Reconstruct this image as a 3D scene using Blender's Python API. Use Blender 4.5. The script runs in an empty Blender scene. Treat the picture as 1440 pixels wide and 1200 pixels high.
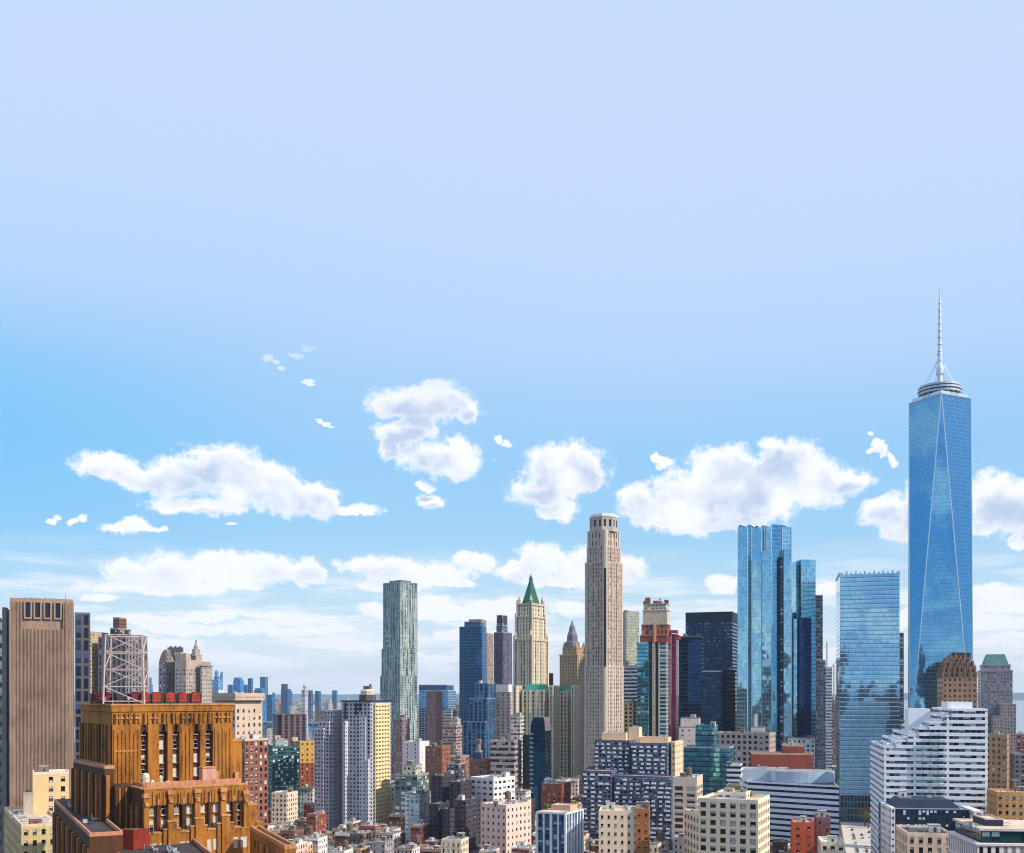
import bpy, math, random
from mathutils import Vector
C = bpy.context.scene
COL = C.collection
R = math.radians
H, F, CX, HY = 115.0, 1500.0, 720.0, 976.0     # eye height (m), focal length and horizon in photo pixels

# ---------------------------------------------------------------- camera, sky, sun, exposure
cam_d = bpy.data.cameras.new('camera'); cam = bpy.data.objects.new('camera', cam_d); COL.objects.link(cam)
cam.location = (0, 0, H); cam.rotation_euler = (R(90), 0, 0)
cam_d.sensor_width = 36; cam_d.lens = 36 * F / 1440; cam_d.shift_y = (HY - 600) / 1440
cam_d.clip_start = 1; cam_d.clip_end = 80000
C.camera = cam
C.view_settings.view_transform = 'Standard'; C.view_settings.look = 'None'
C.view_settings.exposure = 0; C.view_settings.gamma = 1
SUN = Vector((0.74, -0.34, 0.60)).normalized()
sd = bpy.data.lights.new('sun', 'SUN'); sd.energy = 5.0; sd.angle = R(.5); sd.color = (1, .92, .80)
so = bpy.data.objects.new('sun', sd); COL.objects.link(so)
so.rotation_euler = SUN.to_track_quat('Z', 'Y').to_euler()
so.location = (0, 0, 900)
C.cycles.use_denoising = True
C.cycles.max_bounces = 6; C.cycles.diffuse_bounces = 2; C.cycles.glossy_bounces = 3; C.cycles.transmission_bounces = 2
C.cycles.volume_bounces = 0; C.cycles.caustics_reflective = False; C.cycles.caustics_refractive = False
C.cycles.sample_clamp_indirect = 4; C.cycles.filter_width = 1.1; C.cycles.pixel_filter_type = 'BLACKMAN_HARRIS'

def s2l(c):
    c = c / 255
    return c / 12.92 if c <= .04045 else ((c + .055) / 1.055) ** 2.4
def rgb(*c): return tuple(s2l(x) for x in c) + (1,)

class NT:                                            # tiny helper for building node trees
    def __init__(s, tree): s.t = tree; s.n = tree.nodes; s.l = tree.links
    def put(s, sock, v):
        if v is None: return
        if hasattr(v, 'is_output'): s.l.new(v, sock)
        else: sock.default_value = v
    def new(s, typ, out=0, **kw):
        n = s.n.new(typ)
        ins = kw.pop('ins', {})
        for k, v in kw.items(): setattr(n, k, v)
        for k, v in ins.items(): s.put(n.inputs[k], v)
        return n.outputs[out] if out is not None else n
    def m(s, op, a, b=None, c=None, clamp=False):
        n = s.n.new('ShaderNodeMath'); n.operation = op; n.use_clamp = clamp
        s.put(n.inputs[0], a); s.put(n.inputs[1], b)
        if c is not None: s.put(n.inputs[2], c)
        return n.outputs[0]
    def vm(s, op, a, b=None, c=None, out=0):
        n = s.n.new('ShaderNodeVectorMath'); n.operation = op
        s.put(n.inputs[0], a); s.put(n.inputs[1], b); s.put(n.inputs[2], c)
        return n.outputs[out]
    def ss(s, v, lo, hi, a=0.0, b=1.0):               # smoothstep
        n = s.n.new('ShaderNodeMapRange'); n.interpolation_type = 'SMOOTHSTEP'
        s.put(n.inputs[0], v); n.inputs[1].default_value = lo; n.inputs[2].default_value = hi
        n.inputs[3].default_value = a; n.inputs[4].default_value = b
        return n.outputs[0]
    def mix(s, f, a, b, blend='MIX'):
        n = s.n.new('ShaderNodeMix'); n.data_type = 'RGBA'; n.blend_type = blend
        s.put(n.inputs[0], f); s.put(n.inputs[6], a); s.put(n.inputs[7], b)
        return n.outputs[2]
    def ramp(s, f, stops, interp='LINEAR'):
        n = s.n.new('ShaderNodeValToRGB'); n.color_ramp.interpolation = interp
        e = n.color_ramp.elements
        while len(e) < len(stops): e.new(.5)
        for k, (p, c) in enumerate(stops): e[k].position = p; e[k].color = c
        s.put(n.inputs[0], f); return n.outputs[0]
    def noise(s, vec, scale, detail=2, rough=.5, out=0, dist=0):
        n = s.n.new('ShaderNodeTexNoise')
        s.put(n.inputs['Vector'], vec); n.inputs['Scale'].default_value = scale
        n.inputs['Detail'].default_value = detail; n.inputs['Roughness'].default_value = rough
        n.inputs['Distortion'].default_value = dist
        return n.outputs[out]

CLOUDS = [  # (px, py, rx, ry) of the lobes of each cloud, turned into directions of the sky below
 (150,655,42,20),(200,672,48,18),(250,672,50,26),(305,662,66,34),(360,683,60,30),(410,700,42,24),(450,703,28,22),(495,717,36,7),(285,712,70,11),
 (76,731,8,7),(84,724,6,5),(106,734,7,4),(117,730,7,4),(165,743,22,7),(190,739,24,10),(215,744,14,4),(234,744,6,3),(330,737,8,2),
 (175,803,34,18),(240,805,52,26),(310,798,55,22),(370,798,42,22),(432,801,28,18),(220,826,105,10),(140,842,25,5),(330,822,45,9),
 (590,570,70,22),(620,558,38,18),(655,580,17,15),(565,612,34,18),(590,600,28,18),(615,645,56,25),(650,655,26,18),(545,632,15,13),(602,706,18,10),(597,685,14,6),
 (413,499,12,2.5),(432,492,12,4.5),(424,503,9,2.5),(442,495,6,2.5),(374,503,7,3.5),(386,508,7,2.5),(392,514,5,2),(428,538,8,2.2),(436,542,5,1.6),(448,589,5,4.5),(459,594,8,4),(466,599,4,2),(701,615,7,6),(711,623,7,5),
 (795,660,58,32),(770,688,44,22),(820,663,36,28),(785,716,28,13),
 (920,720,42,24),(980,700,72,40),(1050,690,80,48),(1100,655,42,36),(1130,680,66,32),(1190,675,36,18),(1020,652,46,24),(1000,737,82,14),(1085,630,20,16),(900,700,24,18),
 (922,642,9,6),(936,648,13,6),(928,656,9,4),(1236,626,12,7),(1246,634,9,8),(1220,612,7,4),(1228,637,10,3),(1256,646,6,9),
 (1240,720,34,22),(1265,745,22,15),(1292,720,34,38),(1400,708,42,34),(1432,716,35,35),(1380,742,28,11),(1430,762,15,9),
 (510,795,32,12),(560,805,55,19),(620,805,48,18),(665,787,32,12),(545,823,50,6),(640,820,35,5),(720,800,25,13),(770,788,42,22),(820,798,50,24),(878,800,32,20),(800,816,80,9),
 (530,856,32,10),(605,853,48,14),(668,858,40,12),(722,855,30,12),(802,853,28,12),(640,867,95,7),
 (292,868,42,9),(270,874,55,5),(385,868,60,4),(420,886,70,7),(300,892,60,6),
 (1020,822,20,12),(1160,830,14,11),(1400,832,40,13),(1425,852,40,9),(1400,878,45,9),(1385,905,60,7)]

_r = random.Random(40)
for _k in range(26): CLOUDS.append((_r.uniform(10, 1440), 862 + _k * 3.1 + _r.uniform(-4, 4), _r.uniform(28, 75), _r.uniform(4, 9)))
def make_world():
    w = bpy.data.worlds.new('World'); C.world = w; w.use_nodes = True
    t = NT(w.node_tree); t.n.clear()
    d = t.new('ShaderNodeTexCoord')
    sep = t.new('ShaderNodeSeparateXYZ', None, ins={0: d})
    x, y, z = sep.outputs
    az = t.m('ARCTAN2', x, y); el = t.m('ARCSINE', z)
    st = [(0, (244,249,252)), (.035, (232,243,250)), (.10, (200,229,246)), (.19, (158,210,246)), (.29, (149,205,248)),
          (.38, (164,208,249)), (.47, (184,214,252)), (.58, (196,219,254)), (.75, (201,222,255)), (1, (198,219,253))]
    base = t.ramp(t.m('DIVIDE', t.m('ADD', el, t.m('MULTIPLY', t.ss(el, .18, .32), t.ss(az, -.35, .2, 0, .05))), .75), [(p, rgb(*c)) for p, c in st])
    # the sky is a purer blue towards the left
    lf = t.m('MULTIPLY', t.ss(az, -.12, -.50), t.m('MULTIPLY', t.ss(el, .05, .20), t.ss(el, .36, .22)))
    base = t.mix(t.m('MULTIPLY', lf, .8), base, rgb(112, 194, 246))
    # and, low down, a deeper one away from the sun, behind the camera
    bk = t.m('MULTIPLY', t.ss(y, .1, -.6), t.ss(el, .5, .12))
    base = t.mix(t.m('MULTIPLY', bk, .75), base, rgb(104, 170, 236))
    sky = t.n.new('ShaderNodeTexSky'); sky.sky_type = 'NISHITA'; sky.sun_disc = False
    sky.sun_elevation = math.asin(SUN.z); sky.sun_rotation = math.atan2(SUN.x, SUN.y); sky.altitude = 100
    base = t.mix(.12, base, t.mix(1, sky.outputs[0], (.1, .1, .1, 1), 'MULTIPLY'))
    # clouds
    P = t.new('ShaderNodeCombineXYZ', ins={0: az, 1: el})
    warp = t.noise(P, 26, 6, .62, out=1)
    P2 = t.vm('ADD', P, t.vm('MULTIPLY', t.vm('SUBTRACT', warp, (.5, .5, .5)), (.034, .024, 0)))
    P3 = t.vm('ADD', P2, (0, .009, 0))
    fld = fup = None
    for px, py, rx, ry in CLOUDS:
        s = (px - CX) / F; a = math.atan(s); e = math.atan((HY - py) / F * math.cos(a))
        ia, ie = 1 / (rx / F * math.cos(a) ** 2), 1 / (ry / F * math.cos(a))
        L = t.vm('LENGTH', t.vm('MULTIPLY_ADD', P2, (ia, ie, 0), (-a * ia, -e * ie, 0)), out=1)
        fld = L if fld is None else t.m('SMOOTH_MIN', fld, L, .25)
        L = t.vm('LENGTH', t.vm('MULTIPLY_ADD', P3, (ia, ie, 0), (-a * ia, -e * ie, 0)), out=1)
        fup = L if fup is None else t.m('SMOOTH_MIN', fup, L, .25)
    na = t.m('SUBTRACT', t.noise(P, 30, 5, .6, dist=.4), .5); nb_ = t.m('SUBTRACT', t.noise(P, 110, 9, .68), .5)
    dens = t.m('SUBTRACT', 1.24, t.m('ADD', fld, t.m('ADD', t.m('MULTIPLY', na, 1.35), t.m('MULTIPLY', nb_, 1.15))))
    dup = t.m('SUBTRACT', 1.24, t.m('ADD', fup, t.m('ADD', t.m('MULTIPLY', na, .9), t.m('MULTIPLY', nb_, .35))))
    n2 = t.noise(P, 15, 3, .5)
    # thin bands of stratus low over the horizon
    Ps = t.vm('MULTIPLY', P, (5, 34, 1))
    st1 = t.noise(Ps, 1.6, 7, .6)
    low = t.m('MULTIPLY', t.m('MULTIPLY', t.ss(st1, .42, .62), t.ss(el, .15, .06)), .9)
    # scattered cumulus round the rest of the sky
    Pb = t.vm('MULTIPLY', d, (1, 1, 2.6))
    nb = t.noise(Pb, 5, 9, .55)
    back = t.m('MULTIPLY', t.ss(nb, .56, .66), t.ss(y, .55, .2))
    back = t.m('MULTIPLY', back, t.ss(el, .02, .1))
    cov = t.ss(dens, -.05, .50)
    fade = t.ss(el, .325, .255, .10, 1)                # the highest wisps are thin
    cov = t.m('MULTIPLY', cov, fade)
    thick = t.m('MULTIPLY', t.m('MULTIPLY', t.ss(dup, .05, .8), t.ss(dens, .1, .7)), t.ss(n2, .36, .60))
    thick = t.m('MULTIPLY', thick, t.ss(el, .075, .15))
    ccol = t.mix(t.m('MULTIPLY', thick, .8), rgb(248, 250, 255), rgb(170, 193, 226))
    base = t.mix(low, base, rgb(250, 250, 252))
    base = t.mix(t.m('MAXIMUM', cov, t.m('MULTIPLY', back, .8)), base, ccol)
    # below the horizon: the pale far haze
    base = t.mix(t.ss(el, -.005, -.05), base, rgb(150, 165, 180))
    bg = t.new('ShaderNodeBackground', ins={0: base, 1: 1.1})
    o = t.n.new('ShaderNodeOutputWorld'); t.l.new(bg, o.inputs[0])
    w.cycles.sampling_method = 'MANUAL'; w.cycles.sample_map_resolution = 512
make_world()

# ---------------------------------------------------------------- materials
def mat_new(name):
    m = bpy.data.materials.new(name); m.use_nodes = True
    t = NT(m.node_tree); t.n.clear()
    o = t.n.new('ShaderNodeOutputMaterial')
    p = t.n.new('ShaderNodeBsdfPrincipled'); t.l.new(p.outputs[0], o.inputs[0])
    return m, t, p
MC = {}
def wall(col, rough=.85, var=.22, key=None, bump=0, spec=.3):
    """masonry or render: the colour mottled in patches, rain streaks, fine grain"""
    k = ('w', col, rough, var, bump)
    if k in MC: return MC[k]
    m, t, p = mat_new('masonry')
    pos = t.new('ShaderNodeNewGeometry')
    a = t.noise(pos, .09, 4, .6)
    b = t.noise(t.vm('MULTIPLY', pos, (1, 1, .12)), .9, 3, .6)
    c = t.noise(pos, 1.3, 5, .8)
    f = t.m('ADD', t.m('MULTIPLY', a, .36), t.m('ADD', t.m('MULTIPLY', b, .30), t.m('MULTIPLY', c, .34)))
    r = rgb(*col)
    lo = tuple(x * (1 - var * 1.7) for x in r[:3]) + (1,); hi = tuple(min(1, x * (1 + var)) for x in r[:3]) + (1,)
    stain = t.m('MULTIPLY', t.ss(t.noise(t.vm('MULTIPLY', pos, (1, 1, .07)), .55, 5, .7), .56, .72), t.ss(a, .40, .58))
    t.put(p.inputs['Base Color'], t.mix(t.m('MULTIPLY', stain, min(.75, var * 1.5)), t.ramp(f, [(.36, lo), (.5, r), (.64, hi)]), tuple(x * .3 for x in r[:3]) + (1,)))
    p.inputs['Roughness'].default_value = rough; p.inputs['Specular IOR Level'].default_value = spec
    MC[k] = m; return m
def plain(col, rough=.6, metal=0.0, spec=.5):
    k = ('p', col, rough, metal)
    if k in MC: return MC[k]
    m, t, p = mat_new('painted_surface')
    pos = t.new('ShaderNodeNewGeometry')
    r = rgb(*col)
    t.put(p.inputs['Base Color'], t.ramp(t.noise(pos, 1.1, 4, .6), [(.3, tuple(x * .75 for x in r[:3]) + (1,)), (.65, tuple(min(1, x * 1.08) for x in r[:3]) + (1,))]))
    p.inputs['Roughness'].default_value = rough; p.inputs['Metallic'].default_value = metal; p.inputs['Specular IOR Level'].default_value = spec
    MC[k] = m; return m
def roofm(col, var=.5):
    k = ('r', col)
    if k in MC: return MC[k]
    m, t, p = mat_new('roofing')
    pos = t.new('ShaderNodeNewGeometry')
    f = t.m('ADD', t.m('MULTIPLY', t.noise(pos, .16, 5, .65), .6), t.m('MULTIPLY', t.noise(pos, 1.6, 4, .7), .4))
    r = rgb(*col)
    t.put(p.inputs['Base Color'], t.ramp(f, [(.36, tuple(x * (1 - var * 1.5) for x in r[:3]) + (1,)), (.5, r), (.64, tuple(min(1, x * (1 + var * .6)) for x in r[:3]) + (1,))]))
    p.inputs['Roughness'].default_value = .9; p.inputs['Specular IOR Level'].default_value = .2
    MC[k] = m; return m
def glassm(col, rough=.08, metal=.0, key=''):
    k = ('g', col, rough, metal)
    if k in MC: return MC[k]
    m, t, p = mat_new('window_glass')
    pos = t.new('ShaderNodeNewGeometry')
    r = rgb(*col)
    t.put(p.inputs['Base Color'], t.mix(t.noise(pos, .8, 2), tuple(x * .6 for x in r[:3]) + (1,), r))
    p.inputs['Roughness'].default_value = rough; p.inputs['Metallic'].default_value = metal
    p.inputs['Specular IOR Level'].default_value = .3
    MC[k] = m; return m
def cellrand(t, sx, sy, seed=0):
    oi = t.new('ShaderNodeObjectInfo', 5)
    v = t.new('ShaderNodeCombineXYZ', ins={0: t.m('FLOOR', sx), 1: t.m('FLOOR', sy), 2: t.m('ADD', t.m('MULTIPLY', oi, 97.0), seed)})
    n = t.n.new('ShaderNodeTexWhiteNoise'); n.noise_dimensions = '3D'; t.put(n.inputs[0], v)
    return n.outputs[0], n.outputs[1]
def facade(wcol, ww=.5, wh=.55, dark=(22, 28, 38), mid=(62, 74, 92), light=(196, 196, 192), span=None, cy=.5, sub=1, pl=.14, pm=.3,
           var=.2, floorline=None, rough=.12, metal=0.0, jit=0.0):
    """a wall of windows in bay/storey units: openings, their panes (each of its own tone), piers, spandrels"""
    k = ('f', wcol, ww, wh, dark, mid, light, span, cy, sub, pl, pm, floorline, metal)
    if k in MC: return MC[k]
    m, t, p = mat_new('window_wall')
    uv = t.new('ShaderNodeUVMap')
    sp = t.new('ShaderNodeSeparateXYZ', None, ins={0: uv}); u, v = sp.outputs[0], sp.outputs[1]
    fu = t.m('FRACT', t.m('MULTIPLY', t.m('FRACT', u), sub)) if sub > 1 else t.m('FRACT', u)
    fv = t.m('FRACT', v)
    inu = t.m('LESS_THAN', t.m('ABSOLUTE', t.m('SUBTRACT', fu, .5)), ww / 2)
    inv = t.m('LESS_THAN', t.m('ABSOLUTE', t.m('SUBTRACT', fv, cy)), wh / 2)
    msk = t.m('MULTIPLY', inu, inv)
    r, rc = cellrand(t, t.m('MULTIPLY', u, sub), v)
    pos = t.new('ShaderNodeNewGeometry')
    g = t.ramp(r, [(0, rgb(*dark)), (1 - pl - pm, rgb(*mid)), (1 - pl, rgb(*light))], 'CONSTANT')
    # blinds drawn part of the way down
    g = t.mix(t.m('MULTIPLY', t.m('GREATER_THAN', fv, cy), t.m('GREATER_THAN', t.m('FRACT', t.m('MULTIPLY', r, 7.3)), .72)), g, rgb(*light))
    c1 = rgb(*wcol)
    n = t.m('ADD', t.m('MULTIPLY', t.noise(pos, .06, 4, .6), .5), t.m('MULTIPLY', t.noise(t.vm('MULTIPLY', pos, (1, 1, .15)), .7, 3, .6), .5))
    wc = t.ramp(n, [(.3, tuple(x * (1 - 1.6 * var) for x in c1[:3]) + (1,)), (.5, c1), (.7, tuple(min(1, x * (1 + var)) for x in c1[:3]) + (1,))])
    if span: wc = t.mix(t.m('MULTIPLY', inu, t.m('SUBTRACT', 1, inv)), wc, rgb(*span))
    if floorline: wc = t.mix(t.m('LESS_THAN', fv, .12), wc, rgb(*floorline))
    t.put(p.inputs['Base Color'], t.mix(msk, wc, g))
    t.put(p.inputs['Roughness'], t.m('MULTIPLY_ADD', msk, rough - .85, .85)); p.inputs['Specular IOR Level'].default_value = .3
    if metal: t.put(p.inputs['Metallic'], t.m('MULTIPLY', msk, metal))
    b = t.n.new('ShaderNodeBump'); b.inputs['Strength'].default_value = .6; b.inputs['Distance'].default_value = .4
    t.put(b.inputs['Height'], t.m('SUBTRACT', 1, msk)); t.l.new(b.outputs[0], p.inputs['Normal'])
    MC[k] = m; return m
def curtain(tint, mull=(150, 165, 180), mu=.06, mv=.08, spand=None, sh=.28, metal=.92, rough=.04, wob=.02, vary=.25, dim=1):
    """reflecting curtain wall in panel units: tinted panes, each a little out of plane, mullions, spandrel strips"""
    k = ('c', tint, mull, mu, mv, spand, sh, metal, wob, vary)
    if k in MC: return MC[k]
    m, t, p = mat_new('curtain_wall')
    uv = t.new('ShaderNodeUVMap')
    sp = t.new('ShaderNodeSeparateXYZ', None, ins={0: uv}); u, v = sp.outputs[0], sp.outputs[1]
    fu, fv = t.m('FRACT', u), t.m('FRACT', v)
    r, rc = cellrand(t, u, v)
    c = rgb(*tint)
    g = t.mix(r, tuple(x * (1 - vary) for x in c[:3]) + (1,), tuple(min(1, x * (1 + vary)) for x in c[:3]) + (1,))
    if spand: g = t.mix(t.m('LESS_THAN', fv, sh), g, rgb(*spand))
    ml = t.m('MAXIMUM', t.m('LESS_THAN', fu, mu), t.m('LESS_THAN', fv, mv))
    t.put(p.inputs['Base Color'], t.mix(ml, g, rgb(*mull)))
    t.put(p.inputs['Metallic'], t.m('MULTIPLY_ADD', ml, .3 - metal, metal))
    t.put(p.inputs['Roughness'], t.m('MULTIPLY_ADD', ml, .4, rough))
    ge = t.n.new('ShaderNodeNewGeometry')
    pos = ge.outputs['Position']
    wv = t.vm('SUBTRACT', t.noise(pos, .05, 2, out=1), (.5, .5, .5))
    off = t.vm('ADD', t.vm('MULTIPLY', t.vm('SUBTRACT', rc, (.5, .5, .5)), (wob * .22,) * 3), t.vm('MULTIPLY', wv, (wob * 2.2,) * 3))
    t.put(p.inputs['Normal'], t.vm('NORMALIZE', t.vm('ADD', ge.outputs['Normal'], off)))
    MC[k] = m; return m

# ---------------------------------------------------------------- mesh helpers
def area2(p): return sum(p[i][0] * p[(i + 1) % len(p)][1] - p[(i + 1) % len(p)][0] * p[i][1] for i in range(len(p)))
def ccw(p): return list(p) if area2(p) > 0 else list(reversed(p))
def inset(p, d):
    """a convex footprint moved in by d (out if negative)"""
    p = ccw(p); n = len(p); out = []
    for i in range(n):
        a, b, c = Vector(p[i - 1]).to_2d(), Vector(p[i]).to_2d(), Vector(p[(i + 1) % n]).to_2d()
        e1, e2 = (b - a).normalized(), (c - b).normalized()
        n1, n2 = Vector((-e1.y, e1.x)), Vector((-e2.y, e2.x))
        k = 1 + n1.dot(n2)
        q = b + (n1 + n2) * (d / max(k, .2)); out.append((q.x, q.y))
    return out
class MB:
    def __init__(s): s.v, s.f, s.m, s.uv = [], [], [], []
    def poly(s, pts, mat=0, uv=None):
        b = len(s.v); s.v += [tuple(p) for p in pts]; s.f.append(tuple(range(b, b + len(pts)))); s.m.append(mat)
        if uv is None: uv = [(p[0] * .1, p[1] * .1) for p in pts]
        s.uv += uv
    def wallq(s, a, b, z0, z1, mat=0, bay=1.0, fh=1.0, u=None, v=None):
        """upright quad from a to b; outward is to the right of a->b"""
        L = math.hypot(b[0] - a[0], b[1] - a[1])
        nb = max(1, round(L / bay)); nf = max(1, round((z1 - z0) / fh))
        u0, u1 = u if u else (0, nb); v0, v1 = v if v else (0, nf)
        s.poly([(a[0], a[1], z0), (b[0], b[1], z0), (b[0], b[1], z1), (a[0], a[1], z1)], mat, [(u0, v0), (u1, v0), (u1, v1), (u0, v1)])
    def prism(s, p, z0, z1, mw=0, mr=1, bay=1.0, fh=1.0, par=0, pt=.5, sides=True, top=True):
        p = ccw(p); n = len(p)
        for i in range(n):
            if sides: s.wallq(p[i], p[(i + 1) % n], z0, z1, mw, bay, fh)
        if par and top:
            q = inset(p, pt); zt = z1 + par
            for i in range(n):
                j = (i + 1) % n
                s.wallq(p[i], p[j], z1, zt, mw if par < 0 else s.parmat, 1e4, 1e4)
                s.poly([(*p[i], zt), (*p[j], zt), (*q[j], zt), (*q[i], zt)], s.parmat)
                s.wallq(q[j], q[i], z1, zt, s.parmat, 1e4, 1e4)
            s.poly([(*a, z1) for a in q], mr)
        elif top: s.poly([(*a, z1) for a in p], mr)
    parmat = 0
    def box(s, c, sx, sy, sz, rot=0, mat=0, mr=None, bay=1e4, fh=1e4):
        """box standing on c (its base centre)"""
        ca, sa = math.cos(rot), math.sin(rot)
        p = [(c[0] + x * ca - y * sa, c[1] + x * sa + y * ca) for x, y in ((-sx / 2, -sy / 2), (sx / 2, -sy / 2), (sx / 2, sy / 2), (-sx / 2, sy / 2))]
        s.prism(p, c[2], c[2] + sz, mat, mat if mr is None else mr, bay, fh)
        s.poly([(*a, c[2]) for a in reversed(p)], mat)
    def tube(s, a, b, r0, r1=None, n=8, mat=0, caps=True):
        a, b = Vector(a), Vector(b); r1 = r0 if r1 is None else r1
        d = (b - a).normalized(); x = d.orthogonal().normalized(); y = d.cross(x)
        A = [a + (x * math.cos(2 * math.pi * k / n) + y * math.sin(2 * math.pi * k / n)) * r0 for k in range(n)]
        B = [b + (x * math.cos(2 * math.pi * k / n) + y * math.sin(2 * math.pi * k / n)) * r1 for k in range(n)]
        for k in range(n):
            j = (k + 1) % n
            if r1 > 1e-4: s.poly([A[k], A[j], B[j], B[k]], mat)
            else: s.poly([A[k], A[j], b], mat)
        if caps:
            s.poly(list(reversed(A)), mat)
            if r1 > 1e-4: s.poly(B, mat)
    def lathe(s, c, prof, n=16, mat=0, fx=1, fy=1):
        """prof: (radius, height) from the bottom up"""
        ring = [[(c[0] + r * fx * math.cos(2 * math.pi * k / n), c[1] + r * fy * math.sin(2 * math.pi * k / n), c[2] + h) for k in range(n)] for r, h in prof]
        for i in range(len(prof) - 1):
            for k in range(n):
                j = (k + 1) % n
                s.poly([ring[i][k], ring[i][j], ring[i + 1][j], ring[i + 1][k]], mat, [(k, i), (k + 1, i), (k + 1, i + 1), (k, i + 1)])
        if prof[-1][0] > .01: s.poly(ring[-1], mat)
    def build(s, name, mats, parent=None, smooth=False):
        me = bpy.data.meshes.new(name)
        me.from_pydata(s.v, [], s.f)
        for m in (mats if isinstance(mats, (list, tuple)) else [mats]): me.materials.append(m)
        me.polygons.foreach_set('material_index', s.m)
        l = me.uv_layers.new(name='UVMap'); l.data.foreach_set('uv', [c for p in s.uv for c in p])
        if smooth: me.polygons.foreach_set('use_smooth', [True] * len(s.f))
        me.update()
        o = bpy.data.objects.new(name, me); COL.objects.link(o)
        if parent: o.parent = parent
        if parent is not None and parent.type == 'EMPTY' and parent.location.length > 0:
            o.location = -parent.location
        return o
def thing(name, label, cat, loc=(0, 0, 0), group=None):
    o = bpy.data.objects.new(name, None); COL.objects.link(o); o.location = loc; o.empty_display_size = 5
    o['label'] = label; o['category'] = cat
    if group: o['group'] = group
    return o
def tag(o, label, cat, group=None):
    o['label'] = label; o['category'] = cat
    if group: o['group'] = group
    return o
def struct(o, kind='structure'): o['kind'] = kind; return o
def inst(me, name, parent, loc, rot=0, sc=(1, 1, 1)):
    """one more object on a shared mesh, in world coordinates under parent"""
    o = bpy.data.objects.new(name, me); COL.objects.link(o); o.parent = parent
    pl = parent.location if parent and parent.type == 'EMPTY' else Vector()
    o.location = Vector(loc) - pl; o.rotation_euler = (0, 0, rot); o.scale = sc
    return o

# ---------------------------------------------------------------- from the photograph's measures to metres
def ground_pt(px, Y): return ((px - CX) / F * Y, Y)
def zpx(py, Y): return H - (py - HY) / F * Y
def along(P, d, px):
    """how far from P along d until the sight line through column px is met"""
    s = (px - CX) / F
    return (s * P[1] - P[0]) / (d[0] - s * d[1])
GA = 16
def foot(xs, Y, D=None, a=GA):
    """footprint of a block whose front starts at depth Y; xs = outer columns, with the corner between them if it shows"""
    c = (math.cos(R(a)), -math.sin(R(a))); d = (math.sin(R(a)), math.cos(R(a)))
    adv = lambda P, v, k: (P[0] + v[0] * k, P[1] + v[1] * k)
    vp = CX + F * math.tan(R(a))
    if len(xs) == 3 and xs[1] < vp:                       # front, then the right flank
        p0 = ground_pt(xs[0], Y); p1 = adv(p0, c, along(p0, c, xs[1])); k = along(p1, d, xs[2])
        if D: k = D
        k = min(max(k, 4), 90)
    elif len(xs) == 3:                                     # left flank, then the front
        p0 = ground_pt(xs[1], Y); p1 = adv(p0, c, along(p0, c, xs[2])); k = along(p0, d, xs[0])
        if D: k = D
        k = min(max(k, 4), 90)
    else:
        k = D or 25
        lo, hi = xs
        if hi < vp:
            p0 = ground_pt(lo, Y); e = hi
            for _ in range(12):
                p1 = adv(p0, c, along(p0, c, e)); q = adv(p1, d, k); e -= max(0, CX + F * q[0] / q[1] - hi) if q[0] / q[1] > p1[0] / p1[1] else 0
        else:
            e = lo
            for _ in range(12):
                p0 = ground_pt(e, Y); q = adv(p0, d, k); e += max(0, lo - (CX + F * q[0] / q[1]))
            p1 = adv(p0, c, along(p0, c, hi))
    p3, p2 = adv(p0, d, k), adv(p1, d, k)
    return [p0, p1, p2, p3]
def topz(fp, py, Y=None): return zpx(py, min(p[1] for p in fp[:2]) if Y is None else Y)
def visible(a, b):
    """is the upright face a->b (outward to the right) turned towards the camera?"""
    return (b[1] - a[1]) * (-a[0]) + (a[0] - b[0]) * (-a[1]) > 0
def proj(p): return CX + F * p[0] / p[1], HY - F * (p[2] - H) / p[1]

# ---------------------------------------------------------------- windows, roof equipment: shared meshes
GLS = [glassm((18, 22, 30)), glassm((30, 38, 50)), glassm((70, 86, 104)), plain((206, 202, 192), .5), plain((150, 142, 128), .5)]
def window_mesh(kind, frame, unit=False):
    m = MB()
    g = GLS[kind]
    m.poly([(-.5, .04, -.5), (.5, .04, -.5), (.5, .04, .5), (-.5, .04, .5)], 0)
    def bar(x0, x1, z0, z1, y=-.02):
        m.poly([(x0, y, z0), (x1, y, z0), (x1, y, z1), (x0, y, z1)], 1)
        m.poly([(x0, y, z1), (x1, y, z1), (x1, .04, z1), (x0, .04, z1)], 1); m.poly([(x0, .04, z0), (x1, .04, z0), (x1, y, z0), (x0, y, z0)], 1)
        m.poly([(x0, .04, z0), (x0, y, z0), (x0, y, z1), (x0, .04, z1)], 1); m.poly([(x1, y, z0), (x1, .04, z0), (x1, .04, z1), (x1, y, z1)], 1)
    bar(-.5, -.43, -.5, .5); bar(.43, .5, -.5, .5); bar(-.43, .43, .44, .5); bar(-.43, .43, -.5, -.44); bar(-.43, .43, -.03, .03, 0)
    if kind in (1, 2):                                    # a blind behind the upper sash
        m.poly([(-.43, .03, .12), (.43, .03, .12), (.43, .03, .44), (-.43, .03, .44)], 2)
    m.box((0, -.22, -.56), 1.12, .5, .06, 0, 3)           # sill
    if unit: m.box((0, -.25, -.5), .62, .55, .28, 0, 4)   # an air conditioner in the lower sash
    o = m.build('window', [g, frame, GLS[3], plain((186, 176, 164), .8), plain((196, 196, 194), .5)]); me = o.data; bpy.data.objects.remove(o); return me
WINDOWS = {}
def windows_for(fr):
    if fr not in WINDOWS: WINDOWS[fr] = [window_mesh(k, plain(fr, .5)) for k in range(5)] + [window_mesh(0, plain(fr, .5), True)]
    return WINDOWS[fr]
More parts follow.
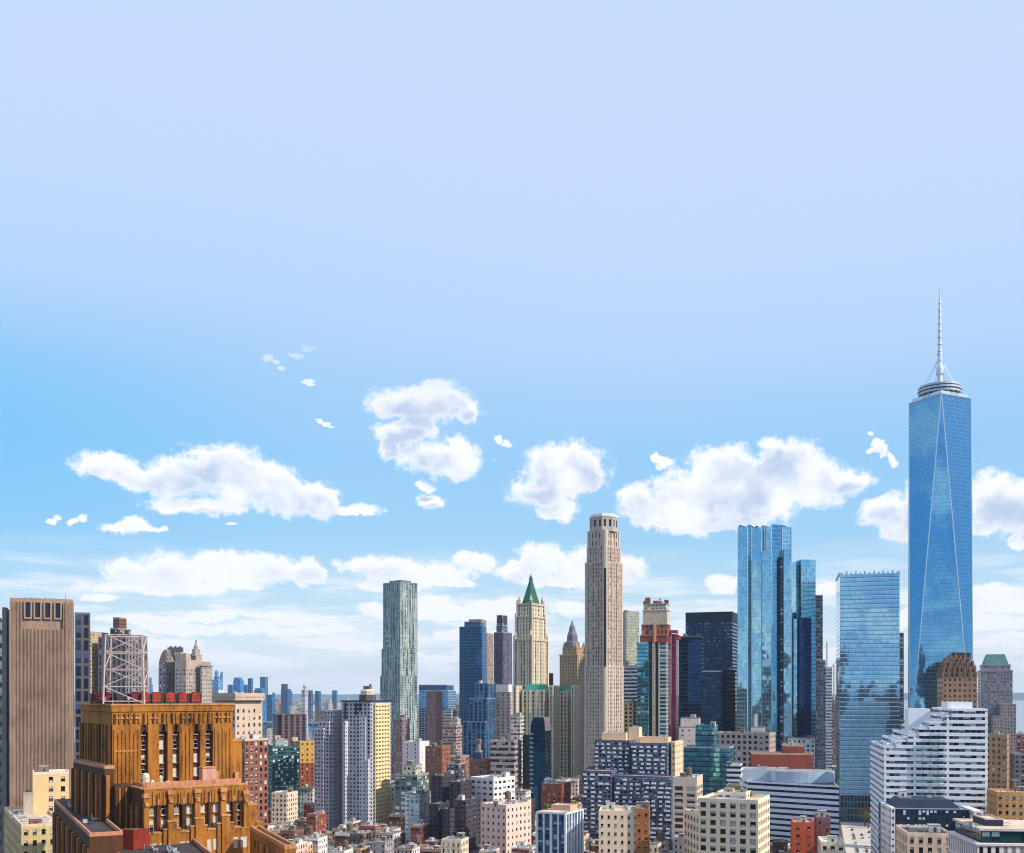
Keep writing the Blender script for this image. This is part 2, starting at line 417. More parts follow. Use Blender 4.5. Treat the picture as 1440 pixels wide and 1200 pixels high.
def tmp(m, name, mats, smooth=False):
    o = m.build(name, mats, None, smooth); me = o.data; bpy.data.objects.remove(o); return me
def mk_ac():
    m = MB(); m.box((0, 0, .25), 2, 1.4, 1.3, 0, 0); m.tube((-.45, 0, 1.55), (-.45, 0, 1.7), .45, .45, 10, 1); m.tube((.45, 0, 1.55), (.45, 0, 1.7), .45, .45, 10, 1)
    for x in (-.8, .8): m.box((x, 0, 0), .15, 1.2, .25, 0, 1)
    return tmp(m, 'air_conditioner', [plain((186, 190, 194), .5, .3), plain((60, 62, 66), .6)])
def mk_tank():
    m = MB(); m.lathe((0, 0, 2.2), [(1.55, 0), (1.6, 2.6), (1.5, 3.4)], 14, 0)
    m.lathe((0, 0, 5.6), [(1.75, 0), (1.7, .12), (.02, 1.1)], 14, 1)
    for k in range(4):
        x, y = 1.05 * (1 if k % 2 else -1), 1.05 * (1 if k > 1 else -1); m.tube((x, y, 0), (x, y, 2.2), .12, .12, 6, 2)
        m.tube((x, y, .2), (-x, y, 2.1), .06, .06, 5, 2)
    m.box((0, 0, 2.05), 2.9, 2.9, .16, 0, 2)
    return tmp(m, 'water_tank', [wall((112, 88, 66)), plain((96, 92, 90), .7), plain((66, 58, 54), .6)])
def mk_bulk(col):
    m = MB(); m.box((0, 0, 0), 1, 1, 1, 0, 0, 1); m.box((0, -.51, 0), .25, .03, .7, 0, 2); m.box((0, 0, 1), 1.08, 1.08, .06, 0, 1)
    return tmp(m, 'stair_bulkhead', [wall(col), roofm((170, 168, 164)), plain((74, 60, 52))])
def mk_pipe():
    m = MB(); m.tube((0, 0, 0), (0, 0, 1.5), .16, .16, 8, 0); m.lathe((0, 0, 1.5), [(.3, 0), (.3, .3), (.1, .45)], 8, 0)
    return tmp(m, 'vent_pipe', [plain((176, 176, 178), .4, .6)])
def mk_sky():
    m = MB(); m.box((0, 0, 0), 2.4, 1.4, .4, 0, 1); m.poly([(-1.2, -.7, .4), (1.2, -.7, .4), (1.2, 0, .95), (-1.2, 0, .95)], 0); m.poly([(1.2, .7, .4), (-1.2, .7, .4), (-1.2, 0, .95), (1.2, 0, .95)], 0)
    m.poly([(1.2, -.7, .4), (1.2, .7, .4), (1.2, 0, .95)], 1); m.poly([(-1.2, .7, .4), (-1.2, -.7, .4), (-1.2, 0, .95)], 1)
    return tmp(m, 'skylight', [glassm((120, 146, 166)), plain((150, 150, 150))])
def mk_duct():
    m = MB(); m.box((0, 0, .3), 5, .8, .7, 0, 0); m.box((2.1, .9, .3), .8, 1.2, .7, 0, 0); m.tube((-2, 0, 1), (-2, 0, 2.0), .35, .35, 8, 0); m.box((-2, -.1, 0), .3, .6, .3, 0, 0); m.box((1.6, -.1, 0), .3, .6, .3, 0, 0)
    return tmp(m, 'duct', [plain((196, 198, 202), .35, .6)])
ACM, TANKM, PIPEM, SKYM, DUCTM = mk_ac(), mk_tank(), mk_pipe(), mk_sky(), mk_duct()
BULKS = [mk_bulk(c) for c in ((188, 172, 152), (150, 96, 76), (206, 204, 198), (120, 112, 106))]
def inside(p, q):
    n = len(q); c = False
    for i in range(n):
        a, b = q[i], q[(i + 1) % n]
        if (a[1] > p[1]) != (b[1] > p[1]) and p[0] < (b[0] - a[0]) * (p[1] - a[1]) / (b[1] - a[1]) + a[0]: c = not c
    return c
def clutter(root, fp, z, rnd, n=6, tank=.5, rot=0, big=1.0, bulk=True):
    """roof equipment set down inside a footprint, nothing on top of anything else"""
    q = inset(fp, 1.6 * big); xs = [p[0] for p in q]; ys = [p[1] for p in q]; used = []
    rot = math.atan2(fp[1][1] - fp[0][1], fp[1][0] - fp[0][0])
    def spot(r):
        for _ in range(25):
            p = (rnd.uniform(min(xs), max(xs)), rnd.uniform(min(ys), max(ys)))
            if inside(p, q) and all(math.hypot(p[0] - a, p[1] - b) > r + c for a, b, c in used): used.append((*p, r)); return p
    if bulk:
        s = (rnd.uniform(3, 5) * big, rnd.uniform(3.5, 6) * big, rnd.uniform(2.6, 4) * big); p = spot(max(s[:2]) * .6)
        if p: inst(rnd.choice(BULKS), 'stair_bulkhead', root, (*p, z), rot, s)
    if rnd.random() < tank:
        p = spot(1.8)
        if p: k = rnd.uniform(.9, 1.25); inst(TANKM, 'water_tank', root, (*p, z), rot, (k, k, k))
    for _ in range(n):
        me, nm, r = rnd.choice([(ACM, 'air_conditioner', 1.3), (ACM, 'air_conditioner', 1.3), (PIPEM, 'vent_pipe', .4), (SKYM, 'skylight', 1.5), (DUCTM, 'duct', 2.2)])
        k = rnd.uniform(.8, 1.4) * big; p = spot(r * k)
        if p: inst(me, nm, root, (*p, z), rot + rnd.choice((0, math.pi / 2)), (k, k, k))

# ---------------------------------------------------------------- walls with real openings
def grid_wall(m, a, b, z0, z1, bay, fh, ww, wh, dep=.35, cy=.5, mw=0, skip=None, nb=None, nf=None, mrev=None):
    """wall a->b pierced by a grid of openings; returns (centre, normal angle, width, height) of each"""
    L = math.hypot(b[0] - a[0], b[1] - a[1]); nb = nb or max(1, round(L / bay)); nf = nf or max(1, round((z1 - z0) / fh))
    ex, ey = (b[0] - a[0]) / L, (b[1] - a[1]) / L; nx, ny = ey, -ex
    B, Fh = L / nb, (z1 - z0) / nf; w, h = B * ww, Fh * wh; mrev = mw if mrev is None else mrev
    P = lambda u, d=0: (a[0] + ex * u - nx * d, a[1] + ey * u - ny * d)
    out = []; ang = math.atan2(nx, -ny)
    for i in range(nb):
        c = (i + .5) * B; l, r = c - w / 2, c + w / 2
        m.wallq(P(i * B), P(l), z0, z1, mw); m.wallq(P(r), P((i + 1) * B), z0, z1, mw)
        zp = z0
        for j in range(nf):
            if skip and skip(i, j, nb, nf): continue
            zc = z0 + (j + cy) * Fh; b0, t0 = zc - h / 2, zc + h / 2
            m.wallq(P(l), P(r), zp, b0, mw); zp = t0
            A, Bp, A2, B2 = P(l), P(r), P(l, dep), P(r, dep)
            m.poly([(*A, b0), (*Bp, b0), (*B2, b0), (*A2, b0)], mrev); m.poly([(*A2, t0), (*B2, t0), (*Bp, t0), (*A, t0)], mrev)
            m.poly([(*A, b0), (*A2, b0), (*A2, t0), (*A, t0)], mrev); m.poly([(*B2, b0), (*Bp, b0), (*Bp, t0), (*B2, t0)], mrev)
            q = P(c, dep - .05); out.append(((q[0], q[1], zc), ang, w, h))
        m.wallq(P(l), P(r), zp, z1, mw)
    return out
def put_windows(root, wins, rnd, fr=(70, 70, 74), kinds=(0, 0, 1, 1, 2, 3), minpx=2.6):
    """the hundred windows that show largest are parts of their own, the rest one mesh"""
    mes = windows_for(fr); seen, rest = [], []
    for w in wins:
        px, py = proj(w[0]); s = F / w[0][1] * math.sqrt(w[2] * w[3])
        (seen if -5 < px < 1445 and py < 1205 and s > minpx else rest).append((s, w))
    seen.sort(key=lambda e: -e[0]); rest += seen[100:]; seen = seen[:100]
    for s, (c, ang, w, h) in seen: inst(mes[5 if rnd.random() < .09 else rnd.choice(kinds)], 'window', root, c, ang, (w, 1, h))
    if rest:
        m = MB()
        for s, (c, ang, w, h) in rest:
            ex, ey = math.cos(ang) * w / 2, math.sin(ang) * w / 2
            m.poly([(c[0] - ex, c[1] - ey, c[2] - h / 2), (c[0] + ex, c[1] + ey, c[2] - h / 2), (c[0] + ex, c[1] + ey, c[2] + h / 2), (c[0] - ex, c[1] - ey, c[2] + h / 2)], rnd.choice(kinds))
        o = m.build('window_glazing', GLS, root); o['kind'] = 'stuff'
def band_wall(m, a, b, z0, nf, fh, wh, proud=.45, mw=0):
    """spandrel bands standing proud of the glazing line"""
    L = math.hypot(b[0] - a[0], b[1] - a[1]); ex, ey = (b[0] - a[0]) / L, (b[1] - a[1]) / L; nx, ny = ey * proud, -ex * proud
    ax, bx = (a[0] + nx, a[1] + ny), (b[0] + nx, b[1] + ny)
    for j in range(nf):
        lo, hi = z0 + j * fh, z0 + j * fh + fh * (1 - wh)
        m.wallq(ax, bx, lo, hi, mw)
        m.poly([(*ax, hi), (*bx, hi), (*b, hi), (*a, hi)], mw); m.poly([(*a, lo), (*b, lo), (*bx, lo), (*ax, lo)], mw)
        m.poly([(*a, lo), (*ax, lo), (*ax, hi), (*a, hi)], mw); m.poly([(*bx, lo), (*b, lo), (*b, hi), (*bx, hi)], mw)

FOOTS = []                                                # footprints already built on
ROOFS = dict(grey=roofm((150, 148, 146)), pale=roofm((214, 208, 200)), tan=roofm((205, 184, 156)), dark=roofm((84, 82, 84)), white=roofm((232, 230, 228)), pink=roofm((220, 192, 176)))
def bld(name, label, cat, xs, Y, top, style, a=GA, D=None, tiers=(), roof='grey', par=1.2, clut=4, tank=.4, base=0.0, coping=None, seed=None, fr=(70, 70, 74), group=None, big=1.0, solid=True, extra=None):
    """a block on the ground, with further tiers (xs, top[, Y, D, style]) stepping back above it; returns its root, last footprint and roof level"""
    rnd = random.Random(seed if seed is not None else hash((round(Y), round(xs[0]), 7)) & 0xffff)
    fp = foot(xs, Y, D, a); root = thing(name, label, cat, (*fp[0], base), group)
    if solid: FOOTS.append(fp)
    zb = base; lvl = [(xs, top, Y, D, style)] + [(tuple(t) + (Y, D, style)[len(t) - 2:]) if len(t) < 5 else tuple(t) for t in tiers]
    res = []
    for k, (x, tp, yy, dd, stl) in enumerate(lvl):
        f = foot(x, yy, dd, a) if k else fp
        z = topz(f, tp); p = ccw(f); n = len(p); m = MB(); m.parmat = 1
        last = k == len(lvl) - 1
        kind, wm = stl[0], stl[1]; wins = []
        cop = coping or (wall((150, 146, 142)) if kind == 'sh' else wm)
        if kind == 'sh':
            m.prism(p, zb, z, 0, 2, stl[2], stl[3], par=par, pt=.5)
            m.build('facade' if k == 0 else 'upper_facade', [wm, stl[4] if len(stl) > 4 else cop, ROOFS[roof]], root)
        elif kind == 'gr':
            for i in range(n):
                A, B = p[i], p[(i + 1) % n]
                if visible(A, B): wins += grid_wall(m, A, B, zb, z, *stl[2:6], *[e for e in stl[6:] if not isinstance(e, dict)], **next((e for e in stl[6:] if isinstance(e, dict)), {}))
                else: m.wallq(A, B, zb, z, 0)
            m.prism(p, zb, z, 0, 2, par=par, sides=False)
            m.build('wall' if k == 0 else 'upper_wall', [wm, cop, ROOFS[roof]], root)
            put_windows(root, wins, rnd, fr)
        elif kind == 'bd':
            fh, wh = stl[2], stl[3]; gl = stl[4]; nf = max(1, round((z - zb) / fh)); fh = (z - zb) / nf
            for i in range(n):
                A, B = p[i], p[(i + 1) % n]
                if visible(A, B): band_wall(m, A, B, zb, nf, fh, wh)
                else: m.wallq(A, B, zb, z, 0)
            m.prism(p, zb, z, 0, 2, par=par, sides=False)
            m.build('wall' if k == 0 else 'upper_wall', [wm, cop, ROOFS[roof]], root)
            for j in range(nf):
                g = MB(); lo = zb + j * fh + fh * (1 - wh); hi = zb + (j + 1) * fh
                for i in range(n):
                    A, B = p[i], p[(i + 1) % n]
                    if visible(A, B): g.wallq(A, B, lo, hi, 0, stl[5] if len(stl) > 5 else 2.4, 1e4)
                if zpx(1210, p[0][1]) < hi: g.build('window_band', [gl], root)
        res.append((f, zb, z)); zb = z
    if clut: clutter(root, res[-1][0], zb, rnd, clut, tank, big=big)
    return root, res[-1][0], zb

# ---------------------------------------------------------------- the setting: ground, water, streets, far hills, air
def sheet(name, pts, z, m, kind='structure'):
    mb = MB(); mb.poly([(x, y, z) for x, y in pts], 0); return struct(mb.build(name, [m]), kind)
def water_mat():
    m, t, p = mat_new('river_water')
    p.inputs['Base Color'].default_value = rgb(70, 98, 112); p.inputs['Roughness'].default_value = .16; p.inputs['Specular IOR Level'].default_value = .6
    pos = t.new('ShaderNodeNewGeometry'); b = t.n.new('ShaderNodeBump'); b.inputs['Strength'].default_value = .5; b.inputs['Distance'].default_value = 2
    t.put(b.inputs['Height'], t.noise(t.vm('MULTIPLY', pos, (1, .35, 1)), .02, 6, .6)); t.l.new(b.outputs[0], p.inputs['Normal'])
    return m
def asphalt(c=(78, 78, 80)): return roofm(c, .25)
sheet('ground', [(-11500, -2750), (11500, -2750), (11500, 22500), (-11500, 22500)], 0, asphalt((92, 92, 92)))
WM = water_mat()
sheet('river', [(-3000, 2500), (-200, 2500), (-100, 3750), (-4200, 3750)], .6, WM)
sheet('bay', [(560, 1500), (2600, 1500), (11000, 17000), (11000, 21000), (5800, 21000), (900, 2600)], .6, WM)
def hills(name, pts, m):
    mb = MB(); rnd = random.Random(5); n = len(pts)
    for (x0, y0, h0), (x1, y1, h1) in zip(pts, pts[1:]):
        k = 24
        for i in range(k):
            a, b = i / k, (i + 1) / k
            q = lambda f: (x0 + (x1 - x0) * f, y0 + (y1 - y0) * f)
            ha = h0 + (h1 - h0) * a + math.sin(a * 17 + x0) * h0 * .07; hb = h0 + (h1 - h0) * b + math.sin(b * 17 + x0) * h0 * .07
            (ax, ay), (bx, by) = q(a), q(b)
            mb.poly([(ax, ay, 0), (bx, by, 0), (bx, by + 260, hb), (ax, ay + 260, ha)], 0); mb.poly([(ax, ay + 260, ha), (bx, by + 260, hb), (bx, by + 900, 0), (ax, ay + 900, 0)], 0)
    return struct(mb.build(name, [m]))
hills('hills', [(-11000, 20500, 120), (-6000, 21200, 105), (-2000, 21500, 112), (3000, 21500, 100), (11000, 21000, 150)], wall((48, 82, 92)))  # forest colour shifted towards blue, distant haze put into it

# the avenue that runs away between the office blocks, its pavements, crossings and cars
AV = (math.sin(R(GA)), math.cos(R(GA))); AVC = (math.cos(R(GA)), -math.sin(R(GA)))
AO = ground_pt(1222, 770)
def avp(s, o): return (AO[0] + AV[0] * s + AVC[0] * o, AO[1] + AV[1] * s + AVC[1] * o)
def strip(name, s0, s1, o0, o1, z, m):
    return sheet(name, [avp(s0, o0), avp(s0, o1), avp(s1, o1), avp(s1, o0)], z, m)
strip('avenue', -260, 190, -9, 11, .02, roofm((196, 188, 178), .2))
def pavement(s0, s1, o0, o1):
    m = MB(); m.prism([avp(s0, o0), avp(s0, o1), avp(s1, o1), avp(s1, o0)], 0, .16, 0, 0); return struct(m.build('pavement', [roofm((206, 196, 184), .2)]))
pavement(-260, 190, -16, -9); pavement(-260, 190, 11, 17)
mk = MB()
for s in range(-250, 190, 9):
    for o in (-3.2, 3.4): mk.poly([(*avp(s, o), .032), (*avp(s, o + .2), .032), (*avp(s + 4, o + .2), .032), (*avp(s + 4, o), .032)], 0)
for s in (30, 42, 120):
    for k in range(9): mk.poly([(*avp(s, -8 + k * 2), .036), (*avp(s, -7 + k * 2), .036), (*avp(s + 4, -7 + k * 2), .036), (*avp(s + 4, -8 + k * 2), .036)], 0)
struct(mk.build('road_markings', [plain((232, 230, 224), .7)]))
strip('cross_street', 52, 68, -140, 120, .012, asphalt((150, 146, 142)))

def make_haze():
    m = bpy.data.materials.new('haze'); m.use_nodes = True; t = NT(m.node_tree); t.n.clear()
    o = t.n.new('ShaderNodeOutputMaterial'); v = t.n.new('ShaderNodeVolumePrincipled')
    v.inputs['Color'].default_value = rgb(206, 228, 252); v.inputs['Density'].default_value = 3.6e-5; v.inputs['Anisotropy'].default_value = -.1
    t.l.new(v.outputs[0], o.inputs['Volume'])
    b = MB(); b.box((0, 10000, -1), 23800, 25600, 571); ob = b.build('haze', [m]); ob['kind'] = 'stuff'
make_haze()

# ---------------------------------------------------------------- towers and blocks, from the left
W_ = wall
# tan windowless tower with four tall louvres under its roof
def slab_tower():
    Y = 620; a = -21
    root = thing('windowless_tower', 'tall windowless brown stone slab with four dark blue openings just under its roof', 'tower', (*ground_pt(60, Y), 0))
    fp = foot((14, 104), Y, 34, a); FOOTS.append(fp); z = topz(fp, 843); p0, p1, p2, p3 = fp
    stone = W_((158, 130, 110), .85, .3); dk = W_((112, 92, 80)); lt = W_((162, 138, 120))
    lerp = lambda f, d=0: (p0[0] + (p1[0] - p0[0]) * f + math.sin(R(-a)) * d * 1, p0[1] + (p1[1] - p0[1]) * f - math.cos(R(a)) * d)
    m = MB(); m.parmat = 0; m.prism(fp, 0, z, 0, 1, par=1)
    # shallow vertical panels
    ang = -R(a)
    for f0, f1, d in ((0, .10, 1.6), (.12, .21, .7), (.25, .36, 1.2), (.41, .50, .8), (.57, .66, 1.2), (.73, .86, .8), (.9, 1.0, 1.6)):
        c = lerp((f0 + f1) / 2, d / 2); L = math.hypot(p1[0] - p0[0], p1[1] - p0[1])
        m.box((*c, 0), (f1 - f0) * L, d, z - (17 if d < 1.5 else .2), ang, 0)
    for k in range(46):
        f = (k + .5) / 46; L = math.hypot(p1[0] - p0[0], p1[1] - p0[1]); m.box((*lerp(f, .9), 0), .42, 1.8, z - (17 if .2 < f < .85 else 1.2), ang, 0)
    for k in range(1, 15): m.box((*lerp(.5, .64), k * 10.6), L * .98, 1.2, .3, ang, 2)
    m.build('facade', [stone, ROOFS['dark'], dk], root)
    g = glassm((24, 34, 66), .2)
    for f in (.285, .44, .60, .765):
        L = math.hypot(p1[0] - p0[0], p1[1] - p0[1]); w = .075 * L
        fr = MB(); c = lerp(f, .55); fr.box((*c, z - 11.2), w + 1.6, 1.1, 1, ang, 0); fr.box((*c, z - 1.5), w + 1.6, 1.1, .8, ang, 0)
        for s in (-1, 1): cc = lerp(f + s * (w / 2 + .5) / L, .55); fr.box((*cc, z - 10.2), .8, 1.1, 8.7, ang, 0)
        fo = fr.build('louver_frame', [lt], root)
        q = MB(); q.box((*lerp(f, .15), z - 10.2), w + .2, .3, 8.7, ang, 0)
        for k in range(1, 4): q.box((*lerp(f + (k / 4 - .5) * w / L, .4), z - 10.2), .25, .3, 8.7, ang, 1)
        q.build('louver', [g, plain((40, 56, 92), .4)], fo)
    # the flanking shafts at either side
    for xs, tp, yy, mm, nm in (((-14, 3), 869, 640, facade((112, 108, 108), .5, .62, span=(52, 56, 66), pl=.1), 'side_shaft'), ((3, 13.4), 856, 632, W_((146, 136, 130)), 'side_shaft'),
                               ((105, 127), 863, 655, facade((92, 88, 92), .62, .8, (20, 28, 52), (32, 46, 82), (60, 80, 120), pl=.05, pm=.2), 'stair_shaft')):
        f = foot(xs, yy, 22, a); b = MB(); b.parmat = 1; b.prism(f, 0, topz(f, tp), 0, 1, 5, 8, par=.8); b.build(nm, [mm, W_((120, 112, 108))], root)
    r = random.Random(3); pr = MB()
    for k in range(16):
        c = lerp(.2 + k * .035, -3); pr.tube((*c, z), (*c, z + r.uniform(.8, 2.2)), .25, .25, 6)
    c = lerp(.88, -3); pr.tube((*c, z), (*c, z + 5), .15, .1, 6); pr.build('roof_railing', [plain((90, 90, 92))], root)['kind'] = 'stuff'
slab_tower()
bld('apartment_slab', 'narrow tan apartment slab squeezed between the windowless tower and the dark water-tank tower', 'apartment block', (126, 133), 900, 890, ('sh', facade((184, 160, 128), .4, .4), 3, 3.2), clut=0)
bld('apartment_slab', 'narrow pale green apartment slab just left of the gridded grey tower', 'apartment block', (130, 141), 960, 912, ('sh', facade((132, 150, 128), .4, .4), 3, 3.2), clut=0)
bld('office_tower', 'grey stone tower with a two step dark crown behind the steel lattice mast', 'tower', (138, 207.5), 900, 897, ('sh', facade((128, 120, 120), .46, .62, (24, 28, 38), (44, 48, 60), (150, 140, 136), pl=.08, span=(92, 84, 84)), 4.2, 4.6, W_((132, 122, 118))), a=16, D=30,
    tiers=[((155, 184), 885, 906, 18, ('sh', facade((70, 62, 62), .5, .6), 3, 3.4)), ((159, 178), 870, 910, 10, ('sh', facade((122, 74, 58), 1, .3, (70, 56, 52), (70, 56, 52), (80, 62, 60)), 3, 3.4))], clut=0, roof='dark')
def municipal():
    Y = 1120; root = thing('municipal_building', 'grey stone building with a curved left shoulder and a statue topped turret', 'public building', (*ground_pt(258, Y), 0))
    st = facade((168, 154, 142), .36, .42, pl=.05); FOOTS.append(foot((222, 296), Y, 40))
    f = foot((246, 284), Y, 30); z = topz(f, 921); m = MB(); m.parmat = 1; m.prism(f, 0, z - 14, 0, 2, 4, 4.2); m.prism(f, z - 14, z, 1, 2, par=1.5); m.build('facade', [st, W_((176, 158, 142)), ROOFS['grey']], root)
    f = foot((223, 254), Y + 8, 26); z2 = topz(f, 940); m = MB(); m.parmat = 1; m.prism(f, 0, z2, 0, 2, 4, 4.2); m.build('left_wing', [facade((128, 122, 124), .4, .5), W_((140, 130, 126)), ROOFS['grey']], root)
    # the quarter round shoulder
    p0, p1, p2, p3 = f; m = MB(); n = 8; prev = None
    for k in range(n + 1):
        t = k / n * math.pi / 2; u = 1 - math.cos(t); h = z2 + math.sin(t) * 20; u *= 1.0
        A = (p0[0] + (p1[0] - p0[0]) * u, p0[1] + (p1[1] - p0[1]) * u, h); B = (p3[0] + (p2[0] - p3[0]) * u, p3[1] + (p2[1] - p3[1]) * u, h)
        if prev: m.poly([prev[0], A, B, prev[1]], 0); m.poly([prev[0], (p1[0], p1[1], prev[0][2]), (p1[0], p1[1], h), A], 0, [(0, k), (4, k), (4, k + 1), (0, k + 1)])
        prev = (A, B)
    m.poly([prev[0], (*p1, prev[0][2]), (*p2, prev[0][2]), prev[1]], 0); m.wallq(p1, p2, z2, z2 + 20, 0, 4, 4.2); m.build('curved_shoulder', [facade((138, 128, 122), .3, .5, sub=1)], root)
    f = foot((284, 296), Y + 10, 20); z3 = topz(f, 937); m = MB(); m.prism(f, 0, z3, 0, 1, 3.5, 4.2); m.prism(inset(f, -1.2), z3, z3 + 1.2, 1, 1); m.prism(inset(f, 1), z3 + 1.2, z3 + 5, 1, 1); m.build('right_wing', [st, W_((150, 138, 130))], root)
    f = foot((270, 281), Y + 4, 9); m = MB(); m.prism(f, z - 1, topz(f, 913), 0, 0); c = Vector(((f[0][0] + f[2][0]) / 2, (f[0][1] + f[2][1]) / 2)); zt = topz(f, 913)
    m.lathe((c.x, c.y, zt), [(2.2, 0), (2.2, 2.5), (2.8, 2.6), (1.4, 4), (1.4, 5.5), (.9, 6)], 10, 0); m.build('turret', [W_((160, 146, 134))], root)
    m = MB(); m.lathe((c.x, c.y, zt + 6), [(.5, 0), (.6, 1.2), (.8, 2.6), (.45, 3.4), (.5, 3.9), (.05, 4.4)], 8, 0); m.tube((c.x + .5, c.y, zt + 8.6), (c.x + 1.3, c.y, zt + 10.4), .2, .1, 6); m.build('statue', [plain((62, 72, 66))], root)
    g = foot((246, 284), Y, 30); clutter(root, g, z, random.Random(4), 3, 0, bulk=False)
    m = MB()
    for k in range(7):
        q = ground_pt(237 + k * 3.2, Y + 14); m.box((*q, z2 + 17), 1.9, 1.9, 5.5 + (k % 2) * 1.2, 0, 0)
    m.build('battlement', [W_((96, 92, 94))], root)
municipal()

# far side of the river; most tints hold haze blue besides blue glass
def far_tower(label, tiers, Y, tint, a=16, dome=False, shape='sh'):
    root = thing('distant_tower', label, 'tower', (*ground_pt((tiers[0][0] + tiers[0][1]) / 2, Y), 0)); zb = 0
    for k, (l, r, tp) in enumerate(tiers):
        f = foot((l, r), Y, max(14, (r - l) / F * Y * .7), a); z = topz(f, tp); m = MB()
        if dome and k == len(tiers) - 1:
            c = ((f[0][0] + f[2][0]) / 2, (f[0][1] + f[2][1]) / 2); w = (r - l) / F * Y / 2; hh = z - zb
            m.lathe((*c, zb), [(w * .7, 0), (w * .7, hh * .35), (w, hh * .4), (w, hh * .6), (w * .6, hh * .85), (w * .1, hh)], 10); m.build('cupola', [W_(tint)], root)
        else:
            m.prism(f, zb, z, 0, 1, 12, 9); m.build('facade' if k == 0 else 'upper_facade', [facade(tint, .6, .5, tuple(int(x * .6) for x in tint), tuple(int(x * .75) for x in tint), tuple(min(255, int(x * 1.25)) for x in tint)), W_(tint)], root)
        zb = z
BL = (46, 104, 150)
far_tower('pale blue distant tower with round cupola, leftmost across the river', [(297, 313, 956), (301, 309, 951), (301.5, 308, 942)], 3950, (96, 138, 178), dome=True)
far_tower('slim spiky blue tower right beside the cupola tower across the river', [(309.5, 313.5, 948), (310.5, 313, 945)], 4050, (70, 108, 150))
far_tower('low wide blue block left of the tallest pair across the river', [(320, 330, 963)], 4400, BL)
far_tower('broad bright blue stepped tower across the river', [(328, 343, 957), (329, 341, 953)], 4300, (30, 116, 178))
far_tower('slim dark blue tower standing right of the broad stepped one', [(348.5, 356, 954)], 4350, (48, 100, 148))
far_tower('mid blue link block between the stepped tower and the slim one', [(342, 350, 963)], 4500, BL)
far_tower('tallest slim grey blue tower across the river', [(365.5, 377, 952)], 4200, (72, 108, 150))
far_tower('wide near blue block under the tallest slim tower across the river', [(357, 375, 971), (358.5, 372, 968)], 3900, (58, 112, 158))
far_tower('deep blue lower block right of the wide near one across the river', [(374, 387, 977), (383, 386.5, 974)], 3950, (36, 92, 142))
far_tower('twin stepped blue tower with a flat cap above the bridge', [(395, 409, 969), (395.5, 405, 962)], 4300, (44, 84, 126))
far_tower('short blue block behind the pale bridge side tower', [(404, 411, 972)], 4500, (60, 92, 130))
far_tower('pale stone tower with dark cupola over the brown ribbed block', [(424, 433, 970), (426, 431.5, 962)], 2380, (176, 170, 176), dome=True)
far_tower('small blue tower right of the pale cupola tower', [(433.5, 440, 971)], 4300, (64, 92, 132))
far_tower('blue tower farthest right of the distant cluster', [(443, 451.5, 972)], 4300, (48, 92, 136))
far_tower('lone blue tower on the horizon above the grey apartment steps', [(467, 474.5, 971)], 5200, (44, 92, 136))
far_tower('small blue spire tower on the skyline right of the gridded grey tower', [(208, 215, 963), (209.5, 213.5, 953)], 3800, (84, 118, 156))
def far_city():
    rnd = random.Random(11); m = MB()
    for k in range(1500):
        Y = rnd.uniform(3800, 11000) if k < 1100 else rnd.uniform(1500, 2480); px = rnd.uniform(200, 730) if k < 1250 else rnd.uniform(1140, 1330)
        if k >= 1250: Y = rnd.uniform(1400, 2600)
        x = (px - CX) / F * Y; w, d, h = rnd.uniform(15, 60), rnd.uniform(15, 60), rnd.uniform(8, 26) * (3.0 if rnd.random() < .15 else 1)
        m.box((x, Y, 0), w, d, h, -R(16) if rnd.random() < .6 else R(20), rnd.choice((0, 0, 1, 2, 3)), 4 if rnd.random() < .6 else 1, 5, 4)
    o = m.build('distant_rooftops', [facade((150, 112, 100), .5, .5), facade((178, 170, 164), .5, .5), facade((118, 90, 84), .5, .5), facade((196, 188, 180), .5, .5), ROOFS['grey']]); o['kind'] = 'stuff'
    t = MB(); rnd = random.Random(2)
    for k in range(900):
        Y = rnd.uniform(3900, 12000); x = (rnd.uniform(280, 760) - CX) / F * Y; h = rnd.uniform(9, 18); r = rnd.uniform(15, 60)
        t.lathe((x, Y, 0), [(r, 0), (r * 1.05, h * .5), (r * .6, h * .85), (.1, h)], 7, 0)
    o = t.build('distant_woods', [W_((62, 84, 58))]); o['kind'] = 'stuff'
far_city()
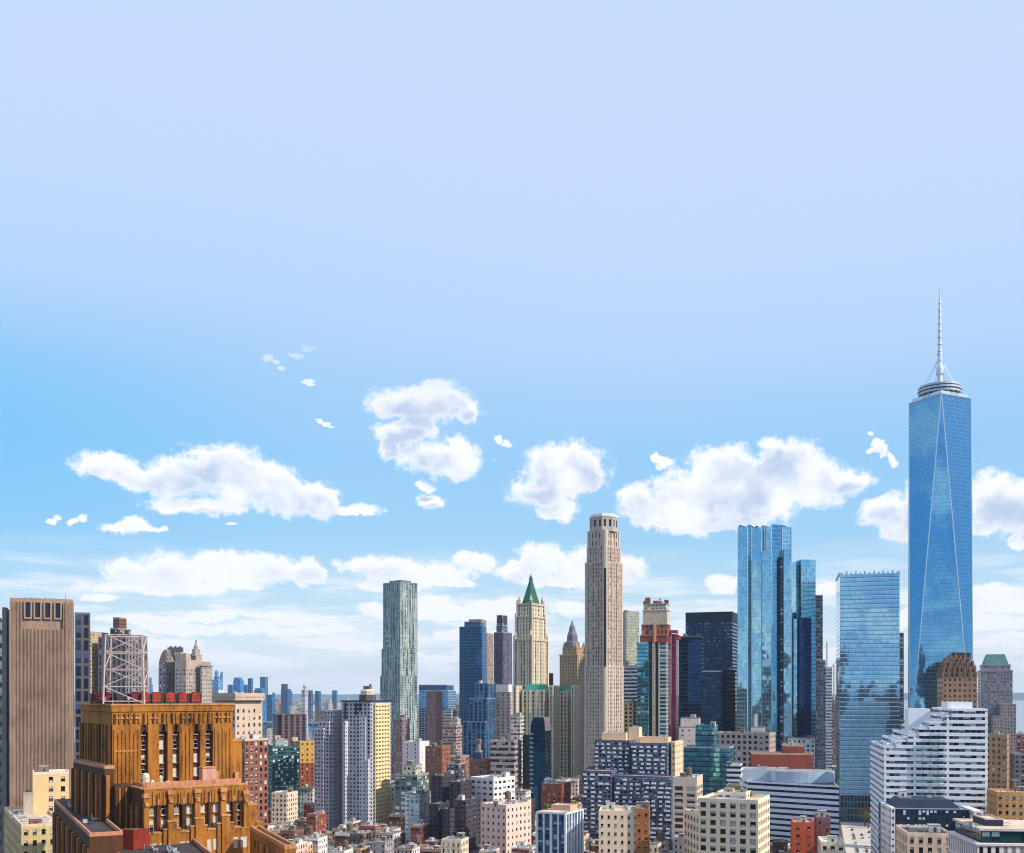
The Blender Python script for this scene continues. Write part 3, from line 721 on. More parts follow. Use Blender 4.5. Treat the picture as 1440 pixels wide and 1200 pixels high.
def bridge():
    root = thing('road_bridge', 'long pale blue girder bridge on piers crossing the river', 'bridge', (-900, 3000, 0)); m = MB(); p = MB()
    A, B = Vector((ground_pt(330, 3150))), Vector((ground_pt(520, 2900))); d = (B - A).normalized(); n = Vector((-d.y, d.x)); L = (B - A).length
    ang = math.atan2(d.y, d.x); c = (A + B) / 2
    m.box((c.x, c.y, 31), L, 24, 5, ang, 0); m.build('deck', [W_((150, 176, 194))], root)
    k = 0
    while k < L:
        q = A + d * k; p.box((q.x, q.y, 0), 9, 22, 31, ang, 0); k += 62
    p.build('piers', [W_((120, 150, 172))], root)['kind'] = 'stuff'
    k = 0
    while k + 62 < L:
        a = MB()
        for j in range(10):
            t0, t1 = j / 10, (j + 1) / 10; q0, q1 = A + d * (k + 62 * t0), A + d * (k + 62 * t1); h0, h1 = 31 - 16 * (2 * t0 - 1) ** 2, 31 - 16 * (2 * t1 - 1) ** 2
            P = lambda q, s, h: (q.x + n.x * s, q.y + n.y * s, h)
            a.poly([P(q0, -11.5, h0 - 3), P(q0, 11.5, h0 - 3), P(q1, 11.5, h1 - 3), P(q1, -11.5, h1 - 3)], 0); a.poly([P(q0, 11.5, h0), P(q0, -11.5, h0), P(q1, -11.5, h1), P(q1, 11.5, h1)], 0)
            for s_ in (-11.5, 11.5): a.poly([P(q0, s_, h0 - 3), P(q1, s_, h1 - 3), P(q1, s_, h1), P(q0, s_, h0)], 0)
        a.build('arch', [W_((160, 182, 196))], root); k += 62
bridge()

# ---------------------------------------------------------------- the orange brick setback tower in the left foreground
def orange_tower():
    rnd = random.Random(21)
    b = R(35); u = (math.cos(b), math.sin(b)); v = (-math.sin(b), math.cos(b)); ang = b
    O = ground_pt(203, 330)
    def L(a, c): return (O[0] + u[0] * a + v[0] * c, O[1] + u[1] * a + v[1] * c)
    def rect(a0, a1, c0, c1): return [L(a0, c0), L(a1, c0), L(a1, c1), L(a0, c1)]
    def aa(c, px): return along(L(0, c), u, px)
    def cc(a, px): return along(L(a, 0), v, px)
    root = thing('setback_tower', 'orange brick art deco setback tower filling the left foreground', 'tower', (*O, 0))
    br = W_((160, 102, 36), .85, .5); bd = W_((82, 50, 28), .85, .45); st = W_((190, 134, 86), .85, .4); pink = W_((192, 130, 96), .8, .3); rf = roofm((132, 112, 100)); dkr = roofm((70, 64, 66))  # bd: brick darkened to hold the shade of recesses and left flanks
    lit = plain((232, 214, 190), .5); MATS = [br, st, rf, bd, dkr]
    FR = (196, 176, 150)
    wmes = windows_for(FR)
    budget = [100]; rest = []
    def win(parent, c, w, h, kinds, an=ang):
        if budget[0] > 0: budget[0] -= 1; inst(wmes[rnd.choice(kinds)], 'window', root, c, an, (w, 1, h))
        else: rest.append((c, an, w, h, rnd.choice(kinds)))
    def pier(m, a, c, w, d, z0, z1, mat=0, cap=1, capz=.7):
        """pier standing proud of a front at depth c"""
        p = L(a, c - d / 2); m.box((*p, z0), w, d, z1 - z0, ang, mat)
        if capz: m.box((*L(a, c - d / 2 - .05), z1), w + .35, d + .35, capz, ang, cap)
    # --- crown (upper tier)
    zt, z0 = 111.4, 80.0; c1 = 21
    aL = aa(c1, 158); aR = aa(c1, 327); cB = cc(aL, 105)
    cB = min(max(cB, 35), 62); W = aR - aL
    m = MB(); m.parmat = 1
    P0, P1 = L(aL, c1), L(aR, c1)
    crown = rect(aL, aR, c1, cB)
    # front: recessed window channels between broad piers
    chans = [(.235, .042), (.42, .055), (.535, .055), (.715, .055), (.775, .0), (.855, .0)]
    fr = [(0, .225), (.285, .375), (.445, .485), (.545, .655), (.72, .765), (.83, 1)]
    dep = 1.5
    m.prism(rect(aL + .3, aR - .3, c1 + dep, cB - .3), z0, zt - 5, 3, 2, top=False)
    for f0, f1 in fr:
        m.box((*L(aL + W * (f0 + f1) / 2, c1 + dep / 2), z0), (f1 - f0) * W, dep, zt - 6.5 - z0, ang, 0)
    m.box((*L((aL + aR) / 2, (c1 + cB) / 2), zt - 6.5), W, cB - c1, 6.5 - .01, ang, 0, 2)
    m.prism(inset(crown, -.35), zt - 2.2, zt - .2, 0, 1); m.prism(inset(crown, -.6), zt - .19, zt + .35, 1, 2)
    # arched heads of the channels: short corbels, and the pale string course
    for (f0, f1), (g0, g1) in zip(fr, fr[1:]):
        w = (g0 - f1) * W
        for s, f in ((1, f1), (-1, g0)): m.box((*L(aL + W * f + s * w * .16, c1 + .5), zt - 9.0), w * .32, 1.0, 2.6, ang, 3)
    for f0, f1 in ((.01, .16), (.17, .225), (.29, .37), (.55, .65), (.84, .98)):
        m.box((*L(aL + W * (f0 + f1) / 2, c1 - .12), zt - 4.6), (f1 - f0) * W, .5, .55, ang, 1)
    m.box((*L(aL + W * .1, c1 - .1), zt - 15.2), .18 * W, .4, .5, ang, 1)
    for f0, f1 in ((.0, .225), (.545, .655), (.83, 1)):
        nn = max(3, round((f1 - f0) * W / 1.35))
        for k in range(nn): m.box((*L(aL + W * (f0 + (f1 - f0) * (k + .5) / nn), c1 - .16), z0), .5, .32, zt - 8 - z0 - (k % 2) * 1.5, ang, 0)
    for k in range(26): m.box((*L(aL + W * (k + .5) / 26, c1 - .2), zt - 6), .55, .5, 3.2, ang, 0 if k % 2 else 3)
    # fluted left flank
    Lf = cB - c1; n = 11
    for k in range(n):
        f = (k + .5) / n; m.box((*L(aL - .55, c1 + Lf * f), z0 - 4), 1.1, Lf / n * (.34 if k % 3 else .62), zt - 6.5 - z0 + 4, ang, 0 if k % 3 else 3)
    # right flank piers
    for k in range(6):
        f = (k + .4) / 6; m.box((*L(aR + .5, c1 + Lf * f), z0), 1.0, 3, zt - 9 - z0, ang, 0)
    m.build('crown', MATS, root)
    for f, w in ((.255, .036), (.40, .036), (.515, .036), (.69, .036), (.795, .036)):
        ww = w * W
        for k in range(5):
            z = z0 + 3 + k * 4.7
            win(root, (*L(aL + W * f, c1 + dep - .1), z + 1), ww, 2.9, (3, 3, 1) if k in (2,) else (0, 0, 1, 0, 3))
            if k < 4: pass
    for k in range(10):
        for j in range(4): 
            if rnd.random() < .5: win(root, (*L(aL - .12, c1 + Lf * (k + 1) / n), 86 + j * 5), 1.2, 2.4, (0, 3, 4), ang - math.pi / 2)
    # slab buttress at the right end
    m = MB(); m.box((*L(aR + 2.0, c1 + 6), z0), 3.6, 10, 98.5 - z0, ang, 0, 1); m.box((*L(aR + 2.0, c1 + 6), 98.5), 4, 10.4, .6, ang, 1); m.box((*L(aR + 1.6, c1 + .8), z0), 1.4, 1.6, 8, ang, 1); m.build('buttress', MATS, root)
    # --- front pavilion
    zf = 85.3; aF = aa(0, 347); cF = min(cc(0, 178), 46); pav = rect(0, aF, 0, c1 + 3)
    m = MB(); m.parmat = 1
    m.prism(rect(.0, aF, 1.2, c1 + 2), 55, zf - 1.0, 0, 2, top=False)
    m.poly([(*L(.4, 1.4), zf - 1), (*L(aF - .4, 1.4), zf - 1), (*L(aF - .4, c1 + 2), zf - 1), (*L(.4, c1 + 2), zf - 1)], 2)
    # parapets: outer and the raised inner kerb
    m.box((*L(aF / 2, .6), zf - 5), aF, 1.2, 5, ang, 0, 1); m.box((*L(aF / 2, .55), zf), aF + .5, 1.4, .55, ang, 1)
    m.box((*L(-.1, c1 / 2 + 1), zf - 5), 1.1, c1, 5, ang, 3, 1); m.box((*L(-.1, c1 / 2 + .7), zf), 1.4, c1, .5, ang, 1)
    m.box((*L(aF + .1, c1 / 2 + 1), zf - 5), 1.0, c1, 5, ang, 0, 1)
    m.box((*L(aF / 2 + .5, 4.2), zf - 1), aF - 2, .9, 2.9, ang, 5, 5); m.box((*L(1.2, 10), zf - 1), .7, 12, 2.6, ang, 5, 5)
    for k in range(30): m.box((*L(aF * (k + .5) / 30, -.12), zf - 5.2), .45, .3, 3.6 + (k % 3) * .4, ang, 3 if k % 3 == 0 else 0)
    for k in range(44):
        if min(abs((k + .5) / 44 - f) for f in (.075, .185, .305, .435, .56, .695, .815, .93)) > .034: m.box((*L(aF * (k + .5) / 44, 1.1), 55), .3, .34, 26, ang, 3 if k % 2 else 0)
    # piers with peaked heads
    for f, w, zz in ((.015, 1.5, 83.6), (.245, 1.7, 84.3), (.50, 1.7, 84.3), (.755, 1.7, 84.3), (.985, 1.5, 83)):
        m.box((*L(aF * f, .25), 55), w, 2.3, zz - 55, ang, 0); m.box((*L(aF * f, .15), zz - .8), w + .5, 2.7, 1.3, ang, 1); m.box((*L(aF * f, .1), zz - 3.4), w * .7, 2.9, 1.2, ang, 1)
    for f in (.13, .372, .628, .87): m.box((*L(aF * f, .6), 55), .9, 1.5, 80.6 - 55, ang, 3); m.box((*L(aF * f, .5), 80.4), .6, 1.5, 1.7, ang, 1)
    # fluted flank towards the left
    for k in range(6): m.box((*L(-.55, 2 + k * (c1 - 2) / 6), 55), 1.1, 1.3, 80 - 55, ang, 0 if k % 2 else 3)
    m.build('pavilion', MATS + [pink], root)
    for i, f in enumerate((.075, .185, .305, .435, .56, .695, .815, .93)):
        for k in range(4):
            z = 79 - k * 5.4; w = 1.75 if 1 < i < 7 else 1.3
            win(root, (*L(aF * f, 1.08), z), w, 3.9, (3, 3, 4, 1) if 1 < i < 7 else (0, 4, 1))
    for k in range(5):
        for j in range(3): win(root, (*L(-.08, 3.6 + k * (c1 - 2) / 6), 78 - j * 5.4), 1.2, 3.0, (3, 0, 4), ang - math.pi / 2)
    # --- lower front step with its own pier heads
    m = MB(); zs = 71.6
    m.box((*L(aF / 2 + .3, -1.2), 20), aF + .4, 2.4, zs - 20, ang, 0, 1)
    for f, zz in ((.23, 75.2), (.49, 75.6), (.75, 75.9)):
        pier(m, aF * f, -2.4, 2.6, 1.3, 20, zz, 0, 1, .5); pier(m, aF * f - 2, -2.3, 1.2, .8, 20, zz - 2.4, 0, 1, .4); pier(m, aF * f + 2, -2.3, 1.2, .8, 20, zz - 2.4, 0, 1, .4)
    for f in (.1, .36, .62, .88): m.box((*L(aF * f, -1.3), zs), 2.6, 2.6, .6, ang, 1)
    m.build('front_step', MATS, root)
    for f in (.06, .15, .33, .405, .585, .665, .85, .94):
        for k in range(2): win(root, (*L(aF * f, -2.46), 67 - k * 5.4), 2.0, 3.5, (3, 4, 3))
    # --- tall left wing
    m = MB(); m.parmat = 1; zl = 91.2
    Q = ground_pt(147, 338)
    la = (Q[0] - O[0]) * u[0] + (Q[1] - O[1]) * u[1]; lc = (Q[0] - O[0]) * v[0] + (Q[1] - O[1]) * v[1]
    lR = aa(lc, 161); lB = min(lc + 46, cc(la, 103))
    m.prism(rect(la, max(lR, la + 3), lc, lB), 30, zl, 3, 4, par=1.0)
    k = 0; LL = lB - lc; n = 9
    for k in range(n): m.box((*L(la - .5, lc + LL * (k + .5) / n), 30), 1.0, LL / n * .45, zl - 2 - 30, ang, 0 if k % 2 else 3)
    m.box((*L(la + .9, lc - .3), 30), 1.1, .6, zl - 32, ang, 0)
    m.build('left_wing', [br, pink, rf, bd, dkr], root)
    for k in range(n - 1):
        for j in range(4):
            if rnd.random() < .6: win(root, (*L(la - .06, lc + LL * (k + 1) / n), 85 - j * 5.2), 1.1, 3.0, (0, 4, 1, 3), ang - math.pi / 2)
    # recess between the left wing and the pavilion
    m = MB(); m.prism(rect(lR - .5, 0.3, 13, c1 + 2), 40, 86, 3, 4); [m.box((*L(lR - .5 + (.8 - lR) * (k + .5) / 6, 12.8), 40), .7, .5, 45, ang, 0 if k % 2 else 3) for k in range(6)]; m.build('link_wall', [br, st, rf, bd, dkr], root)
    # --- low left terrace behind its sloping looking parapet
    A, B = ground_pt(76, 400), ground_pt(128, 300)
    dv = Vector((B[0] - A[0], B[1] - A[1])).normalized(); nr = Vector((-dv.y, dv.x)); ta = math.atan2(dv.y, dv.x); TL = math.hypot(B[0] - A[0], B[1] - A[1])
    def T(s, o): return (A[0] + dv.x * s + nr.x * o, A[1] + dv.y * s + nr.y * o)
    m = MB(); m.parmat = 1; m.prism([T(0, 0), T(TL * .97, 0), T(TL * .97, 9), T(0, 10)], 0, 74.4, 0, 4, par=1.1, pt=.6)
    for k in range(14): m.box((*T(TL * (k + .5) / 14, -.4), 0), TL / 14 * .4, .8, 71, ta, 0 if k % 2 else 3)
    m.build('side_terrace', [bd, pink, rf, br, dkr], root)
    m = MB(); m.parmat = 1
    p = [T(TL * .62, 13), T(TL * 1.32, 2.0), T(TL * 1.36, 30), T(TL * .66, 34)]
    m.prism(p, 0, 68.2, 0, 4, par=1.2, pt=.6); m.build('lower_terrace', [br, pink, rf, bd, dkr], root)
    red = W_((138, 42, 28), .8, .35); m = MB(); pts = []
    q0, q1, q2 = L(-9.5, -2.5), L(-5.5, -8), L(-.6, -6.5)
    for a_, b_ in ((q0, q1), (q1, q2)):
        c = ((a_[0] + b_[0]) / 2, (a_[1] + b_[1]) / 2); m.box((*c, 66), math.dist(a_, b_) + .3, .5, 8.2, math.atan2(b_[1] - a_[1], b_[0] - a_[0]), 0)
    m.poly([(*q0, 73.4), (*q1, 73.4), (*q2, 73.4), (*L(-.6, 1), 73.4), (*L(-6, 3), 73.4)], 1); m.build('red_screen', [red, roofm((116, 108, 92))], root)
    # --- low right wing
    m = MB(); m.parmat = 1
    E0, E1 = ground_pt(357, 336), ground_pt(398, 300); ev = Vector((E1[0] - E0[0], E1[1] - E0[1])).normalized(); en = Vector((ev.y, -ev.x)) * 1.0
    w = lambda s, o: (E0[0] + ev.x * s + en.x * o, E0[1] + ev.y * s + en.y * o)
    LW = math.dist(E0, E1)
    m.prism([w(-6, 0), w(-6, -3.2), w(LW + 2, -3.2), w(LW + 2, 0)], 0, 71.6, 0, 2, par=1.1, pt=.6)
    m.build('right_wing', MATS, root)
    wa = math.atan2(ev.y, ev.x)
    for k in range(7): win(root, (*w(2 + k * 4.4, .07), 68), 1.6, 2.6, (0, 0, 4), wa)
    # outer right edge of the pavilion: stepped shoulder
    m = MB(); m.box((*L(aF + 1.6, 5), 20), 3, 12, 78.5 - 20, ang, 0, 1); m.box((*L(aF + 1.6, 5), 78.5), 3.4, 12.4, .6, ang, 1); m.box((*L(aF + 4, 3), 20), 2.4, 9, 73 - 20, ang, 0, 1); m.build('shoulder', MATS, root)
    # --- plant on the terrace: pink bulkhead, drums
    m = MB(); a0 = aa(12, 292); m.box((*L(a0, 12), zf - 1), 4.6, 3.5, 6.2, ang, 0); m.box((*L(a0, 12), zf + 5.2), 5, 3.9, .4, ang, 1); m.box((*L(a0 + 2.7, 11.5), zf - 1), 1.0, 2.4, 5, ang, 1); m.build('bulkhead', [W_((206, 150, 130)), st], root)
    m = MB()
    for px, c, h, r in ((205, 9, 5.6, 1.2), (214, 10, 3.2, .7), (226, 12, 4.4, .6), (222, 8, 2.6, .6), (236, 14, 2.4, .8), (262, 10, 1.6, .8)):
        q = L(aa(c, px), c); m.lathe((*q, zf - 1), [(r, 0), (r, h * .8), (r * .75, h * .95), (r * .2, h)], 10, 0)
    m.build('roof_drums', [plain((216, 200, 176), .5)], root)['kind'] = 'stuff'
    for k in range(9):
        q = L(rnd.uniform(1.5, aF - 2), rnd.uniform(6.5, c1 - 1)); inst(rnd.choice((ACM, DUCTM, PIPEM)), 'air_conditioner', root, (*q, zf - 1), ang, (.8, .8, .8))
    for k in range(12):
        q = T(rnd.uniform(.72, 1.1) * TL, rnd.uniform(13, 24)); inst(rnd.choice((ACM, PIPEM, SKYM, DUCTM)), 'air_conditioner', root, (*q, 68.2), ta, (.8, .8, .9))
    for k in range(6):
        q = T(rnd.uniform(.1, .9) * TL, rnd.uniform(2, 7)); inst(rnd.choice((ACM, DUCTM)), 'air_conditioner', root, (*q, 74.4), ta, (.9, .9, .9))
    if rest:
        mm = MB()
        for (c, an, w_, h_, kd) in rest:
            ex, ey = math.cos(an) * w_ / 2, math.sin(an) * w_ / 2
            mm.poly([(c[0] - ex, c[1] - ey, c[2] - h_ / 2), (c[0] + ex, c[1] + ey, c[2] - h_ / 2), (c[0] + ex, c[1] + ey, c[2] + h_ / 2), (c[0] - ex, c[1] - ey, c[2] + h_ / 2)], kd)
        mm.build('window_glazing', GLS, root)['kind'] = 'stuff'
    # --- cooling units, red louvred, along the roof
    zr = zt + .35
    redm = W_((158, 54, 32), .6, .5); drk = W_((112, 34, 40), .6, .25); blk = plain((30, 30, 34), .6)
    def unit_mesh(col):
        m = MB(); m.box((0, 0, .6), 3.5, 3, 3.2, 0, 0)
        for k in range(3): m.box((0, -1.56, 1.0 + k * .95), 3.3, .14, .5, 0, 0)
        m.box((0, 0, 0), 3.4, 2.8, .6, 0, 1); m.tube((0, 0, 3.8), (0, 0, 4.3), 1.1, 1.2, 12, 0); m.box((-1.6, -1.6, .6), .25, .25, 3.2, 0, 1); m.box((1.6, -1.6, .6), .25, .25, 3.2, 0, 1)
        o = m.build('cooling_unit', [col, blk]); me = o.data; bpy.data.objects.remove(o); return me
    ur, ud = unit_mesh(redm), unit_mesh(drk)
    spots = [(203, ur), (219, ur), (238, ur), (256, ur), (274, ur), (190, ud), (133, ud), (143, ud), (151, ud)]
    labs = ['bright red louvred cooling unit beside the foot of the lattice mast', 'second bright red cooling unit right of the lattice mast', 'middle one of the five bright red cooling units on the orange tower', 'fourth bright red cooling unit right of the lattice mast', 'bright red cooling unit at the right end of the roof row',
            'dull red cooling unit just right of the lattice mast foot', 'dark red cooling unit at the left end of the orange tower roof', 'dark red cooling unit second from the roof left end', 'dark red cooling unit nearest the mast on its left']
    for (px, me), lb in zip(spots, labs):
        c = c1 + 5 + (0 if px > 180 else 7)
        q = L(aa(c, px), c) 
        o = bpy.data.objects.new('cooling_unit', me); COL.objects.link(o); o.location = (*q, zr); o.rotation_euler = (0, 0, ang); k = .98 if px > 180 else .72; o.scale = (k, k, .9)
        tag(o, lb, 'cooling unit', 'cooling units on the orange tower')
    root2 = thing('rooftop_plant', 'low black plant housing with a small white dish under the lattice mast', 'roof plant', (*L(aa(c1 + 7, 176), c1 + 7), zr))
    m = MB(); q = L(aa(c1 + 8, 174), c1 + 8); m.box((*q, zr), 5.5, 3, 3.4, ang, 0); q2 = L(aa(c1 + 5, 186), c1 + 5); m.box((*q2, zr), 2.4, 2, 2.4, ang, 0); m.build('housing', [plain((36, 40, 44), .5)], root2)
    m = MB(); q = L(aa(c1 + 4, 181), c1 + 4); m.tube((*q, zr), (*q, zr + 1.2), .1, .1, 6); m.lathe((q[0], q[1], zr + 1.2), [(.1, 0), (.6, .25), (.8, .7), (.55, .8)], 12); m.build('dish', [plain((236, 236, 238), .4)], root2)
    # --- lattice mast: four legs, rings, braces
    root3 = thing('lattice_mast', 'pale pink steel lattice mast standing on the orange tower roof', 'mast', (*L(aa(c1 + 9, 178), c1 + 9), zr))
    steel = plain((198, 178, 170), .5, .1)
    zb, ztp = zr, zpx(893, 350); ca, sa = math.cos(ang), math.sin(ang); ctr = L(aa(c1 + 10, 178), c1 + 10); half = 6.4
    mr = R(12)
    def Lg(i, z):
        t = (z - zb) / (ztp - zb); h = half * (1.0 - .10 * t); x, y = ((-h, -h), (h, -h), (h, h), (-h, h))[i % 4]
        return (ctr[0] + x * math.cos(mr) - y * math.sin(mr), ctr[1] + x * math.sin(mr) + y * math.cos(mr), z)
    for i in range(4):
        m = MB(); m.tube(Lg(i, zb), Lg(i, ztp), .36 if i < 2 else .27, .24, 6); m.build('leg', [steel], root3)
    nl = 4
    for k in range(nl + 1):
        z = zb + (ztp - zb) * k / nl; z = z if k else zb + .8; m = MB()
        for i in range(4): m.tube(Lg(i, z), Lg(i + 1, z), .22, .22, 5)
        m.build('ring_beam', [steel], root3)
    for k in range(nl):
        z0_, z1_ = zb + (ztp - zb) * k / nl, zb + (ztp - zb) * (k + 1) / nl
        for i in range(4):
            m = MB(); m.tube(Lg(i + (k + 1) % 2, z0_), Lg(i + k % 2, z1_), .19, .19, 5); m.build('brace', [steel], root3)
    m = MB()
    for k in range(12):
        z = zb + 3 + k * 1.5; i = k % 4; p = Vector(Lg(i, z)); m.tube(p, p + Vector((0, 0, 1.1)), .3, .3, 8)
    m.build('antenna_drums', [steel], root3)['kind'] = 'stuff'
    FOOTS.append([L(-40, -25), L(45, -25), L(45, 60), L(-40, 60)])
orange_tower()
# the yellow and cream buildings at the lower left corner
bld('cornice_building', 'yellow ochre corner building with a pale flat roof in the lower left corner', 'building', (0, 30, 92), 430, 1164, ('gr', W_((206, 180, 126)), 3.4, 4.4, .46, .5), a=-30, D=78, roof='tan', clut=9, tank=0, big=.9, coping=W_((222, 196, 164)), seed=5, fr=(60, 60, 56))
bld('penthouse_block', 'cream rendered block with a blank wall and four dark windows behind the ochre roof', 'building', (46, 97), 480, 1090, ('gr', W_((226, 190, 140), .85, .1), 4.6, 5, .36, .5, dict(skip=lambda i, j, nb, nf: i < nb - 2)), a=-24, D=16, roof='pale', clut=2, tank=0, coping=W_((226, 206, 184)), seed=3, base=60.9, solid=False)
bld('stair_head', 'small grey pitched stair head on the ochre roof beside the cream block', 'building', (33, 47), 476, 1118, ('sh', W_((178, 160, 144)), 3, 3), a=-24, D=8, roof='dark', clut=0, base=60.9, solid=False)

# ---------------------------------------------------------------- left of the middle
ST = W_((186, 164, 142))
bld('ornate_building', 'cream stone building with a deep carved cornice right of the orange tower', 'building', (300, 331, 357), 800, 985, ('gr', W_((206, 180, 158), .85, .12), 4.6, 5.2, .36, .5, dict(skip=lambda i, j, nb, nf: j == nf - 1)), a=40, D=24, clut=4, tank=0, coping=W_((188, 164, 144)), tiers=[((298, 331, 359), 977, 797, 26, ('sh', facade((196, 170, 148), .5, .3, (120, 100, 88), (150, 126, 110), (170, 150, 130)), 1.6, 4, W_((196, 172, 152)))),], fr=(150, 130, 116))
bld('ornate_building', 'lower red brick and stone building with an arched attic below the cream cornice building', 'building', (322, 344, 361), 700, 1042, ('gr', W_((138, 84, 68)), 3.8, 4.2, .5, .6), a=42, D=18, clut=2, tank=0, coping=W_((206, 176, 150)), fr=(196, 180, 160))
bld('ribbed_slab', 'dark brown slab block with pale vertical ribs in front of the river', 'tower', (383, 390, 431), 1500, 1006, ('sh', facade((112, 88, 84), .55, .85, (34, 34, 46), (46, 42, 54), (60, 54, 62), pl=.02, sub=1), 9, 4, W_((86, 62, 58))), a=-28, D=24, roof='dark', clut=6, tank=0)
bld('glass_tower', 'dark teal glass block with scattered pale panes behind the low roofs', 'tower', (367, 383, 421), 850, 1052, ('sh', facade((40, 72, 78), .72, .6, (18, 44, 54), (40, 84, 92), (206, 220, 214), pl=.13, pm=.3, span=(58, 100, 104)), 2.2, 3.0, W_((74, 92, 92))), a=-26, D=20, roof='grey', clut=8, tank=0,
    tiers=[((384, 405), 1042, 856, 9, ('sh', facade((150, 166, 164), .6, .6, (90, 120, 126), (150, 170, 170), (222, 226, 220)), 3, 3))])
bld('brick_tower', 'two tone slab, golden yellow above and red brick below, beside the teal glass block', 'apartment block', (405, 422, 449), 900, 1073, ('gr', W_((150, 78, 48)), 4.4, 3.4, .34, .5), a=-20, D=15, clut=0, par=0, fr=(90, 66, 50), coping=W_((150, 78, 48)),
    tiers=[((405, 422, 449), 1043, 900, 15, ('gr', W_((206, 158, 74), .85, .14), 4.4, 4.2, .3, .42)), ((410, 419), 1037, 905, 6, ('sh', W_((206, 186, 146)), 3, 3)), ((430, 440), 1037, 905, 6, ('sh', W_((92, 84, 76)), 3, 3))])
# the stepped grey apartment tower
def grey_apartments():
    Y = 800
    g1 = W_((178, 176, 184), .8, .1); g2 = W_((206, 206, 212), .8, .1); cr = W_((226, 202, 152), .85, .1); dk = plain((40, 40, 44))  # cr: sunlight on the right flank put into its cream colour
    root = thing('apartment_tower', 'tall grey apartment tower stepping up from the left, one flank sunlit cream, round tank house', 'apartment block', (*ground_pt(500, Y), 0))
    rnd = random.Random(9); wins = []
    def part(nm, xs, yy, top, wm, bay, fh, ww, wh, D=None, base=0, a=GA, roof='grey', par=1.0, recess=.3):
        f = foot(xs, yy, D, a); z = topz(f, top); p = ccw(f); m = MB(); m.parmat = 1
        for i in range(len(p)):
            A, B = p[i], p[(i + 1) % 4]
            if visible(A, B): wins.extend(grid_wall(m, A, B, base, z, bay, fh, ww, wh, recess))
            else: m.wallq(A, B, base, z, 0)
        m.prism(p, base, z, 0, 2, par=par, sides=False); m.build(nm, [wm, W_((196, 194, 198)), ROOFS[roof]], root); return f, z
    a = 24
    part('stepped_wing', (455, 467), 806, 1026, g1, 2.9, 2.95, .5, .54, 24, a=a); part('stepped_wing', (463, 475), 806, 1016, g1, 2.9, 2.95, .5, .54, 26, a=a)
    part('stepped_wing', (468, 483), 808, 1000, g1, 2.9, 2.95, .5, .54, 26, a=a)
    f0, z0 = part('main_block', (481, 521, 550), 804, 989, g1, 3.1, 2.95, .5, .54, a=a)
    FOOTS.append(foot((452, 555), 790, 40, a))
    f1, z1 = part('front_bay', (483, 494), 799, 1016, g2, 3.0, 2.95, .4, .5, 8, a=a); f1, z1 = part('front_bay', (505, 522), 797, 1010, g2, 3.0, 2.95, .4, .5, 8, a=a)
    part('front_bay', (515, 526), 793, 1070, g2, 3.0, 2.95, .35, .45, 8, a=a)
    part('sun_tinted_flank', (522, 528, 553), 798, 991, cr, 4.2, 2.95, .62, .42, a=a, D=21, recess=1.0)
    # roof ledge, tall dark slots under it, tank house
    led = MB(); led.prism(inset(f0, -1.0), z0 + 1.01, z0 + 2, 0, 0); led.build('roof_ledge', [dk], root)
    m = MB(); p0, p1 = f0[0], f0[1]; an = math.atan2(p1[1] - p0[1], p1[0] - p0[0])
    for fct, h in ((.12, 12), (.50, 9), (.64, 6)):
        q = (p0[0] + (p1[0] - p0[0]) * fct, p0[1] + (p1[1] - p0[1]) * fct); m.box((*q, z0 - h), 1.7, .5, h, an, 0)
    m.build('dark_slots', [dk], root)['kind'] = 'stuff'
    c = ((f0[0][0] + f0[2][0]) / 2 + .5, (f0[0][1] + f0[2][1]) / 2); zt = z0 + 2
    m = MB(); m.lathe((*c, zt), [(6.4, 0), (6.4, 4.2)], 8, 0); m.lathe((*c, zt + 4.2), [(5.3, 0), (5.3, 3), (4.2, 4.2)], 8, 1); m.box((*c, zt + 7.2), 5, 4, 3.6, an, 2); m.box((c[0] + 2.2, c[1], zt + 10.8), 1.4, 1.4, 1.4, an, 0)
    m.build('tank_house', [W_((92, 88, 86)), W_((206, 190, 168)), W_((108, 88, 78))], root)
    put_windows(root, wins, rnd, (92, 94, 104), (0, 0, 1, 0, 4), 1.5)
grey_apartments()
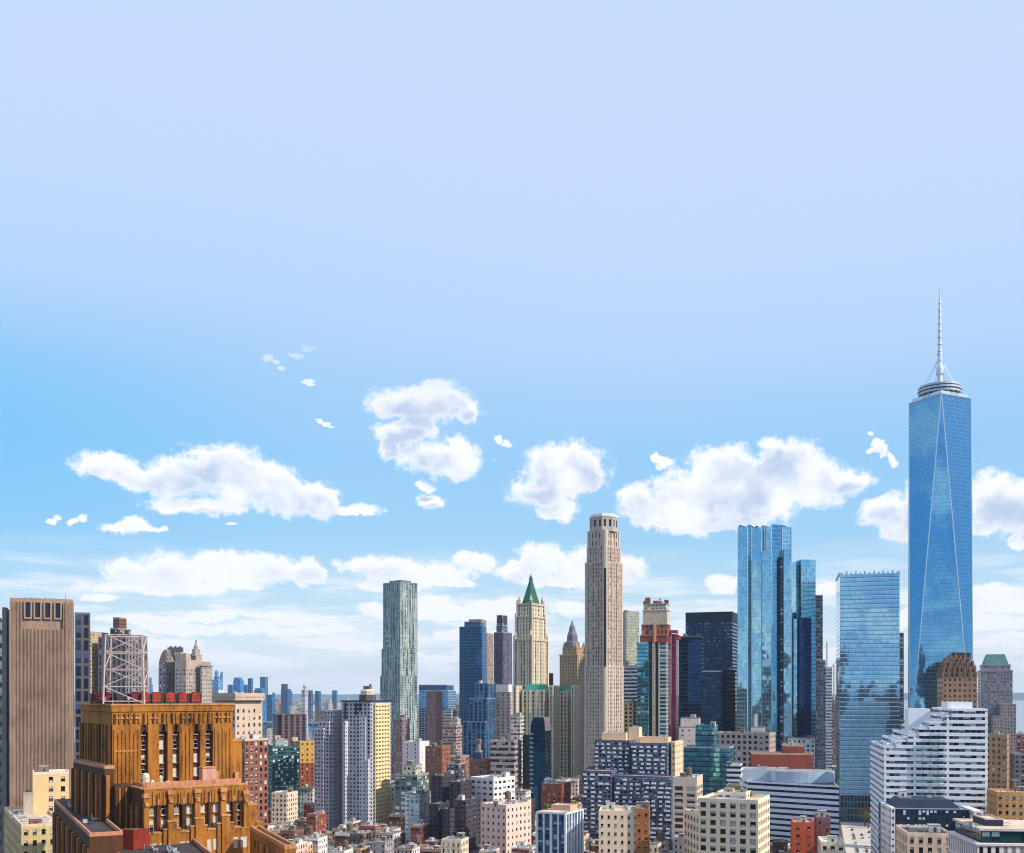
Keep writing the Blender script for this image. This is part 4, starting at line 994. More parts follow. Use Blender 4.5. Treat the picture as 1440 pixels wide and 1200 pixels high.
# rippled steel tower
def rippled_tower():
    Y = 1400; root = thing('rippled_tower', 'tall steel skinned tower with rippling bays, alone against the sky left of centre', 'tower', (*ground_pt(562, Y), 0))
    mt = [facade((176, 186, 180), .52, .62, (38, 62, 70), (72, 102, 106), (206, 216, 208), span=(134, 150, 148), pl=.14, pm=.3, metal=.4, var=.3)]
    rnd = random.Random(8); zb = 40
    def tier(xs, top, zb, nm):
        f = foot(xs, Y, 30, 42); z = topz(f, top); m = MB(); n = 16; NZ = 14; p = ccw(f)
        for i in range(4):
            A, B = Vector(p[i]), Vector(p[(i + 1) % 4]); e = (B - A); Ln = e.length; e.normalize(); nr = Vector((e.y, -e.x))
            if not visible(A, B): m.wallq(A, B, zb, z, 0, 3, 3.3); continue
            seedf = rnd.uniform(0, 9)
            def pt(s, h):
                q = A + e * (Ln * s / n); amp = 0 if s in (0, n) else 1.5 * math.sin(s * 1.9 + seedf + math.sin(h * .045 + s) * 1.5)
                return (q.x + nr.x * amp, q.y + nr.y * amp, h)
            for s in range(n):
                for k in range(NZ):
                    h0, h1 = zb + (z - zb) * k / NZ, zb + (z - zb) * (k + 1) / NZ; fl = 3.2
                    u0, u1 = s * Ln / n / 2.6, (s + 1) * Ln / n / 2.6
                    m.poly([pt(s, h0), pt(s + 1, h0), pt(s + 1, h1), pt(s, h1)], 0, [(u0, h0 / fl), (u1, h0 / fl), (u1, h1 / fl), (u0, h1 / fl)])
        m.prism(p, zb, z, 0, 1, sides=False); m.build(nm, mt + [ROOFS['grey']], root); return f, z
    f0, z0 = tier((534.5, 563, 588), 950, zb, 'lower_facade'); f1, z1 = tier((536.5, 563, 587), 912, z0, 'middle_facade'); f2, z2 = tier((538.5, 563, 586), 818, z1, 'upper_facade')
    m = MB(); m.prism(inset(foot((533, 563, 589), Y - 5, 36, 42), 0), 0, zb, 0, 1, 4, 4, par=1); m.parmat = 0; m.build('podium', [facade((150, 96, 74), .4, .5), ROOFS['tan']], root)
    m = MB(); q = inset(f2, 6); m.prism(q, z2, z2 + 3, 0, 0); m.tube((*q[0], z2), (*q[0], z2 + 6), .2, .1, 6); m.build('roof_plant', [plain((120, 128, 130), .4, .4)], root)
rippled_tower()
bld('office_block', 'wide deep blue glass office block with a chamfered roof right of the rippled tower', 'office block', (589, 641), 1750, 972, ('sh', curtain((64, 120, 158), (160, 176, 188), .12, .2), 5, 4, W_((170, 182, 190))), D=40, clut=0, roof='grey', tiers=[((589, 638), 964, 1760, 36, ('sh', W_((40, 84, 124)), 4, 4))])
bld('brick_slab', 'blank pinkish brown slab standing in front of the deep blue office block', 'tower', (600, 613, 622), 1600, 973, ('sh', facade((150, 112, 104), .25, .3), 5, 3.6), a=30, clut=2, tank=0)
bld('office_block', 'small pale banded block right of the blank pinkish slab', 'office block', (622, 642), 1500, 1000, ('sh', facade((176, 168, 166), 1, .45, (40, 48, 60), (60, 70, 84), (120, 124, 130)), 3, 4.2), clut=4, D=24)
bld('office_block', 'brownish banded block stepping down under the small pale banded one', 'office block', (622, 650), 1330, 1022, ('sh', facade((170, 140, 130), .8, .45), 4, 4), D=24, clut=4, tiers=[((632, 648), 1012, 1340, 14, ('sh', facade((190, 170, 160), .5, .4), 4, 4))])
bld('glass_tower', 'deep blue glass tower with a slanted top, left of the green spired tower', 'tower', (646, 678, 684), 1500, 882, ('sh', curtain((38, 96, 148), (86, 132, 168), .06, .1, (28, 70, 112), .3, wob=.05), 3, 4, W_((70, 110, 150))), a=20, clut=0, roof='dark', tiers=[((653, 676, 681), 875, 1506, None, ('sh', curtain((50, 116, 168), (90, 130, 160)), 3, 4))])
bld('stone_tower', 'tan stone tower with a plain boxy top rising behind the slanted blue glass tower', 'tower', (658, 694), 1560, 891, ('sh', facade((150, 128, 114), .4, .6, span=(112, 96, 88)), 3.6, 4), D=34, clut=0, tiers=[((659, 684), 872, 1570, 24, ('sh', facade((146, 128, 112), .3, .3), 5, 5))])
bld('office_tower', 'slim dark grey tower with black crown between slanted blue glass tower and green spire', 'tower', (694.5, 707, 720), 1620, 890, ('sh', facade((104, 102, 116), .6, .7, (36, 38, 54), (52, 54, 70), (96, 98, 112), span=(64, 60, 74)), 3.2, 4), a=36, clut=0, roof='dark', tiers=[((698, 706, 714), 880, 1622, None, ('sh', facade((120, 122, 136), .8, .6), 3, 4)), ((698.5, 706, 713.5), 866, 1622, None, ('sh', facade((60, 60, 76), .8, .5, (30, 32, 44), (40, 42, 56), (140, 142, 150)), 3, 5))])
NAVY = facade((86, 116, 148), .72, .93, (16, 48, 84), (24, 66, 108), (60, 110, 150), pl=.1, pm=.4, metal=.3)
bld('striped_office', 'navy glass office block in three steps with pale upright stripes, centre left', 'office block', (651, 697), 1190, 1016, ('sh', NAVY, 5.4, 3.9, W_((120, 140, 160))), D=40, clut=3, tank=0, tiers=[((660, 697), 983, 1194, 34, ('sh', NAVY, 5.4, 3.9, W_((120, 140, 160)))), ((668, 696), 962, 1198, 26, ('sh', NAVY, 5.4, 3.9, W_((120, 140, 160))))])
bld('pink_slab', 'pale pink slab with white top and dark window column beside navy striped block', 'tower', (697, 718, 725), 1230, 975, ('sh', facade((206, 182, 176), .3, .5, sub=1, pl=.05), 7, 3.8), clut=0, a=22, tiers=[((697, 715, 720), 963, 1232, None, ('sh', W_((232, 224, 222)), 3, 3))])

# green spired gothic tower
def spired_tower():
    Y = 1105; root = thing('spired_tower', 'cream gothic tower with a steep green copper pyramid and pinnacles', 'tower', (*ground_pt(746, Y), 0))
    F1 = facade((214, 200, 172), .46, .68, (48, 50, 56), (84, 80, 78), (150, 140, 124), span=(178, 152, 122), pl=.08, pm=.35, var=.15)
    F2 = facade((220, 208, 182), .42, .62, (40, 42, 50), (70, 68, 70), (140, 132, 120), span=(196, 176, 146), pl=.05, var=.15)
    cr = W_((218, 206, 182), .85, .14); tr = W_((190, 176, 150)); gr = W_((40, 98, 80), .6, .4); a = 30
    def t(xs, top, zb, mt, nm, yy=Y, D=None, cor=1.0, bay=3.4, fh=4.0, dark=False):
        f = foot(xs, yy, D, a); z = topz(f, top); m = MB(); m.prism(f, zb, z, 0, 1, bay, fh)
        p = ccw(f)
        for i in range(4):
            A, B = Vector(p[i]), Vector(p[(i + 1) % 4])
            if visible(A, B):
                e = (B - A).normalized(); an = math.atan2(e.y, e.x); nb = max(2, round((B - A).length / bay / 1.5))
                for k in range(nb + 1):
                    q = A + (B - A) * k / nb; m.box((q.x, q.y, zb), .9 if 0 < k < nb else 2.2, .9 if 0 < k < nb else 2.2, z - zb + (.6 if 0 < k < nb else 3), an, 1)
        if cor: m.prism(inset(f, -cor), z - 2.2, z - .3, 2, 2)
        m.build(nm, [mt, cr, tr], root); return f, z
    zg = 40
    f1, z1 = t((723.5, 747, 770), 898, zg, F1, 'shaft'); FOOTS.append(inset(f1, -12))
    f2, z2 = t((726, 747, 766.5), 866, z1, F2, 'upper_shaft', Y + 3)
    f3, z3 = t((728, 747, 765), 848, z2, F2, 'lantern_stage', Y + 5)
    def roofp(f, z, hz, m, k, mat=0):
        c = Vector((sum(p[0] for p in f) / 4, sum(p[1] for p in f) / 4)); q = [tuple(c + (Vector(p) - c) * k) for p in f]
        for i in range(4): m.poly([(*f[i], z), (*f[(i + 1) % 4], z), (*q[(i + 1) % 4], hz), (*q[i], hz)], mat)
        return q
    m = MB(); b = inset(f3, 3.2); zz = zpx(815, Y); q = roofp(b, z3, z3 + (zz - z3) * .8, m, .34); q2 = roofp(q, z3 + (zz - z3) * .8, zz, m, .6)
    m.prism(q2, zz, zz + 2.5, 0, 0); roofp(q2, zz + 2.5, zpx(806, Y), m, .05)
    c = (sum(p[0] for p in b) / 4, sum(p[1] for p in b) / 4); m.tube((*c, zpx(808, Y)), (*c, zpx(803, Y)), .35, .1, 6); ro = m.build('copper_roof', [gr], root)
    m = MB()
    for f in (.25, .5, .75):
        for i in range(4):
            A, B = Vector(b[i]), Vector(b[(i + 1) % 4]); pp = A + (B - A) * f; m.tube((pp.x, pp.y, z3), (pp.x, pp.y, z3 + 5), .9, .05, 4)
    m.build('dormers', [gr], ro)['kind'] = 'stuff'
    for f, z, h in ((f3, z3, 9), (f1, z1, 10)):
        for p in inset(f, 1.2):
            m = MB(); m.lathe((*p, z - 2), [(1.7, 0), (1.7, h * .55), (2.0, h * .58), (.1, h + 2)], 6); m.build('pinnacle', [tr], root)
    # the wide lower wings under a green mansard
    mg = facade((222, 208, 176), .42, .66, (30, 32, 40), (60, 58, 60), (140, 130, 112), pl=.06, pm=.3, var=.12, span=(198, 178, 142))
    def wing(nm, xs, yy, top, D=26, green=True):
        f = foot(xs, yy, D, 20); z = topz(f, top); m = MB(); m.parmat = 1; m.prism(f, 0, z, 0, 1, 4.2, 4.2, par=1)
        p = ccw(f)
        for i in range(4):
            A, B = Vector(p[i]), Vector(p[(i + 1) % 4])
            if visible(A, B):
                nb = max(1, round((B - A).length / 8.4)); e = (B - A).normalized(); an = math.atan2(e.y, e.x)
                for k in range(nb + 1): qq = A + (B - A) * k / nb; m.box((qq.x, qq.y, 0), 1.5, 1.3, z + 1.6, an, 1)
        m.build(nm, [mg, cr], root)
        if green:
            g = MB(); r = roofp(inset(f, .8), z + .2, z + 7, g, .72); g.poly([(*x, z + 7) for x in r], 0); g.build('copper_mansard', [W_((56, 148, 128), .6, .2)], root)
    wing('wing', (735, 776), 1088, 972); wing('wing', (783, 806), 1098, 973, 22); wing('wing', (722, 735), 1082, 966, 20, False)
    wing('wing', (773, 787), 1078, 966, 24, False); wing('wing', (804, 815), 1090, 966, 20, False)
    FOOTS.append(foot((722, 815), 1080, 40, 20))
spired_tower()
bld('dark_bulkhead', 'small black roof house in the gap right of the green spired tower', 'roof house', (770, 778), 1250, 948, ('sh', W_((40, 38, 40)), 3, 3), D=8, clut=0)
# steep grey roofed tower
def grey_spire():
    Y = 1240; root = thing('stone_tower', 'tan stone tower with a steep grey pyramid roof left of the tallest stone skyscraper', 'tower', (*ground_pt(806, Y), 0))
    fm = facade((182, 150, 116), .38, .5, (60, 50, 46), (90, 76, 66), (150, 126, 100), pl=.06, var=.18, span=(164, 132, 100)); tr = W_((190, 156, 120)); a = 38
    f = foot((787, 812, 825), Y, None, a); z = topz(f, 922); m = MB(); m.prism(f, 0, z, 0, 1, 3.6, 3.8, par=0); m.prism(inset(f, -.5), z, z + 1.5, 1, 1); m.build('shaft', [fm, tr], root)
    f2 = foot((791, 811, 823), Y + 3, None, a); z2 = topz(f2, 910); m = MB(); m.prism(f2, z + 1.5, z2, 0, 1, 3.6, 3.8); m.build('upper_shaft', [fm, tr], root)
    c = Vector(((f2[0][0] + f2[2][0]) / 2, (f2[0][1] + f2[2][1]) / 2)); c.x += ground_pt(805, Y)[0] - c.x
    m = MB(); hw = 9.0; pr = [(hw, 0), (hw * .93, 6), (hw * .72, 7), (hw * .66, 14), (hw * .42, 20), (hw * .36, 24), (hw * .14, 28), (hw * .10, 31), (.2, zpx(873, Y) - z2)]
    m.lathe((c.x, c.y, z2), pr, 8, 0); m.build('pyramid_roof', [W_((112, 112, 122), .6, .3)], root)
    m = MB()
    for p in inset(f2, 1.5): m.lathe((*p, z2), [(1.6, 0), (1.6, 3), (.1, 6)], 6)
    m.build('pinnacles', [tr], root)['kind'] = 'stuff'
grey_spire()
# the tallest stone tower
def stone_skyscraper():
    Y = 987; a = 42; root = thing('stone_skyscraper', 'tall pale stone skyscraper with stepped octagonal crown in the centre', 'tower', (*ground_pt(850, Y), 0))
    lm = W_((188, 174, 160), .85, .16); lm2 = W_((178, 168, 158), .85, .16); cap = W_((226, 218, 208))
    fm = facade((194, 172, 152), .5, .56, (50, 44, 46), (84, 74, 72), (186, 170, 152), pl=.16, pm=.4, var=.16, span=(160, 138, 122)); fm2 = facade((196, 176, 158), .36, .62, (44, 42, 48), (72, 68, 70), (160, 144, 130), span=(186, 166, 148), var=.14)
    def t(xs, top, zb, mt, nm, yy=Y, D=None, bay=3.0, fh=3.6, par=1.0, fl=1):
        f = foot(xs, yy, D, a); z = topz(f, top); m = MB(); m.parmat = 1; m.prism(f, zb, z, 0, 2, bay, fh, par=par); p = ccw(f)
        for i in range(4):
            A, B = Vector(p[i]), Vector(p[(i + 1) % 4])
            if visible(A, B) and fl:
                e = (B - A).normalized(); an = math.atan2(e.y, e.x); L_ = (B - A).length
                for k, w in ((.07, 2.2), (.36, .8), (.64, .8), (.93, 2.2)): q = A + (B - A) * k; m.box((q.x, q.y, zb), w, 1.0, z - zb + .3, an, 1)
        m.build(nm, [mt, lm, cap], root); return f, z
    FOOTS.append(foot((815, 880), Y - 6, 40, a))
    f0, z0 = t((821.5, 851, 877), 937, 0, fm2, 'lower_shaft'); f1, z1 = t((822.5, 851, 876), 790, z0, fm, 'shaft', Y + 1); f2, z2 = t((825, 851, 873), 768, z1, fm, 'upper_shaft', Y + 2); f3, z3 = t((826, 851, 872), 746, z2, fm2, 'crown_base', Y + 3, fh=6, bay=4)
    c = Vector(((f3[0][0] + f3[2][0]) / 2, (f3[0][1] + f3[2][1]) / 2)); r = 13.2; m = MB(); zc = zpx(727, Y)
    oc = [(c.x + r * math.cos(math.pi / 8 + k * math.pi / 4 + .2), c.y + r * math.sin(math.pi / 8 + k * math.pi / 4 + .2)) for k in range(8)]
    wins = []
    for i in range(8):
        A, B = oc[i], oc[(i + 1) % 8]; m.wallq(A, B, z3, z3 + 3, 0); wins += grid_wall(m, A, B, z3 + 3, zc - 2, 5, 12, .42, .7, .6, mw=0)
        m.wallq(A, B, zc - 2, zc, 0)
    m.prism(inset(oc, -.5), zc - 1, zc + .6, 1, 1); m.prism(inset(oc, 1.2), zc + .6, zc + 2.4, 1, 1); m.build('crown', [lm2, cap], root)
    put_windows(root, wins, random.Random(1), (110, 100, 92), (0, 0, 1), 0.5)
    # the dark slot up the corner
    m = MB(); p1 = Vector(f1[1]); d = Vector((-math.sin(R(a)) * 0 - p1.x, -p1.y)).normalized(); an = math.atan2(d.y, d.x) + math.pi / 2; m.box((p1.x + d.x * .7, p1.y + d.y * .7, z0), 2.2, 2.2, z1 - z0 - 6, an, 0)
    m.build('corner_slot', [plain((26, 24, 28), .4)], root)
stone_skyscraper()
bld('glass_tower', 'narrow teal and tan tower peeping out right of the tall stone skyscraper', 'tower', (876, 881, 899), 1320, 861, ('sh', facade((176, 172, 150), .5, .5, (60, 104, 112), (90, 130, 136), (190, 200, 190)), 3, 3.6), a=-20, D=24, clut=2, tank=0)
bld('striped_office', 'banded navy and white block below the narrow teal and tan tower', 'office block', (876, 901), 1160, 938, ('sh', facade((200, 200, 200), 1, .62, (26, 40, 60), (40, 58, 84), (90, 104, 124)), 3, 4), D=20, clut=3)
bld('loft_building', 'cream building with dark window columns at the foot of the teal glass hotel', 'building', (877, 895), 1010, 988, ('sh', facade((226, 200, 150), .5, .6), 4, 4), D=20, clut=3)
# teal glass tower still being finished
def hotel():
    Y = 1000; root = thing('unfinished_tower', 'teal glass tower with raw concrete and brick top floors still under construction', 'tower', (*ground_pt(920, Y), 0))
    tg = curtain((96, 168, 186), (90, 120, 124), .05, .12, (60, 112, 124), .35, wob=.05); tg2 = facade((70, 112, 114), .75, .62, (24, 64, 76), (50, 110, 122), (150, 190, 190), pl=.15)
    FOOTS.append(foot((893, 945), Y - 4, 30))
    f = foot((896, 917), Y, 24, 16); z = topz(f, 903); m = MB(); m.prism(f, 0, zpx(978, Y), 1, 2, 3.2, 3.6); m.prism(f, zpx(978, Y), z, 0, 2, 3.2, 3.6); m.build('facade', [tg, tg2, ROOFS['grey']], root)
    f2 = foot((917, 926), Y - .5, 24, 16); m = MB(); m.prism(f2, 0, z, 0, 1, 3, 3.6); m.build('concrete_core', [facade((176, 168, 150), .4, .35, (120, 118, 110), (150, 140, 130), (170, 160, 150)), ROOFS['grey']], root)
    f3 = foot((926, 943), Y, 24, 16); m = MB(); m.prism(f3, 0, z, 0, 1, 5.5, 3.6); m.build('balcony_side', [facade((200, 196, 186), .7, .7, (28, 66, 76), (52, 96, 104), (150, 176, 176)), ROOFS['grey']], root)
    zz = z; cols = (((900, 942), 893, W_((150, 70, 62))), ((902, 943), 878, facade((168, 92, 74), .5, .6, (60, 60, 66), (110, 100, 96), (170, 150, 140))), ((904, 942), 858, W_((198, 184, 164))), ((905, 941), 849, facade((200, 186, 166), .6, .5, (70, 90, 110), (110, 130, 150), (220, 210, 200))))
    for xs, tp, mm in cols:
        q = foot(xs, Y + 3, 20, 16); zn = zpx(tp, Y); m = MB(); m.prism(q, zz, zn, 0, 1, 3.6, 4); m.prism(inset(q, -.5), zn - .6, zn - .1, 1, 1); m.build('raw_storey', [mm, W_((178, 164, 148))], root); zz = zn
    rnd = random.Random(6); m = MB()
    for k in range(14):
        p = ground_pt(rnd.uniform(908, 939), Y + rnd.uniform(6, 20)); m.box((*p, zz), rnd.uniform(2, 5), rnd.uniform(2, 4), rnd.uniform(2, 6.5), R(-16), rnd.choice((0, 1, 2, 0)))
    m.build('formwork', [W_((160, 84, 70)), W_((70, 84, 110)), W_((210, 190, 170))], root)['kind'] = 'stuff'
    q = foot((919, 923), Y - 1.2, 2, 16); m = MB(); m.prism(q, z, zpx(875, Y), 0, 0); m.build('column', [W_((216, 168, 124))], root)
hotel()
def hoist():
    Y = 1005; root = thing('hoist_tower', 'red construction hoist tower climbing the side of the unfinished teal tower', 'hoist', (*ground_pt(948, Y), 0))
    red = W_((148, 60, 86)); red2 = W_((176, 60, 62)); f = foot((943, 952.5), Y, 8, 16); z = topz(f, 890); m = MB(); p = ccw(f)
    for q in p:
        m.box((*q, 0), .7, .7, z, R(-16), 0)
    k = 0; 
    while k < z:
        m.prism(inset(f, .05), k, k + .5, 0, 0); k += 3.2
    m.build('frame', [red], root)
    b = MB(); b.prism(inset(f, 1.1), 0, z - 1, 0, 0, 3, 3); b.build('screen', [facade((132, 52, 76), .6, .5, (80, 40, 60), (110, 54, 76), (170, 90, 110))], root)
    t = MB(); t.prism(foot((941, 954), Y - 1, 9, 16), z, z + 2.5, 0, 0); t.prism(foot((945, 957), Y + 4, 9, 16), z - 6, z - 2, 0, 0); t.build('landing', [red2], root)
hoist()
DKB = curtain((26, 58, 92), (44, 84, 120), .12, .2, (16, 38, 66), .4, wob=.03)
bld('glass_tower', 'short dark navy glass tower left of the bigger black glass slab', 'tower', (954, 990), 1050, 900, ('sh', DKB, 3.2, 3.9, W_((26, 50, 76))), D=26, clut=2, tank=0, roof='dark', tiers=[((956, 988), 896, 1056, 20, ('sh', W_((26, 50, 76)), 3, 3))])
bld('office_slab', 'wide black glass office slab with a plain dark top band', 'tower', (964, 1030, 1037), 1180, 874, ('sh', facade((52, 70, 98), .74, .55, (40, 66, 104), (66, 96, 138), (110, 140, 176), span=(30, 46, 74), pl=.12, metal=.5), 3.0, 3.9, W_((24, 42, 64))), a=20, clut=0, roof='dark', tiers=[((964, 1030, 1037), 860, 1180, None, ('sh', W_((24, 42, 66), .5), 3, 3))], par=0)
bld('glass_block', 'lower dark glass block framed by a white outline in front of the black slab', 'tower', (988, 1016), 1030, 945, ('sh', facade((34, 66, 98), .85, .6, (16, 42, 72), (30, 66, 104), (60, 96, 130)), 4, 4, W_((206, 214, 222))), D=20, clut=0, coping=W_((206, 214, 222)))
m_ = MB(); 
bld('glass_block', 'plain near black glass block just right of the white outlined one', 'tower', (1013, 1036), 1060, 944, ('sh', facade((24, 42, 66), .85, .6, (12, 28, 48), (20, 42, 70), (30, 56, 86)), 4, 4, W_((30, 50, 70))), D=20, clut=2, roof='dark', tank=0)

# tall bright blue tower with folded bays and its lower wing
def folded_tower():
    Y = 1000; root = thing('folded_glass_tower', 'tall bright blue mirrored tower with upright folded bays and a ragged top', 'tower', (*ground_pt(1075, Y), 0)); a = 8
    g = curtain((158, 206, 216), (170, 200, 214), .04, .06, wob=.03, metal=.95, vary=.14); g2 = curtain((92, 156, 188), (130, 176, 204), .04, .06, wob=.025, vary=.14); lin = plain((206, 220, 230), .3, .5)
    FOOTS.append(foot((1035, 1150), Y - 6, 50))
    e0, e1 = ground_pt(1037.5, Y), ground_pt(1113, Y); ex, ey = e1[0] - e0[0], e1[1] - e0[1]; W = math.hypot(ex, ey)
    cols = [1037.5, 1051, 1057, 1071, 1075, 1085, 1100, 1113]
    dp = [0, -3.5, -1, -4.5, -1, -5, -1.5, 2]; top = zpx(741, Y); sh = zpx(772, Y)
    pts = [((px - CX) / F * (Y + d), Y + d) for px, d in zip(cols, dp)]
    back = [ground_pt(1113, Y + 34), ground_pt(1040, Y + 36)]
    m = MB()
    tops = [sh, top, top - 2, top + 1, top - 1, top, sh + 14, sh]
    for i in range(len(pts) - 1):
        A, B = pts[i], pts[i + 1]; zt = top + (0, 1.5, -1, 1, -.5, 1.5, 0)[i]
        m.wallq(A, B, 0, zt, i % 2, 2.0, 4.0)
    P = pts + back; m.wallq(P[-3], P[-2], 0, top, 1, 2, 4); m.wallq(P[-2], P[-1], 0, top, 1, 2, 4); m.wallq(P[-1], P[0], 0, top, 0, 2, 4)
    m.poly([(*q, top - 1.5) for q in P], 2); m.build('facade', [g, g2, ROOFS['grey']], root)
    for i in range(len(pts)):
        m = MB(); m.box((pts[i][0], pts[i][1] - .2, 0), .9, .9, (top if 0 < i < 7 else top) - .5, 0, 0); m.build('fin', [lin], root)
    # shoulders standing a little forward, lower than the top
    for l, r, tp, d in ((1036.5, 1050, 770, -5.5), (1071, 1084, 775, -8), (1101, 1112.5, 772, -5)):
        m = MB(); f = foot((l, r), Y + d, 6, a); m.prism(f, 0, topz(f, tp), 0, 1, 2.0, 4.0); m.build('shoulder', [g, ROOFS['grey']], root)
    m = MB(); f = foot((1096, 1101.5), Y - 5.5, 6, a); m.prism(f, 0, topz(f, 783), 0, 1, 3, 4); m.build('service_strip', [facade((40, 60, 84), .8, .5, (14, 24, 40), (24, 36, 54), (150, 170, 186), pl=.05), ROOFS['grey']], root)
    m = MB(); rnd = random.Random(2)
    for k in range(18):
        q = ground_pt(1041 + k * 3.9, Y + 6 + (k % 3) * 3); m.box((*q, top - 1.5), 2.4, 1.2, rnd.uniform(1.5, 4), 0, 0)
    m.build('roof_screen', [plain((70, 80, 92), .4, .3)], root)
    m = MB(); f = foot((1113.5, 1147), Y + 14, 26, -4); f[1] = (f[1][0], f[1][1]); z = zpx(787, Y + 14); p = ccw(f)
    m.prism(f, 0, z, 0, 1, 2.2, 4, par=0); m.build('side_wing', [g, ROOFS['grey']], root)
    m = MB(); f = foot((1121, 1141), Y + 8, 6, -4); m.prism(f, 0, zpx(868, Y), 0, 1, 2.2, 4); m.build('dark_reflection_bay', [curtain((16, 54, 90), (30, 78, 116), .05, .06), ROOFS['dark']], root)  # stands for the wing's dark reflection, put into its glass colour
    m = MB(); f = foot((1112, 1121), Y + 4, 8, -4); m.prism(f, 0, zpx(870, Y), 0, 1, 2.2, 4); m.build('front_bay', [curtain((130, 186, 206), (160, 194, 214), .05, .06), ROOFS['grey']], root)
folded_tower()
bld('slim_tower', 'slim dark striped tower edging out right of the folded blue tower', 'tower', (1146, 1157), 1350, 838, ('sh', facade((86, 96, 112), 1, .6, (30, 40, 56), (44, 56, 74), (120, 130, 140)), 3, 4), D=20, clut=0)
bld('slim_tower', 'lower dark grey tower in the gap beside the mirrored slab tower', 'tower', (1147, 1161), 1200, 930, ('sh', facade((110, 118, 130), .6, .6, (34, 44, 58), (54, 66, 82), (140, 148, 156)), 3, 4), D=20, clut=2)
bld('slim_tower', 'narrow white banded tower with a mast and crane on its roof in the gap', 'tower', (1160, 1170), 1350, 940, ('sh', facade((206, 212, 220), 1, .5, (70, 86, 106), (90, 104, 124), (150, 160, 170)), 3, 4), D=16, clut=0)
bld('slim_tower', 'pinkish grey block low in the gap between the mirrored towers', 'tower', (1166, 1178), 1450, 982, ('sh', facade((150, 118, 116), .6, .5), 3, 4), D=20, clut=2)
def crane():
    root = thing('tower_crane', 'small pale tower crane on the roof of the narrow white banded tower', 'crane', (*ground_pt(1164, 1358), zpx(940, 1350))); m = MB(); st = plain((196, 190, 184), .5); x, y = ground_pt(1163, 1358); z = zpx(940, 1358)
    m.tube((x, y, z), (x, y, z + 34), .8, .8, 6); m.build('mast', [st], root)
    m = MB(); x2, y2 = ground_pt(1173, 1358); m.tube((x2, y2, zpx(985, 1358)), (x2, y2, zpx(936, 1358)), .9, .9, 6); m.tube((x2 - 8, y2, zpx(945, 1358)), (x2 + 6, y2, zpx(926, 1358)), .8, .5, 6); m.box((x2 - 7, y2, zpx(950, 1358)), 5, 3, 4, 0, 0); m.build('jib', [st], root)
crane()
# mirrored slab tower by the avenue
def mirror_slab():
    Y = 962; a = 14; root = thing('mirrored_slab_tower', 'broad flat topped blue mirrored tower with pale floor lines beside the tallest tower', 'tower', (*ground_pt(1220, Y), 0))
    f = foot((1176, 1181, 1265), Y, None, a); FOOTS.append(inset(f, -4)); z = topz(f, 806); m = MB(); m.prism(f, 24, z, 0, 1, 1.6, 4.0)
    m.build('facade', [curtain((138, 190, 212), (190, 212, 226), .03, .16, (66, 124, 164), .34, wob=.014, metal=.95, vary=.16), ROOFS['grey']], root)
    m = MB(); m.prism(inset(f, .4), 0, 24, 0, 1, 3, 6); m.build('base', [facade((96, 116, 128), .7, .8, (18, 40, 50), (30, 60, 70), (60, 90, 96), metal=.4), ROOFS['grey']], root)
    m = MB(); p = ccw(f)
    for i in range(4):
        A, B = Vector(p[i]), Vector(p[(i + 1) % 4]); n = max(3, round((B - A).length / 4)); 
        for k in range(n): q = A + (B - A) * (k + .5) / n; m.box((q.x, q.y, z), 1.6, 1.6, 2.6 if k % 2 else 1.4, -R(a), 0)
    m.build('roof_rail', [plain((176, 206, 220), .3, .4)], root)
    b = foot((1262, 1271), Y + 30, 20, a); m = MB(); m.prism(b, 0, topz(b, 890), 0, 1, 4, 4); m.build('rear_core', [facade((90, 104, 122), .7, .5), ROOFS['grey']], root)
mirror_slab()
